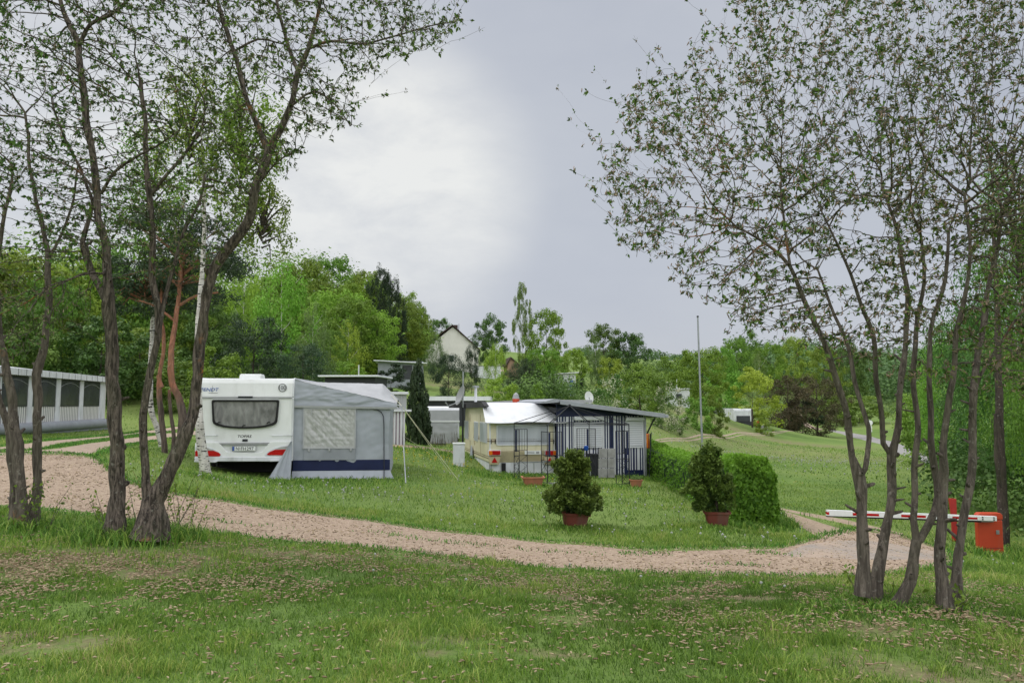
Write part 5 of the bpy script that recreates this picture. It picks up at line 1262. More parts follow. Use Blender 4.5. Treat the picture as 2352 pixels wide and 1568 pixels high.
def pots():
    def thuja(px, py, d, label, H, W, top, seed, leanx=0):
        b = atd(px, d); b.z = g1(b.x, b.y)
        # pot is a thing; the shrub stands in it: another
        return b
    def pot(loc, w_, h, label, m, rz, dx=.0, square=True, tilt=0):
        t = thing('plant_pot', label, 'plant pot', loc, rz); t.rotation_euler = (0, tilt, rz)
        n = 32 if not square else 4; q = MB()
        def ringp(r, z):
            if square: 
                o = rrect(-r, r, -r*.8, r*.8, r*.18, 3); return [(x, y, z) for x, y in o]
            return [(r*math.cos(k*6.2832/32), r*math.sin(k*6.2832/32), z) for k in range(32)]
        levels = [(w_*.34, -.02), (w_*.36, .03), (w_*.44, h*.84), (w_*.5, h*.85), (w_*.51, h*.99), (w_*.49, h), (w_*.45, h), (w_*.44, h*.88)]
        rs = [ringp(*l) for l in levels]; n = len(rs[0]); vs = sum(rs, []); fs = [tuple(reversed(range(n)))]
        for i in range(len(rs)-1): fs += [(i*n+k, i*n+(k+1) % n, (i+1)*n+(k+1) % n, (i+1)*n+k) for k in range(n)]
        q.add(vs, fs); q.build('pot_body', m, t, smooth=True)
        q = MB(); sr = ringp(w_*.44, h*.9); q.add(sr, [tuple(range(n))]); q.build('soil', M_soil, t)
        return t
    def shrub(loc, outline, px0, d, label, seed, n=9000):
        """thuja: sprays filling a body of revolution read off the outline (half widths per height)"""
        r = np.random.default_rng(seed); zs = [o[0] for o in outline]; ws = [o[1] for o in outline]; cs = [o[2] for o in outline]
        H = zs[-1]; C = []; T = []
        cl = []
        while len(cl) < 170:
            z = r.random()*H; w_ = np.interp(z, zs, ws); c = np.interp(z, zs, cs); a = r.random()*6.283
            if r.random() > w_/max(ws)+.05: continue
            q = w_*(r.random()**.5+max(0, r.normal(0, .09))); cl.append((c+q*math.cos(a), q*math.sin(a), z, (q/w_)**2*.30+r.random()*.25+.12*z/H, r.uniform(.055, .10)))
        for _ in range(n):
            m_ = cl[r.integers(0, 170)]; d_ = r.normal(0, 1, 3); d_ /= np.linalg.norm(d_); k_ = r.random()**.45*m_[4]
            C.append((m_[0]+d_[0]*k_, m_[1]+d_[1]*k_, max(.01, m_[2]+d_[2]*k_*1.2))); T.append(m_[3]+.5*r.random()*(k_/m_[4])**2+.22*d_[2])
        C = np.array(C); nrm = np.c_[C[:, 0]*2, C[:, 1]*2, np.full(len(C), .15)]; nrm /= np.linalg.norm(nrm, axis=1)[:, None]
        V, F = sprays(C, np.cross(nrm, r.normal(0, 1, (len(C), 3))), .068*(.4+r.random(len(C))), .42, .05, -.8, r)
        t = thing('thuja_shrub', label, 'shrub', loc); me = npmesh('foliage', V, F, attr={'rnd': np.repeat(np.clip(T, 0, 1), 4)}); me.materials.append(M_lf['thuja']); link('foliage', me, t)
        q = MB(); q.tube([(0, 0, -.08), (.0, .01, H*.5), (cs[-1], 0, H*.85)], [.03, .02, .008], 7); q.build('stem', M_barkdark, t); return t
    k = lambda px: px/FPX*14
    b = atd(1317, 14); b.z -= .03
    pot(b, .47, .27, 'brown pot leaning on the slope under the left round conifer', M_terra2, R(12), tilt=R(4))
    u = k(1)
    shrub(b+Vector((0, 0, .24)), [(0, .16, 0), (.08, k(52), 0), (.26, k(64), .01), (.42, k(60), .01), (.52, k(41), -.02), (.62, k(36), -.03), (.78, k(42), -.03), (.94, k(33), -.03), (1.07, k(16), -.02), (1.13, .02, -.02)], 1317, 14, 'dark green conifer shrub of two lobes growing in the left pot', 3, 17000)
    b = atd(1638, 14.1)
    pot(b, .46, .27, 'red brown pot under the slimmer conifer at the end of the hedge', M_terra2, R(-8))
    shrub(b+Vector((0, 0, .24)), [(0, .15, -.02), (.08, k(40), -.1), (.3, k(52), -.12), (.55, k(48), -.12), (.78, k(38), -.12), (.98, k(32), -.10), (1.12, k(20), -.08), (1.2, .02, -.08)], 1638, 14, 'slimmer dark conifer shrub in the right pot, against the hedge', 8, 17000)
    # terracotta troughs
    for px, py, w_, lab, hh in ((1224, 1116, .62, 'long terracotta trough with small plants before the cream caravan', .26), (1461, 1118, .36, 'small terracotta pot with grey herbs by the right corner of the hut', .22)):
        g = G(px, py); t = pot(g, w_, hh, lab, M_terra, R(4), square=True); 
        C = []; r = np.random.default_rng(px)
        for _ in range(500):
            a = r.uniform(-.42, .42)*w_; C.append((a, r.uniform(-.3, .3)*w_*.8, hh*.85+abs(r.normal(0, .05))*(1.3 if px == 1461 else 1)))
        V, F = sprays(np.array(C), r.normal(0, 1, (500, 3)), .045*(.5+r.random(500)), .4, .05, -.5, r)
        me = npmesh('plants', V, F, attr={'rnd': np.repeat(r.random(500), 4)}); me.materials.append(M_lf['grey' if px == 1461 else 'mid'])
        p = thing('potted_plants', 'low leafy plants in the long terracotta trough' if px == 1224 else 'grey green herbs in the small terracotta pot', 'plants', g); link('leaves', me, p)
    # blocks, bin, lamp
    f = Fac(*G(1376, 1098), R(8)); t = blank('concrete_slabs', 'stack of pale concrete slabs leaning upright beside the gazebo frame', 'slabs', f); zt = f.uv(1380, 1030)[1]
    for k_, (x, w_) in enumerate(((0, .28), (.30, .24))):
        for j in range(3): MB().box((x+w_/2+.02*j, .1+.04*j, zt*(j+.5)/3), (w_, .08, zt/3-.012), 0).build('slab', M_conc, t, bevel=.01)
    f = Fac(*G(1354, 1092), R(10)); t = blank('rubbish_bin', 'dark square rubbish bin behind the gazebo frame', 'bin', f); zt = f.uv(1360, 1046)[1]
    MB().prism([(0.03, 0), (.33, 0), (.38, zt), (0, zt)], 0, .4).build('bin_body', M_dark, t, bevel=.02); MB().bx(-.02, .40, -.03, .43, zt, zt+.05).build('lid', M_dark, t, bevel=.02)
    b = atd(1344.5, 24.2); t = thing('garden_lamp', 'slim garden lamp with a bright blue head inside the gazebo frame', 'lamp', b); z = P(1344.5, 1031, 24.2).z-b.z
    MB().tube([(0, 0, 0), (0, 0, z)], .018, 8).build('post', M_iron, t); MB().lathe([(.0, z-.05), (.05, z-.04), (.075, z), (.07, z+.09), (.0, z+.11)], (0, 0, 0), 14).build('lamp_head', M_blue, t, smooth=True)
    for px, lab in ((1322, 'folding garden chair standing behind the left conifer'),):
        f = Fac(*atd(px, 23.6), R(20)); t = blank('garden_chair', lab, 'chair', f)
        MB().box((.25, .25, .42), (.48, .46, .03)).build('seat', M_dark, t); MB().box((.25, .5, .72), (.48, .03, .5)).build('backrest', M_dark, t)
        for x in (.03, .47):
            for y in (.03, .47): MB().bar((x, y, 0), (x, y, .42), .025).build('leg', M_steel, t)
    g = G(1290, 1112); t = tag(MB().lathe([(0, .0), (.35, .01), (.42, .0), (.42, -.05)], (0, 0, .02), 20, 1.5, .6).build('stepping_stone', M_conc), 'flat pale stone slab lying in the grass by the trough', 'stone'); t.location = g+Vector((.2, .2, 0))
def barrier():
    f = Fac(*atd(2247, 16.0), R(-3)); t = blank('barrier_cabinet', 'orange road barrier with its red and white arm lowered over the drive', 'barrier', f); U = lambda px, py, off=0: f.uv(px, py, off)
    (u0, z1), (u1, _) = U(2245, 1177), U(2302, 1177)
    z0 = -.25
    MB().prism([(u0, -.25), (u1, -.25), (u1, z1-.14), (u0, z1-.14)], 0, .14).build('cabinet', M_orange, t, bevel=.02)
    MB().prism([(u0-.006, z1-.135), (u1+.006, z1-.135), (u1+.006, z1-.04), (u1-.04, z1), (u0+.04, z1), (u0-.006, z1-.04)], -.006, .146).build('hood', M_orange, t, bevel=.015)
    MB().bx(u0-.08, u1+.08, -.12, .25, -.6, .0).build('footing', M_conc, t, bevel=.02); MB().bx(u1-.14, u1-.08, -.014, .002, z1-.42, z1-.34).build('lock', M_steel, t); MB().bx(u0+.03, u1-.03, -.006, .001, .12, .125).build('door_seam', M_dark, t)
    # arm
    A = U(1898, 1170, -.1); A2 = U(1898, 1183.5, -.1); B = U(2287, 1185, -.1); B2 = U(2287, 1199, -.1)
    arm = MB().prism([A2, (B[0], B2[1]+.03), (B[0], B[1]+.0), A], -.14, -.06).build('barrier_arm', M_white, t, bevel=.004)
    def along(px): k = (U(px, 1180, -.1)[0]-A[0])/(B[0]-A[0]); return A[0]+(B[0]-A[0])*k, A[1]+(B[1]-A[1])*k, A2[1]+(B2[1]+.03-A2[1])*k
    MB().prism([(A[0], A2[1]-.022), (B[0]-.3, B2[1]-.0), (B[0]-.3, B2[1]+.026), (A[0], A2[1]-.002)], -.135, -.065).build('rubber_edge', M_black, arm)
    for xa, xb in ((1898, 1903), (1957, 2017), (2068, 2124), (2185, 2242)):
        a = along(xa); b = along(xb); m1 = (a[1]-a[2])
        MB().prism([(a[0], a[2]+m1*.22), (b[0], b[2]+m1*.22), (b[0], b[1]-m1*.33), (a[0], a[1]-m1*.33)], -.145, -.055).build('red_reflector', M_redl, arm)
    b = MB()
    for px in (2254, 2280):
        for zz in (.28, .72):
            a = along(px); z = a[2]+(a[1]-a[2])*zz; b.bx(a[0]-.012, a[0]+.012, -.148, -.13, z-.012, z+.012)
    b.build('arm_bolts', M_dark, arm)
    MB().bx(B[0]-.32, B[0]-.02, -.06, .01, B2[1], B[1]).build('arm_bracket', M_steel, t)
    # rest post for the arm
    g = atd(2192, 17.4); f2 = Fac(g.x, g.y, g.z, R(-3)); t = blank('barrier_rest', 'slanted red board post behind the barrier arm', 'post', f2)
    MB().prism([f2.uv(2180, 1144), f2.uv(2197, 1145), f2.uv(2200.5, 1250), f2.uv(2189, 1250), f2.uv(2186, 1185)], 0, .05).build('board', M_redp, t, bevel=.006)
    MB().bx(*(f2.uv(2191, 1240)[0], f2.uv(2199, 1240)[0]), .0, .05, -.3, f2.uv(2195, 1240)[1]).build('foot', M_dark, t)
# ---------------------------------------------- hedge
def hedge():
    # centre line with half widths and heights, from the near end back to the hut
    a = atd(1717, 15.0); b = atd(1640, 17.5); c = atd(1560, 24); d = atd(1478, 31)
    pl = [(Vector((a.x, a.y)), .52, P(1717, 1043, 15.3).z-a.z-.0), (Vector((b.x+.35, b.y)), .5, 1.22), (Vector((c.x, c.y)), .5, 1.12), (Vector((d.x, d.y)), .45, 1.05)]
    t = thing('hedge', 'clipped bright green hornbeam hedge running back from the right pot to the hut', 'hedge', a)
    dist = [0]
    for i in range(3): dist.append(dist[-1]+(pl[i+1][0]-pl[i][0]).length)
    def at(s):
        i = min(2, max(0, int(np.searchsorted(dist, s))-1)); k = (s-dist[i])/(dist[i+1]-dist[i]); p = pl[i][0].lerp(pl[i+1][0], k); w_ = pl[i][1]*(1-k)+pl[i+1][1]*k; h = pl[i][2]*(1-k)+pl[i+1][2]*k
        dr = (pl[i+1][0]-pl[i][0]).normalized(); return p, w_, h, dr
    rg = np.random.default_rng(5); C = []; Nn = []; T = []
    n = 34000
    for k in range(n):
        s = rg.random()**1.5*dist[-1]
        p, w_, h, dr = at(s); sd = Vector((dr.y, -dr.x)); z0 = g1(p.x, p.y) if k % 1 == 0 and False else None
        face = rg.random()
        if face < .40: u, v, nr_ = 1, rg.random(), (sd.x, sd.y, .2)
        elif face < .60: u, v, nr_ = -1, rg.random(), (-sd.x, -sd.y, .2)
        elif face < .88: u, v, nr_ = rg.uniform(-1, 1), 1, (0, 0, 1)
        else: s = abs(rg.normal(0, .03)); p, w_, h, dr = at(s); u, v, nr_ = rg.uniform(-1, 1), rg.random(), (-dr.x, -dr.y, .2)
        lump = .13*mnoise.noise((p.x*1.5, p.y*1.5, v*2.2))+.08*mnoise.noise((p.x*4, p.y*4, v*5+u)); depth = abs(rg.normal(0, .06))-.02
        w_ = w_-.22*max(0, v-.62)**2/.144*.8-.10*max(0, .5-s)*2
        uu = u*w_
        if abs(u) == 1: uu = u*(w_+lump-depth)
        zz = h*v if v < 1 else h+lump-depth-.14*u*u-.12*max(0, .4-s)*2.5
        q = p+sd*uu
        if face >= .88: q = q-dr*(.05+lump-depth-.12*max(0, v-.8))
        C.append((q.x, q.y, zz)); Nn.append(nr_); T.append(np.clip(.18+.45*max(0, v-.72)/.28+rg.random()*.5+.08+mnoise.noise((p.x*2, p.y*2, v*4))*.25, 0, 1))  # leaf tone raised near the top, overcast top light put into the colour
    C = np.array(C); C[:, 2] += gz(C[:, 0], C[:, 1]); C -= np.array(a)
    V, F = sprays(C, np.array(Nn), .074*(.5+.8*rg.random(n)), .62, .08, .9, rg)
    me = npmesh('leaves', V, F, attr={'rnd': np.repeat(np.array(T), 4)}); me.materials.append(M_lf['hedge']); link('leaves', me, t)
    # twiggy inner mass
    q = MB(); ss = np.linspace(.12, dist[-1], 14); rows = []
    for s in ss:
        p, w_, h, dr = at(s); sd = Vector((dr.y, -dr.x)); z0 = g1(p.x, p.y); w2 = w_-.26
        rows.append([Vector((p.x+sd.x*x*w2, p.y+sd.y*x*w2, z0+z))-a for x, z in ((-1, .05), (-1, h-.26), (1, h-.26), (1, .05))])
    vs = sum(rows, []); fs = [(i*4+k, i*4+(k+1) % 4, i*4+4+(k+1) % 4, i*4+4+k) for i in range(13) for k in range(4)]+[(3, 2, 1, 0), (52, 53, 54, 55)]
    q.add(vs, fs); q.build('inner_twigs', M_lf['spruce'], t)
# ---------------------------------------------- long awning hut at the left
def long_awning():
    d0 = 36.; p = P(240, 984, d0); yaw = math.atan2(.987, -.158); f = Fac(p.x, p.y, p.z, yaw); U = lambda px, py, off=0: f.uv(px, py, off)
    t = blank('awning_hut', 'long low awning hut with dark film windows and striped lower panels at the left edge', 'awning hut', f)
    # local x runs away from the camera: right end at 0, near parts negative; front (towards +x world) is local y = 0
    Z = lambda px, py: U(px, py)[1]; XX = lambda px: U(px, 950)[0]
    ht = Z(240, 877); L0 = -15.
    MB().bx(L0, -.02, 0, .05, -.5, ht).build('wall', M_stripe2, t)
    MB().bx(-.05, 0, .05, 2.6, -.5, ht).build('end_wall', M_tent, t); MB().bx(L0, -.05, 2.55, 2.6, -.5, ht+.2).build('back_wall', M_tent, t)
    zw0, zw1 = Z(200, 930.5), Z(200, 874.5)
    posts = [(60, 70), (124.5, 134.5), (179, 187.5), (226, 236.5)]
    xs = [(XX(a), XX(b)) for a, b in posts]; per = xs[2][0]-xs[1][0]
    for k in range(1, 5): xs.insert(0, (xs[0][0]-2.2, xs[0][0]-2.0))
    xs = [x for x in xs if x[1] > L0]
    for a, b in xs: MB().bx(a, b, -.05, 0, -.0, ht-.02).build('panel_post', M_white2, t, bevel=.01)
    for k in range(len(xs)-1):
        a, b = xs[k][1]+.05, xs[k+1][0]-.05
        fr = MB().bx(a-.04, b+.04, -.025, .0, zw0-.04, ht-.03).build('window', M_dark, t)
        MB().grid(lambda u, v: (a+(b-a)*u, -.03-.03*math.sin(math.pi*u)*math.sin(math.pi*v)+.006*mnoise.noise((u*6, v*4, k)), zw0+(ht-.1-zw0)*v), 20, 14).build('film', M_glassd, fr, smooth=True)
        n_ = 12; q = MB(); q.tube([(a+(b-a)*i/n_, -.035, ht-.32+.16*math.sin(math.pi*i/n_)) for i in range(n_+1)], .012, 5); q.build('blind_hem', M_grey, fr)
    MB().tube([(L0, -.12, .28), (-8, -.12, .25), (0, -.10, .26)], .20, 12).build('skirt_roll', M_tentmid, t, smooth=True)
    MB().bx(L0, 0, -.14, -.0, -.3, .25).build('skirt', M_tentmid, t)
    e = .28; fh0, fh1 = Z(240, 877), Z(239, 866.5)
    b = MB(); b.bx(L0, e, -.28, -.24, fh0-.02, fh1); b.build('fascia', M_white2, t)
    b = MB(); x = L0
    while x < e: MB().bx(x, x+.015, -.287, -.279, fh0-.02, fh1-.01).build('fascia_joint', M_dark, t); x += .62
    b = MB(); b.add([(L0, -.27, fh1+.005), (e, -.27, fh1+.005), (e, 2.8, fh1+.32), (L0, 2.8, fh1+.42), (L0, -.27, fh1-.05), (e, -.27, fh1-.05), (e, 2.8, fh1+.26), (L0, 2.8, fh1+.36)], [(0,1,2,3),(7,6,5,4),(0,4,5,1),(1,5,6,2),(2,6,7,3),(3,7,4,0)]); b.build('roof', M_cover, t)
    NOGRASS.append([(f.o.x+x*f.c-y*f.s, f.o.y+x*f.s+y*f.c) for x, y in ((L0, 0), (0, 0), (0, 2.6), (L0, 2.6))])
# ---------------------------------------------- smaller things in the distance
def box_caravan(label, px0, px1, ytop, ybase, d, yaw=0, body=M_white2, L=2.4, wins=(), roof=None, cat='caravan', name='caravan', overh=.15, group=None, winm=None, stripe=None):
    g = P(px0, ybase, d); f = Fac(g.x, g.y, min(g.z, g1(g.x, g.y)), yaw); t = blank(name, label, cat, f, group)
    W = f.uv(px1, ytop)[0]; H = f.uv(px0, ytop)[1]; r = min(.18, H*.1)
    if roof is None: MB().xprism([(.05, .25), (0, .5), (0, H-r*1.5), (.1, H-r*.3), (.3, H), (L-.3, H), (L, H-r*2), (L, .3)], 0, W).build('body', body, t, bevel=.04)
    else:
        MB().bx(0, W, 0, L, -.3, H-.1).build('body', stripe or body, t)
        MB().add([], []).prism([(-overh, H-.10), (W+overh, H-.10+roof), (W+overh, H+roof), (-overh, H)], -overh*1.5, L+overh).build('roof', M_cover, t, bevel=.02)
    MB().bx(.05, W-.05, .03, L-.1, -.4, .3).build('skirting', M_dark, t)
    for (a, b, c, e) in wins:
        fr = MB().bx(a*W-.03, b*W+.03, -.03, .01, c*H-.03, e*H+.03).build('window', M_dark if winm is None else M_white2, t); MB().bx(a*W, b*W, -.04, .0, c*H, e*H).build('pane', winm or M_glassd, fr)
    return t, f, W, H
def far_things():
    # dark low hut behind the awning
    box_caravan('low dark hut with pale roof and three small windows above the white caravan awning', 746, 862, 862, 895, 46, R(-4), M_dark, 3, ((.06, .30, .3, .8), (.38, .55, .3, .75), (.57, .74, .3, .75), (.82, .96, .3, .75)), .0, 'hut', 'holiday_hut', .3)
    box_caravan('white roofed hut half hidden by firs below the gable house', 868, 972, 827, 855, 78, R(6), M_tentmid, 4, ((.55, .75, .3, .8),), -.25, 'hut', 'holiday_hut', .4)
    t, f, W, H = box_caravan('striped awning hut with pale top standing just right of the grey awning tent', 893, 931, 900, 1004, 31.5, R(10), M_tent2, 2.2, ((.1, .75, .74, .95),), .0, 'awning hut', 'awning_hut', .12, winm=M_tent2, stripe=M_stripe3)
    MB().bx(-.1, W+.25, -.12, -.02, H*.62, H*.66).build('cross_rail', M_white2, t); MB().bx(-.05, W+.05, -.03, -.005, H*.66, H*.95).build('upper_cloth', M_tent2, t)
    t, f, W, H = box_caravan('small pale caravan with a grey blind over its front, beside the dark column conifer', 977, 1055, 933, 1019, 40, R(4), M_cover, 2.6, (), None)
    MB().bx(.0, W, -.05, .02, H*.62, H*.90).build('upper_panel', M_tent2, t); MB().bx(-.02, W+.02, -.07, .0, H*.58, H*.62).build('seam_strip', M_white, t)
    MB().grid(lambda u, v: (.12+(W-.2)*u, -.06+.02*mnoise.noise((u*5, v*5, 1)), .02+H*.55*v), 24, 16).build('front_blind', M_tent2, t, smooth=True); MB().bx(-.0, .10, -.04, .02, -.2, H*.58).build('side_post', M_dark, t)
    g = atd(1014, 46); t = thing('hut_roof', 'flat pale roofed shed behind the small caravan with a white flue', 'shed', g); h = P(1000, 914, 46).z-g.z
    MB().bx(-1.0, 2.5, 0, 4, 0, h-.15).build('wall', M_dark, t); MB().bx(-1.3, 2.9, -.3, 4.3, h-.15, h+.1).build('roof', M_cover, t)
    g = atd(1093, 30.5); t = thing('stove_flue', 'thin white stove flue with a cap rising behind the cream caravan', 'flue', g); h = P(1093, 890, 30.5).z-g.z
    MB().tube([(0, 0, 0), (0, 0, h)], .055, 10).build('pipe', M_white2, t, smooth=True); MB().lathe([(.0, h+.08), (.13, h+.06), (.13, h), (0, h)], (0, 0, 0), 12).build('cap', M_steel, t)
    # long pale roof behind hut
    f = Fac(*atd(1125, 34), R(5)); t = blank('awning_roof', 'long low grey roof stretching behind the cream caravan and the striped hut', 'roofed awning', f); h = P(1200, 917, 34).z-f.o.z; W = f.uv(1345, 917)[0]
    MB().bx(0, W, .2, 3, 0, h-.1).build('wall', M_dark, t); MB().prism([(-.4, h-.12), (W*.4, h+.0), (W+.3, h-.02), (W+.3, h-.14), (-.4, h-.24)], 0, 3.4).build('roof', M_tent2, t)
    b = atd(1185, 33); t = thing('garden_ornament', 'small orange cone topped with grey above the roof of the cream caravan', 'ornament', b); z = P(1185, 921, 33).z-b.z
    MB().lathe([(.08, z-.5), (.14, z-.1), (.15, z+.1), (.10, z+.28), (0, z+.36)], (0, 0, 0), 14).build('cone', M_orange, t, smooth=True); MB().lathe([(.152, z+.1), (.11, z+.28), (0, z+.38)], (0, 0, 0), 14).build('tip', M_grey, t); MB().tube([(0, 0, 0), (0, 0, z-.4)], .05, 6).build('stand', M_dark, t)
    b = atd(1352, 36); t = thing('satellite_dish', 'small white satellite dish left of the blossoming bush', 'satellite dish', b); z = P(1352, 912, 36).z-b.z
    MB().tube([(0, 0, 0), (0, 0, z)], .03, 6).build('post', M_steel, t); q = MB(); q.lathe([(0, -.06), (.2, -.03), (.28, 0), (.2, -.02), (0, -.05)], (0, 0, 0), 18); Mx = Matrix.Translation((0, -.05, z))@Matrix.Rotation(R(-50), 4, 'Z')@Matrix.Rotation(R(80), 4, 'Y'); q.v = [tuple(Mx@Vector(v)) for v in q.v]; q.build('dish', M_white, t, smooth=True)
    # gable house
    d = 135; f = Fac(*P(975, 850, d), R(3)); f.o.z = min(f.o.z, g1(f.o.x, f.o.y)); t = blank('gable_house', 'plain pale gable house with dark roof edges on the hillside', 'house', f); U = lambda px, py: f.uv(px, py)
    a, ap, c = U(978, 796), U(1040, 747), U(1099, 797)
    b0 = -3.
    MB().prism([(a[0], b0), (c[0], b0), (c[0], c[1]-.3), (ap[0], ap[1]-.3), (a[0], a[1]-.3)], 0, 9).build('wall', M_render, t)
    lo = U(966, 795); ro = U(1103, 801)
    rf = MB().prism([(lo[0], lo[1]-.45), (ap[0], ap[1]-.1), (ro[0], ro[1]-.4), (ro[0], ro[1]-.15), (ap[0], ap[1]+.12), (lo[0], lo[1]-.2)], -.5, 9.6).build('roof', M_roofred, t)
    u = U(1046, 750); MB().bx(u[0]-.35, u[0]+.35, 2.5, 3.4, u[1]-1.2, u[1]+.55).build('chimney', M_roofred, rf)
    u = U(1053, 750); MB().tube([(u[0], 4, u[1]-1), (u[0], 4, u[1]+.9)], .06, 6).build('flue', M_steel, rf)
    for (x, y) in ((1037, 822),):
        u = U(x, y); w_ = MB().bx(u[0]-.45, u[0]+.45, -.05, .03, u[1]-.7, u[1]+.5).build('window', M_white2, t); MB().bx(u[0]-.38, u[0]+.38, -.07, .02, u[1]-.62, u[1]+.42).build('pane', M_glassd, w_)
    # little clay-roofed house, white wall
    f = Fac(*P(1165, 850, 128), R(10)); f.o.z = min(f.o.z, g1(f.o.x, f.o.y)); t = blank('summer_house', 'small house with orange clay gable behind the tall weeping birch', 'house', f); a, ap, c = f.uv(1166, 838), f.uv(1173, 823), f.uv(1190, 838)
    MB().prism([(a[0], -1), (c[0], -1), (c[0], c[1]), (ap[0], ap[1]), (a[0], a[1])], 0, 4).build('wall', M_roofor, t); MB().prism([(a[0]-.3, a[1]-.2), (ap[0], ap[1]), (c[0]+.3, c[1]-.2), (c[0]+.3, c[1]+.05), (ap[0], ap[1]+.25), (a[0]-.3, a[1]+.05)], -.3, 4.3).build('roof', M_roofred, t)
    f = Fac(*P(1085, 853, 122), R(3)); f.o.z = min(f.o.z, g1(f.o.x, f.o.y)); t = blank('garden_wall', 'low white wall along the track below the gable house', 'wall', f); W = f.uv(1150, 845)[0]; h = f.uv(1085, 841)[1]
    MB().bx(0, W, 0, .3, -.5, h).build('wall', M_white2, t); MB().bx(-.05, W+.05, -.05, .35, h, h+.1).build('coping', M_conc, t)
    # hillside hut with blue door, white roof
    t, f, W, H = box_caravan('little white hut with a blue door among the firs on the slope', 1292, 1322, 857, 893, 92, R(14), M_white2, 3, (), .15, 'hut', 'holiday_hut', .3)
    MB().bx(W*.55, W*.8, -.04, .0, .1, H*.7).build('door', M_blueL, t)
    box_caravan('white caravan roof peeping out above the clipped dark bushes', 1546, 1584, 893, 912, 88, R(8), M_cover, 4, ((.2, .5, .4, .7),), .1)
    box_caravan('white caravan at the meadow edge under the yellow green tree', 1686, 1728, 938, 974, 84, R(4), M_white2, 4, ((.15, .85, .18, .52),))
    box_caravan('low white awning beside the meadow caravan, half behind leaves', 1650, 1684, 943, 966, 88, R(2), M_tent2, 3, ((.2, .5, .2, .7),), .0, 'awning', 'awning_hut', .2)
    b = P(1728, 975, 82); t = thing('caravan_post', 'tall dark post at the right edge of the meadow caravan', 'post', (b.x, b.y, g1(b.x, b.y))); MB().tube([(0, 0, 0), (0, 0, 1.95)], .09, 6).build('shaft', M_barkdark, t)
    b = G(1740, 981); t = tag(MB().lathe([(.16, -.1), (.16, .62), (.10, .66), (0, .67)], (0, 0, 0), 12).build('marker_post', M_orange), 'short orange marker post on the bank by the field track', 'post'); t.location = b
    b = G(1752, 985); t = tag(MB().box((0, 0, .15), (1.0, .6, .5), .2).build('concrete_block', M_conc, bevel=.05), 'grey concrete block lying beside the orange marker post', 'block'); t.location = b
    # way sign at the fork
    d = 80; b = atd(1991, d); b.z = P(1991, 993, d).z; t = thing('way_sign', 'white way sign on a post where the road forks', 'sign', b); z = P(1991, 966, d).z-b.z
    MB().tube([(0, 0, -.6), (0, 0, z)], .045, 6).build('post', M_steel, t); MB().lathe([(0, .03), (.26, .03), (.26, -.03), (0, -.03)], (0, 0, 0), 18).build('round_sign', M_white, t)
    t.children[-1].rotation_euler = (math.pi/2, 0, 0); t.children[-1].location = (0, -.06, z-.2)
    MB().bx(-.17, .17, -.08, -.05, z-.82, z-.52).build('sign_plate', M_white, t); MB().bx(-.17, .17, -.08, -.05, z-1.12, z-.88).build('sign_plate', M_white, t)
    # far house on the wooded hill
    f = Fac(*P(1851, 862, 330), R(20)); t = blank('far_house', 'tiny white house with a brown roof in the far wood', 'house', f); f.o.z
    MB().bx(0, 5, 0, 6, -8, 2.2).build('wall', M_render, t); MB().prism([(-.6, 2.0), (2.5, 4.4), (5.6, 2.0), (5.6, 2.4), (2.5, 4.9), (-.6, 2.4)], -.4, 6.4).build('roof', M_roofor, t)
    # pale poles in the distance
    for px, y0, y1, d, lab in ((1553, 870, 910, 90, 'thin white flagpole among the bushes above the caravan roof'), (825, 838, 862, 60, 'thin post with a small dish on the grassy slope')):
        b = atd(px, d); t = tag(MB().tube([(0, 0, 0), (0, 0, P(px, y0, d).z-b.z)], .05, 6).build('thin_pole', M_white2), lab, 'pole'); t.location = b
    # firewood/bench behind: brown dead branches by small caravan
    r = np.random.default_rng(3); q = MB()
    g0 = G(1008, 1024)
    for k in range(60):
        x = r.uniform(-.9, 1.0); q.tube([(x, r.uniform(-.2, .2), -.05), (x+r.normal(0, .12), r.uniform(-.3, .3), r.uniform(.35, .75))], [.012, .004], 3)
    t = tag(q.build('bare_shrub', M_bark_y), 'low bare twiggy shrub in front of the small pale caravan', 'shrub'); t.location = g0
    NOGRASS.append([(0, 0), (0, 0), (0, 0)])
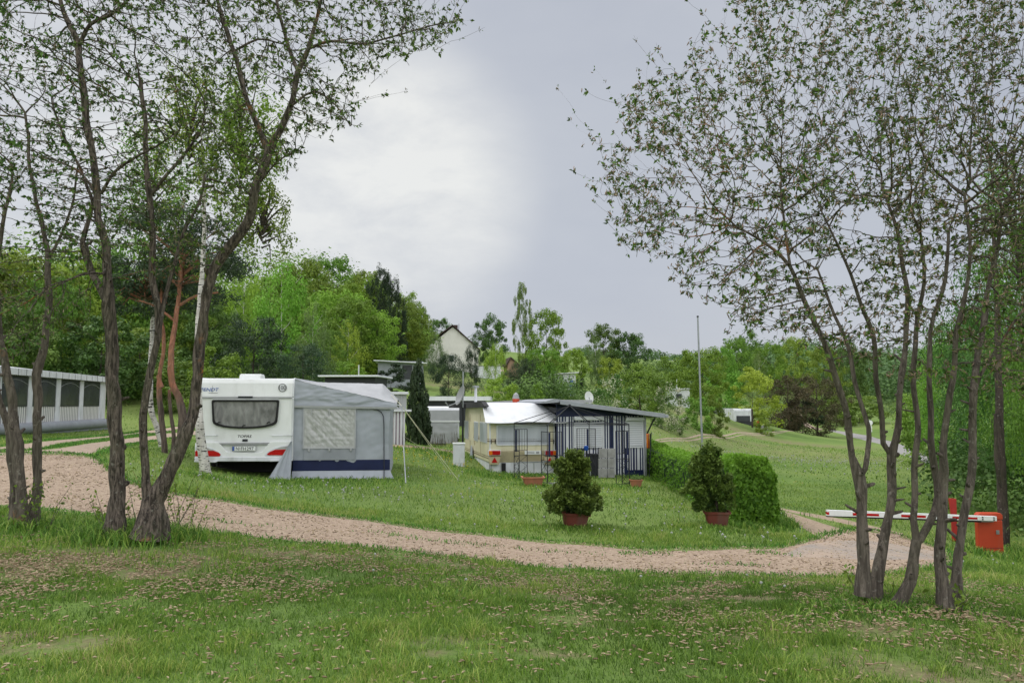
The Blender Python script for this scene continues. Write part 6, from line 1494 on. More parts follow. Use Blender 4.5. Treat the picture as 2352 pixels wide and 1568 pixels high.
# ================================================================== BACKGROUND TREES
BT = 'trees of the hillside wood'
TREES = [
 # kind, px, top, depth, width px, label, name, sink
 ('mid', -60, 560, 52, 300, 'dense green tree at the far left edge behind the awning hut', 'broadleaf_tree'),
 ('broadmid', 60, 600, 50, 250, 'broad green tree rising over the middle of the awning hut roof', 'broadleaf_tree'),
 ('broadlight', 175, 585, 55, 230, 'lighter green tree directly left of the tall rough willow trunk', 'broadleaf_tree'),
 ('mid', 120, 640, 47, 160, 'low branched green tree close behind the right end of the awning hut', 'broadleaf_tree'),
 ('broadmid', 290, 560, 58, 220, 'green tree seen between the tall rough willow and the red pine', 'broadleaf_tree'),
 ('broaddark', 235, 720, 46, 200, 'shaded bushy tree behind the right end of the awning hut', 'broadleaf_tree'),
 ('dark', 30, 700, 44, 200, 'shaded dark tree directly behind the left windows of the awning hut', 'broadleaf_tree'),
 ('mid', 400, 600, 60, 200, 'green tree hidden behind the red barked pine', 'broadleaf_tree'),
 ('broadmid', 320, 760, 50, 170, 'bushy green tree low behind the birches', 'broadleaf_tree'),
 ('bush', 430, 830, 46, 200, 'rounded green bush beyond the track left of the white caravan', 'bush'),
 ('bushlight', 500, 800, 44, 120, 'fresh green bush above the left half of the white caravan roof', 'bush'),
 ('dark', 480, 690, 58, 150, 'dark green tree above the lettered end of the white caravan', 'broadleaf_tree'),
 ('birchlight', 645, 615, 62, 175, 'tall pale green birch above the wrinkled awning roof', 'birch_tree'),
 ('birchlight', 555, 600, 68, 150, 'light feathery birch left of the tall pale one', 'birch_tree'),
 ('pine', 583, 722, 52, 150, 'broad dark pine above the white caravan roof vent', 'pine_tree'),
 ('pine', 700, 790, 50, 130, 'grey green young pine above the awning ridge', 'pine_tree'),
 ('birch', 722, 700, 60, 110, 'grey green birch to the right of the tall pale one', 'birch_tree'),
 ('mid', 620, 640, 100, 170, 'round green tree on the crest just right of the leaning willow limb', 'broadleaf_tree'),
 ('broadmid', 690, 600, 108, 150, 'crest tree standing highest at the left end of the wood skyline', 'broadleaf_tree'),
 ('mid', 760, 596, 118, 150, 'crest tree at the top of the rounded wood skyline', 'broadleaf_tree'),
 ('light', 830, 640, 108, 140, 'fresh green crest tree just left of the dark spruces', 'broadleaf_tree'),
 ('broadlight', 770, 655, 96, 160, 'lighter tree in the middle of the wooded slope', 'broadleaf_tree'),
 ('mid', 810, 690, 90, 150, 'green tree half way down the slope below the dark spruces', 'broadleaf_tree'),
 ('darkspruce', 872, 612, 100, 62, 'dark brownish spruce highest on the skyline', 'spruce_tree'),
 ('darkspruce', 893, 632, 101, 56, 'second dark spruce, right beside the highest one', 'spruce_tree'),
 ('darkspruce', 912, 668, 103, 54, 'shorter dark spruce below the highest pair', 'spruce_tree'),
 ('light', 866, 712, 94, 110, 'bright green tree below the dark spruces', 'broadleaf_tree'),
 ('mid', 935, 672, 140, 80, 'green crest tree right of the dark spruces', 'broadleaf_tree'),
 ('mid', 958, 712, 146, 64, 'last round tree where the wood skyline drops to the house', 'broadleaf_tree'),
 ('broadlight', 915, 740, 118, 100, 'light green tree at the right lower edge of the wood', 'broadleaf_tree'),
 ('broadmid', 850, 745, 98, 120, 'green tree at the foot of the wooded slope', 'broadleaf_tree'),
 ('birchlight', 800, 740, 84, 90, 'slim light green birch at the foot of the wooded slope', 'birch_tree'),
 ('bushyellow', 850, 800, 92, 90, 'yellow green bush on the grassy slope', 'bush'),
 ('bushlight', 795, 830, 72, 80, 'fresh green bush above the low dark hut', 'bush'),
 ('mid', 760, 760, 78, 90, 'round green tree above the left end of the low dark hut', 'broadleaf_tree'),
 ('bushlight', 950, 780, 130, 60, 'green bush at the left wall of the gable house', 'bush'),
 ('darkbush', 900, 836, 62, 100, 'dark low fir bush left of the column conifer', 'bush'),
 ('dark', 1008, 728, 165, 60, 'dark tree peeping over the left roof slope of the gable house', 'broadleaf_tree'),
 ('birch', 1004, 768, 92, 66, 'slender birch standing in front of the gable house', 'birch_tree'),
 ('pine', 1033, 814, 58, 84, 'dark pine with drooping boughs in front of the gable house', 'pine_tree'),
 ('pine', 1084, 792, 80, 42, 'small spiky pine at the right corner of the gable house', 'pine_tree'),
 ('dark', 1127, 724, 140, 84, 'round dark tree standing on the skyline right of the gable house', 'broadleaf_tree'),
 ('birch', 1201, 657, 100, 50, 'tall thin weeping birch highest on the skyline right of the house', 'birch_tree'),
 ('mid', 1255, 716, 96, 106, 'green tree on the skyline right of the weeping birch', 'broadleaf_tree'),
 ('birchlight', 1140, 788, 92, 70, 'pale small birch below the round dark tree', 'birch_tree'),
 ('bushlight', 1147, 862, 50, 80, 'bright green bush just above the cream caravan roof', 'bush'),
 ('pine', 1182, 838, 72, 50, 'dark narrow pine above the orange ornament', 'pine_tree'),
 ('pine', 1215, 820, 78, 60, 'greyish pine with a bare trunk on the slope', 'pine_tree'),
 ('light', 1250, 800, 88, 90, 'fresh green tree left of the little white hut', 'broadleaf_tree'),
 ('spruce', 1262, 845, 76, 56, 'dark spruce next to the little white hut', 'spruce_tree'),
 ('bush', 1235, 880, 66, 40, 'small dark green bush under the spruce', 'bush'),
 ('dark', 1390, 745, 120, 88, 'round dense tree highest in the group of three on the skyline', 'broadleaf_tree'),
 ('dark', 1440, 762, 118, 100, 'round dense tree at the right of the skyline group', 'broadleaf_tree'),
 ('birch', 1368, 772, 105, 66, 'grey green birch at the left of the skyline group', 'birch_tree'),
 ('spruce', 1336, 795, 112, 20, 'tiny dark spruce left of the skyline group', 'spruce_tree'),
 ('light', 1318, 800, 104, 70, 'light tree above the little white hut', 'broadleaf_tree'),
 ('bushlight', 1400, 815, 96, 60, 'yellowish bush under the skyline group', 'bush'),
 ('darkbush', 1330, 868, 84, 26, 'dark purple bush beside the little white hut', 'bush'),
 ('blossom', 1397, 862, 47, 96, 'cream blossoming bush over the striped hut roof', 'bush'),
 ('broadmid', 1470, 838, 56, 130, 'broad green tree above the right half of the striped hut roof', 'broadleaf_tree'),
 ('blossom2', 1534, 880, 50, 76, 'white flecked bush at the right end of the striped hut roof', 'bush'),
 ('bush', 1530, 822, 100, 80, 'dull green bush on the field slope left of the flagpole', 'bush'),
 ('light', 1610, 800, 80, 130, 'big fresh green tree right behind the flagpole', 'broadleaf_tree'),
 ('bush', 1600, 912, 58, 70, 'clipped dark green bush block left of the flagpole', 'bush'),
 ('bush', 1638, 910, 60, 60, 'clipped dark green bush block right of the flagpole', 'bush'),
 ('bushlight', 1662, 848, 90, 90, 'light green tree between the flagpole tree and the yellow one', 'broadleaf_tree'),
 ('bushyellow', 1724, 846, 86, 112, 'yellow green maple above the meadow caravan', 'broadleaf_tree'),
 ('bush', 1752, 942, 78, 40, 'small green bush right of the meadow caravan', 'bush'),
 ('browntree', 1808, 866, 100, 110, 'brown half dead spruce mass left of the gap in the trees', 'spruce_tree'),
 ('browntree', 1872, 858, 104, 130, 'brown drooping spruce arching over the track', 'spruce_tree'),
 ('darkbush', 1838, 905, 102, 80, 'dark lower skirt of the brown spruces', 'bush'),
 ('bush', 1915, 905, 128, 100, 'dark green bush beyond the way sign', 'bush'),
 ('bush', 1965, 908, 132, 110, 'wide green bush between the way sign and the field', 'bush'),
 ('mid', 1890, 800, 170, 90, 'green tree above the brown spruces, seen between the willow stems', 'broadleaf_tree'),
 ('mid', 1716, 762, 190, 70, 'tall round tree highest on the right hand ridge', 'broadleaf_tree'),
 ('mid', 845, 622, 112, 110, 'rounded crest tree touching the left side of the highest spruce', 'broadleaf_tree'),
 ('broadmid', 930, 690, 118, 110, 'wide green tree filling the slope right below the spruces', 'broadleaf_tree'),
 ('broadmid', 970, 755, 138, 70, 'low green tree closing the gap beside the gable house roof', 'broadleaf_tree'),
 ('light', 1655, 800, 150, 70, 'round fresh tree on the ridge right of the flagpole tree', 'broadleaf_tree'),
 ('mid', 1690, 782, 170, 80, 'mid green ridge tree left of the tallest round one', 'broadleaf_tree'),
 ('birch', 1740, 812, 130, 66, 'grey green tree rising behind the yellow green maple', 'broadleaf_tree'),
 ('light', 1770, 790, 180, 80, 'light ridge tree right of the tallest round one', 'broadleaf_tree'),
 ('mid', 1825, 778, 200, 90, 'green ridge tree above the left brown spruce', 'broadleaf_tree'),
 ('dark', 1950, 788, 210, 90, 'dark green ridge tree seen between two willow stems', 'broadleaf_tree'),
 ('bushlight', 1575, 845, 105, 70, 'fresh green bush left of the flagpole tree', 'bush'),
 # right hand wood
 ('neardark', 2340, 560, 24, 330, 'dense green tree filling the right edge of the photo', 'broadleaf_tree'),
 ('nearmid', 2450, 420, 19, 360, 'leafy tree just outside the right edge, its boughs reaching in', 'broadleaf_tree'),
 ('neardark', 2270, 690, 31, 250, 'shaded green tree right of the barrier cabinet', 'broadleaf_tree'),
 ('nearlight', 2200, 740, 38, 210, 'fresh green tree behind the willow stems at the right', 'broadleaf_tree'),
 ('broadmid', 2130, 880, 48, 150, 'bushy green tree at the left edge of the right hand wood', 'broadleaf_tree'),
 ('bush', 2160, 985, 42, 150, 'spreading bush beside the asphalt road end', 'bush'),
 ('neardark', 2225, 1020, 30, 170, 'dark undergrowth bush behind the red slanted post', 'bush'),
 ('neardark', 2360, 1040, 24, 170, 'dark undergrowth bush behind the orange cabinet', 'bush'),
 ('nearmid', 2430, 880, 16.5, 130, 'light leafy sapling at the right edge behind the orange cabinet', 'broadleaf_tree'),
]
def background_trees():
    for k in ('broaddark', 'blossom2'):
        if k == 'broaddark': proto(k, 'broad', 'dark', 8500, 75, .036, M_barkdark, fork=.1)
        else: PROTO[k] = PROTO['blossom']
    for r in TREES:
        kind, px, top, d, wp, lab, nm = r
        if kind == 'birch' and px == 1201: PROTO['_w'] = [(crown_mesh('crown', M_lf['grey'], 'tall', 6500, 70, .05, 99, .3), PROTO['birch'][0][1])]; kind = '_w'
        tree(kind, px, top, d, wp, lab, nm, nm.split('_')[0]+' tree' if nm != 'bush' else 'bush' if nm == 'bush' else 'tree', None, .25)
    # column conifer
    tree('column', 962, 832, 37.5, 52, 'narrow dark green column conifer left of the small pale caravan', 'conifer_tree', 'conifer', None, .1)
    # grassy field bush row, lone tree on the ridge
    tree('far', 1522, 808, 300, 16, 'tiny lone tree on the open ridge', 'lone_tree', 'tree')
    # undergrowth at the foot of the wood and on the far slopes: no one could count it
    def mass(name, label, spec, lm, n, leaf, seed):
        r = np.random.default_rng(seed); C = []; 
        cs = []
        for (px0, px1, d0, d1, hgt, cnt, rad_) in spec:
            for _ in range(cnt):
                px = r.uniform(px0, px1); d = math.exp(r.uniform(math.log(d0), math.log(d1))); cs.append((px, d, hgt*r.uniform(.55, 1.1), rad_*r.uniform(.7, 1.3)))
        X_ = np.array([(c[0]-CX)/FPX*c[1]/cp for c in cs]); Y_ = np.array([c[1] for c in cs]); Z_ = gz(X_, Y_)
        k = r.integers(0, len(cs), n); d = r.normal(0, 1, (n, 3)); d /= np.linalg.norm(d, axis=1)[:, None]; q = r.random(n)**.35
        H = np.array([c[2] for c in cs]); W_ = np.array([c[3] for c in cs])
        lob = 1+.12*np.sin(np.arctan2(d[:, 1], d[:, 0])*5+k)+.10*np.sin(d[:, 2]*9+k*2)
        Cx = np.c_[X_[k], Y_[k], Z_[k]+H[k]*.48]+d*(q*lob)[:, None]*np.c_[W_[k]*.5, W_[k]*.5, H[k]*.52]
        tone = np.array(r.random(len(cs)))[k]*.65+r.random(n)*.35
        V, F = sprays(Cx, d+np.array([0, 0, .5]), leaf*(W_[k]/W_.mean())*(.5+r.random(n)), .6, .06, 0, r)
        me = npmesh(name, V, F, attr={'rnd': np.repeat(tone, 4)}); me.materials.append(M_lf[lm]); o = link(name, me); tag(o, label, 'woodland', None, 'stuff')
    mass('far_woodland', 'hazy mixed wood on the far ridge at the right', [(1600, 1760, 190, 290, 8, 34, 12), (1700, 2100, 220, 330, 14, 74, 16), (1760, 2420, 340, 600, 17, 90, 24), (1290, 1640, 330, 420, 5, 16, 12), (1560, 1650, 180, 240, 6, 12, 9)], 'haze', 120000, 1.05, 4)
    mass('hillside_woodland', 'thick green wood filling the hill behind the trees at the left', [(-500, 640, 62, 95, 13, 60, 11), (-500, 820, 100, 150, 13, 60, 12), (640, 960, 122, 165, 9, 36, 9), (560, 860, 92, 120, 9, 24, 9), (780, 880, 118, 150, 12, 30, 10), (870, 955, 125, 165, 8.5, 36, 9), (640, 840, 115, 140, 13.5, 34, 10)], 'mid', 120000, .42, 5)
    mass('undergrowth', 'tangled undergrowth along the edges of the woods', [(-300, 400, 46, 56, 3.0, 34, 4), (560, 760, 60, 75, 3, 14, 4), (2160, 2700, 20, 34, 2.2, 22, 2.6), (2460, 2800, 14, 22, 1.8, 12, 1.8), (1170, 1340, 66, 90, 3, 12, 4)], 'dark', 60000, .17, 6)
    mass('slope_scrub', 'low scrub scattered over the grassy slopes', [(760, 1000, 95, 125, 1.6, 26, 4), (1100, 1560, 62, 110, 1.8, 34, 3), (1500, 1620, 120, 260, 4, 18, 10), (2030, 2200, 160, 200, 3, 12, 8)], 'grey', 30000, .25, 7)
def near_extra_trees():
    # birches and the red pine between the willows and the caravan
    def stem(name, label, pts, m, crown, cat='tree', limbs=()):
        w3 = [(*P(px, py, d), wd/FPX*d/2) for px, py, d, wd in pts]; b = Vector(w3[0][:3]); b.z = g1(b.x, b.y); t = thing(name, label, cat, b)
        def tb(q, pr):
            s_ = spline(pr, .15); pts_ = []; rr = []
            for v in s_:
                o = mnoise.noise((v[0]*3, v[1]*3, v[2]*3))*.02; pts_.append(Vector((v[0]+o, v[1], v[2]))-b); rr.append(v[3]*(1+.12*mnoise.noise((v[2]*9, v[0], 3))))
            q.tube(pts_, rr, 10)
        q = MB(); tb(q, w3)
        for l in limbs: tb(q, [(*P(px, py, d), wd/FPX*d/2) for px, py, d, wd in l])
        q.build('trunk', m, t, smooth=True)
        for (kind, px, py, d, wpx, hpx, n, leaf, lm, asp, seed, droop) in crown:
            r = np.random.default_rng(seed); c = P(px, py, d)-b; W, H = wpx/FPX*d/2, hpx/FPX*d/2
            cl = 46; cs = []
            while len(cs) < cl:
                v = r.uniform(-1, 1, 3)
                if (v**2).sum() < 1: cs.append(v)
            cs = np.array(cs)*np.array([W, W*.8, H]); k = r.integers(0, cl, n); dd = r.normal(0, 1, (n, 3)); dd /= np.linalg.norm(dd, axis=1)[:, None]
            sc_ = np.array([1, 1, .45 if kind == 'pine' else 1.9]); rr = (.30 if kind == 'pine' else .26)*W
            C = cs[k]+dd*(r.random(n)**.5)[:, None]*rr*sc_+np.array(c)
            V, F = sprays(C, dd+np.array([0, 0, .4]), leaf*(.5+r.random(n)), asp, .05, droop, r)
            me = npmesh('crown', V, F, attr={'rnd': np.repeat(np.clip(r.random(cl)[k]*.5+r.random(n)*.5, 0, 1), 4)}); me.materials.append(M_lf[lm]); link('crown', me, t)
            q = MB()
            for v in cs[:26]:
                base = Vector((c[0]*.9, c[1]*.9, c[2]+v[2]*.4-.2*H)); q.tube([base, Vector(c)+Vector(v)*.6+Vector((0, 0, .1)), Vector(c)+Vector(v)], [.03, .018, .006], 5)
            q.build('limbs', m if kind == 'pine' else M_barkdark, t)
    stem('birch_tree', 'white birch with black flaky base at the left edge of the white caravan', [(474, 1094, 18.0, 26), (466, 1040, 18, 22), (458, 980, 18, 20), (455, 900, 18.2, 17), (454, 800, 18.4, 15), (459, 700, 18.6, 13), (466, 600, 18.8, 11), (469, 500, 19, 9), (466, 400, 19, 6), (462, 300, 19, 4)], M_birch,
         [('birch', 560, 360, 19.2, 190, 430, 7500, .075, 'mid', .6, 3, .8), ('birch', 615, 520, 19.2, 120, 200, 2400, .07, 'mid', .6, 4, .8), ('birch', 430, 300, 19, 200, 340, 4200, .07, 'mid', .6, 6, .8)], 'birch tree')
    stem('birch_tree', 'slim white birch left of the red pine trunks', [(371, 1025, 23, 13), (362, 985, 23, 13), (346, 940, 23, 13), (345, 860, 23, 12), (349, 780, 23.2, 11), (352, 700, 23.3, 10), (352, 600, 23.5, 7), (350, 480, 23.5, 4)], M_birch,
         [('birch', 350, 430, 23.6, 230, 300, 5200, .085, 'mid', .6, 8, .8)], 'birch tree')
    stem('pine_tree', 'red barked pine with a bend in its bare trunk', [(412, 1062, 21, 21), (416, 1010, 21, 20), (420, 960, 21, 19), (412, 918, 21, 16), (396, 880, 21, 15), (393, 830, 21, 14), (398, 770, 21.2, 12), (409, 700, 21.4, 10), (415, 630, 21.6, 10), (418, 540, 21.8, 7)], M_pinebark,
         [('pine', 420, 600, 21.8, 330, 260, 9500, .16, 'pine', .2, 5, -.2)], 'pine tree',
         [[(414, 700, 21.4, 7), (450, 680, 21.3, 6), (500, 672, 21, 4)], [(405, 740, 21.4, 7), (360, 705, 21.3, 5), (320, 690, 21, 3)], [(412, 660, 21.5, 6), (380, 630, 21.7, 4), (340, 600, 22, 3)]])
    stem('pine_tree', 'second pine trunk with cut limbs left of the bent red one', [(380, 1062, 21.6, 14), (376, 1010, 21.6, 13), (370, 950, 21.6, 13), (365, 885, 21.6, 12), (368, 850, 21.7, 9), (377, 790, 21.8, 9), (370, 720, 22, 7), (372, 640, 22, 5)], M_pinebark,
         [('pine', 330, 660, 22.2, 180, 170, 3600, .16, 'pine', .2, 15, -.2)], 'pine tree', [[(396, 1060, 21.6, 9), (399, 1000, 21.6, 9), (392, 945, 21.6, 8), (388, 895, 21.6, 7)], [(371, 890, 21.6, 12), (364, 870, 21.6, 9), (362, 862, 21.6, 8)]])
    stem('birch_tree', 'dark stemmed birch right of the orange barrier cabinet', [(2306, 1265, 17.3, 26), (2304, 1180, 17.4, 22), (2298, 1050, 17.5, 19), (2294, 900, 17.6, 16), (2290, 700, 17.8, 11), (2280, 500, 18, 7)], M_barkdark,
         [('birch', 2340, 560, 18, 260, 420, 9000, .06, 'mid', .6, 18, .4)], 'birch tree', [[(2297, 1120, 17.2, 8), (2288, 1040, 17.2, 8), (2287, 950, 17.3, 7)]])
# ================================================================== GROUND CLUTTER
def clutter():
    # tall tufts round the stems and the pots, wild verge strips
    Xs, Ys, Hs = [], [], []
    for (px, py, r_, n, h) in [(264,1240,.5,700,.16),(330,1236,.65,1500,.20),(45,1215,.5,700,.14),(200,1228,.8,700,.10),(400,1228,.4,300,.12),(2000,1385,.30,500,.08),(2065,1400,.25,300,.07),(2180,1398,.35,500,.08),(1950,1405,.5,500,.07),(1317,1212,.4,500,.07),(1640,1212,.5,600,.08),(1740,1215,.5,900,.13),(1800,1205,.9,1500,.14),(1770,1180,.8,1000,.14),(1224,1116,.5,400,.10),(1130,1095,1.0,800,.14),(1290,1100,1.5,700,.12),(1180,1095,1.6,1300,.15),(1478,1100,.6,500,.12),(470,1096,.5,400,.12),(640,1106,1.2,700,.09),(800,1107,1.5,900,.09),(1000,1040,2.0,900,.16),(1400,1118,1.2,600,.10),(2270,1275,.7,700,.14),(2340,1270,1.0,1100,.18),(1040,1360,.5,300,.08),(1000,1380,.25,300,.07)]:
        c = G(px, py); Xs.append(c.x+RNG.normal(0, r_*.5, n)); Ys.append(c.y+RNG.normal(0, r_*.5, n)); Hs.append(np.full(n, h))
    x = np.concatenate(Xs); y = np.concatenate(Ys); h = np.concatenate(Hs); k = free(x, y, True, .03); x, y, h = x[k], y[k], h[k]*(.4+RNG.random(k.sum()))
    V, Q, T, C = blades(x, y, h, .008+.0006*np.hypot(x, y), .9, np.clip(RNG.random(len(x))*.8+.1, 0, 1))
    o = mixed('long_grass', V, Q, T[:, :3], C, M_grass); tag(o, 'longer grass tufts at the feet of the trees and pots', 'grass', None, 'stuff')
    # ragged grass edge creeping over the gravel
    Xs, Ys = [], []
    for p in ROADPOLY[:3]:
        q = np.r_[p, p[:1]]; L = np.hypot(*np.diff(q, axis=0).T); s = np.r_[0, np.cumsum(L)]; n = int(s[-1]*130); t = RNG.random(n)*s[-1]
        Xs.append(np.interp(t, s, q[:, 0])+RNG.normal(0, .08, n)); Ys.append(np.interp(t, s, q[:, 1])+RNG.normal(0, .08, n))
    n = 1600; a = G(1900, 1190); 
    for (px, py, sx, n) in [(500,1200,.8,90),(1000,1245,.7,90),(1480,1275,.6,120),(1780,1275,.4,100),(1260,1270,.5,60),(1700,1300,.5,80),(1100,1255,.5,60),(900,1230,.5,60)]:
        c = G(px, py); Xs.append(c.x+RNG.normal(0, sx*.5, n)); Ys.append(c.y+RNG.normal(0, .10, n))
    x = np.concatenate(Xs); y = np.concatenate(Ys); k = (np.abs(x) < .8*y) & (y > 3) & (y < 45); x, y = x[k], y[k]
    V, Q, T, C = blades(x, y, .05*(.4+RNG.random(len(x))), .008+.0006*y, .9, RNG.random(len(x))*.8, gz(x, y)+.012)
    o = mixed('grass_fringe', V, Q, T[:, :3], C, M_grass); tag(o, 'ragged grass fringe along the gravel', 'grass', None, 'stuff')
    # fallen catkins
    Xs, Ys = [], []
    def spot(px, py, rx, ry, n):
        c = G(px, py); Xs.append(c.x+RNG.normal(0, rx, n)); Ys.append(c.y+RNG.normal(0, ry, n))
    spot(120, 1320, 1.4, .7, 4370); spot(420, 1330, 1.6, .6, 1900); spot(700, 1280, 2.0, .6, 1710); spot(60, 1270, 1.2, .6, 950); spot(900, 1290, 1.6, .6, 1235); spot(1150, 1340, 1.4, .5, 1235); spot(1500, 1350, 1.3, .45, 1330); spot(1850, 1400, 1.3, .7, 2850); spot(1800, 1340, 1.2, .4, 1520); spot(2000, 1420, .8, .5, 1140); spot(2150, 1330, 1.0, .5, 760)
    x, y = frustum_pts(4200, 3.8, 8.5); Xs.append(x); Ys.append(y)
    x, y = frustum_pts(500, 8.5, 12); Xs.append(x); Ys.append(y)
    x = np.concatenate(Xs); y = np.concatenate(Ys); k = (np.abs(x) < .75*y) & (y > 3.3) & (RNG.random(len(x)) < np.clip(.58+nfield(x, y, 1.1, 7)*2.2+nfield(x, y, 3.5, 9)*1.2, .03, 1)); x, y = x[k], y[k]
    onp = np.zeros(len(x), bool)
    for p in ROADPOLY: onp |= inpoly(x, y, p)
    z = gz(x, y)+np.where(onp, .026, .020+.018*RNG.random(len(x)))
    m = worms('fallen_catkins', np.c_[x, y, z],   .022+.022*RNG.random(len(x)), .0042+.0024*RNG.random(len(x)), flat=True); m.materials.clear(); m.materials.append(leafmat('dry_catkin', (.19, .14, .072), (.45, .38, .235), 0, .05))
    tag(link('fallen_catkins', m), 'pale brown catkins fallen on the grass and the gravel', 'catkins', None, 'stuff')
    x, y = frustum_pts(26000, 8.8, 17); k = np.zeros(len(x), bool)
    for p in ROADPOLY[:1]: k |= inpoly(x, y, p)
    k &= RNG.random(len(x)) < np.clip(.55+nfield(x, y, 1.2, 11)*1.8, .08, 1); x, y = x[k], y[k]
    m = worms('dry_litter', np.c_[x, y, gz(x, y)+.025], .018+.026*RNG.random(len(x)), .004+.003*RNG.random(len(x)), flat=True); m.materials.clear(); m.materials.append(leafmat('dry_litter', (.09, .055, .035), (.46, .34, .22), 0, .03))
    tag(link('dry_litter', m), 'brown and tan litter strewn over the gravel path', 'litter', None, 'stuff')
    # gravel grit on the path
    Xs, Ys = [], []
    x, y = frustum_pts(60000, 8.5, 17); k = np.zeros(len(x), bool)
    for p in ROADPOLY[:1]: k |= inpoly(x, y, p)
    x, y = x[k], y[k]; n = len(x); z = gz(x, y)+.022; s = .006+.010*RNG.random(n)**2
    o8 = np.array([(1,0,0),(0,1,0),(-1,0,0),(0,-1,0),(0,0,.7)]); a = RNG.random(n)*6.28; V = np.empty((n, 5, 3))
    for i in range(5):
        V[:, i, 0] = x+(o8[i, 0]*np.cos(a)-o8[i, 1]*np.sin(a)*.6)*s; V[:, i, 1] = y+(o8[i, 0]*np.sin(a)+o8[i, 1]*np.cos(a)*.6)*s; V[:, i, 2] = z+o8[i, 2]*s-.002
    F = (np.arange(n)[:, None, None]*5+np.array([(0,1,4),(1,2,4),(2,3,4),(3,0,4)])[None]).reshape(-1, 3)
    me = npmesh('gravel_grit', V.reshape(-1, 3), F, attr={'rnd': np.repeat(RNG.random(n), 5)}); me.materials.append(leafmat('grit', (.20, .135, .10), (.50, .38, .31), 0, .0))
    tag(link('gravel_grit', me), 'loose stones and crumbs lying on the gravel path', 'gravel', None, 'stuff')
    # dandelions: white clocks and yellow heads in the meadow
    def flowers(name, label, spots, m, r_, h, flat):
        Xs, Ys = [], []
        for (px, py, rx, ry, n) in spots:
            c = G(px, py); Xs.append(c.x+RNG.normal(0, rx, n)); Ys.append(c.y+RNG.normal(0, ry, n))
        x = np.concatenate(Xs); y = np.concatenate(Ys); k = free(x, y, True); x, y = x[k], y[k]; q = MB(); z = gz(x, y)
        V = []; F = []; b = 0
        for a, c, e in zip(x, y, z):
            hh = h*(.5+RNG.random()); rr = r_*(.7+.6*RNG.random()); dx = RNG.normal(0, .02)
            rings = [(0, -1), (.75, -.6), (1, 0), (.75, .6), (0, 1)] if not flat else [(0, -.5), (1, 0), (.9, .25), (.3, .3), (0, .3)]
            for pr, pz in rings:
                for s in range(6): V.append((a+dx+pr*rr*math.cos(s*1.047), c+pr*rr*math.sin(s*1.047), e+hh+pz*rr))
            for i in range(4):
                for s in range(6): F.append((b+i*6+s, b+i*6+(s+1) % 6, b+i*6+6+(s+1) % 6, b+i*6+6+s))
            b += 30
            w_ = .0012+.00006*c; V += [(a-w_, c, e), (a+w_, c, e), (a+dx+w_*.6, c, e+hh), (a+dx-w_*.6, c, e+hh)]; F.append((b, b+1, b+2, b+3)); b += 4
        me = npmesh(name, np.array(V), np.array(F)); me.materials.append(m); tag(link(name, me), label, 'flowers', None, 'stuff')
    clock = mat('dandelion_clock', (.38, .39, .37), None, 5, .9); yel = mat('dandelion_yellow', (.70, .50, .02), None, 5, .8)
    flowers('dandelion_clocks', 'white dandelion clocks dotted over the grass', [(1000,1150,3.2,1.4,70),(800,1140,2.4,.7,22),(1400,1170,2.4,1.6,30),(1640,1232,1.6,.5,35),(560,1115,1.6,.5,30),(1100,1105,1.8,1.6,40),(1500,1140,1.0,1.0,20),(1250,1340,2.5,.8,9),(2330,1310,1.0,.7,8),(1900,1200,1.5,1.0,12),(990,1060,2,2.5,40)], clock, .017, .085, False)
    flowers('meadow_flowers', 'white flower heads scattered in the far meadow', [(1900,1062,6,1.5,230),(1800,1080,4,2.5,40),(2020,1075,3,2,60),(2010,975,14,8,400)], clock, .03, .12, False)
    flowers('yellow_dandelions', 'yellow dandelions in flower between the awning and the cream caravan', [(1000,1052,1.4,1.6,60),(985,1020,1.0,1.6,30),(940,1000,.7,.7,14),(1040,1068,1.6,1.0,22)], yel, .026, .10, True)
    # leaf shoots at the foot of the willows
    r = np.random.default_rng(12); C = []
    q = MB()
    for (px, py, n, sp_, h) in [(255,1200,9,.10,.55),(330,1180,7,.22,.7),(385,1180,6,.2,.8),(60,1120,5,.12,.7),(100,1150,6,.15,.6),(2005,1375,7,.10,.22),(2180,1398,6,.12,.2),(1985,1365,6,.12,.25),(430,1100,6,.3,.7)]:
        g = G(px, max(py, 1215 if px < 500 else py))
        for _ in range(n):
            a = r.uniform(0, 6.28); b_ = Vector((g.x+math.cos(a)*sp_*.6, g.y+math.sin(a)*sp_*.5-.05, g.z)); L = h*r.uniform(.5, 1.2); ty = Vector((math.cos(a)*.5, math.sin(a)*.4, 1)).normalized()*L; pts = [b_, b_+ty*.5+Vector((r.normal(0, .02), 0, 0)), b_+ty]
            q.tube(pts, [.005, .0035, .0015], 4)
            for t in np.linspace(.35, 1, int(6+L*10)):
                c = b_+ty*t; C.append((c.x+r.normal(0, .03), c.y+r.normal(0, .03), c.z+r.normal(0, .01)))
    C = np.array(C); V, F = sprays(C, r.normal(0, 1, (len(C), 3))+np.array([0, 0, .6]), .055*(.6+.7*r.random(len(C))), .5, .08, 0, r)
    o = thing('willow_shoots', 'young leafy shoots sprouting round the feet of the willows', 'shoots', (0, 0, 0)); o['kind'] = 'stuff'
    me = npmesh('leaves', V, F, attr={'rnd': np.repeat(r.random(len(C)), 4)}); me.materials.append(M_lf['mid']); link('leaves', me, o); q.build('stems', M_bark_y, o)
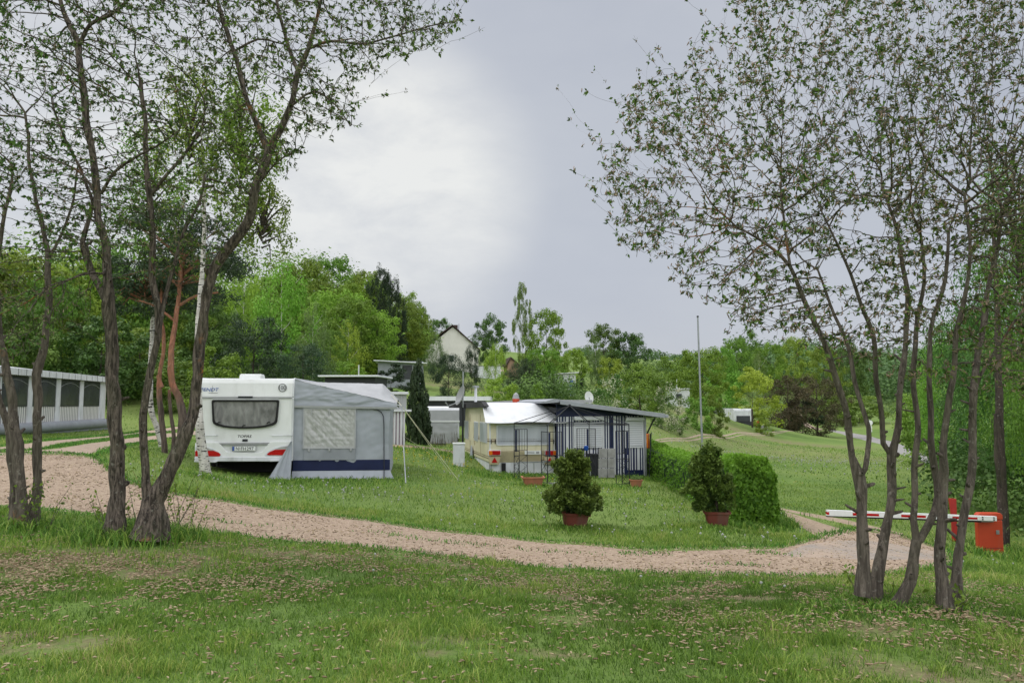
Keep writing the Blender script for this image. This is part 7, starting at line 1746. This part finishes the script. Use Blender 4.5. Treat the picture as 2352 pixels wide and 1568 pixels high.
# ================================================================== BUILD
f_, W_, zt_ = white_caravan(); awning_tent(f_, W_, zt_); cf, cW, czt = cream_caravan(); striped_hut(cf, cW); gazebo(); pole_things(); pots(); barrier(); hedge(); long_awning(); far_things()
background_trees(); near_extra_trees(); foreground_trees()
NOGRASS = [p for p in NOGRASS if len(p) > 3]
gr = lay_grass(); tag(gr, 'short lawn and meadow grass', 'grass', None, 'stuff'); clutter()
print('objects', len(bpy.data.objects), 'verts', sum(len(o.data.vertices) for o in bpy.data.objects if o.type == 'MESH'))
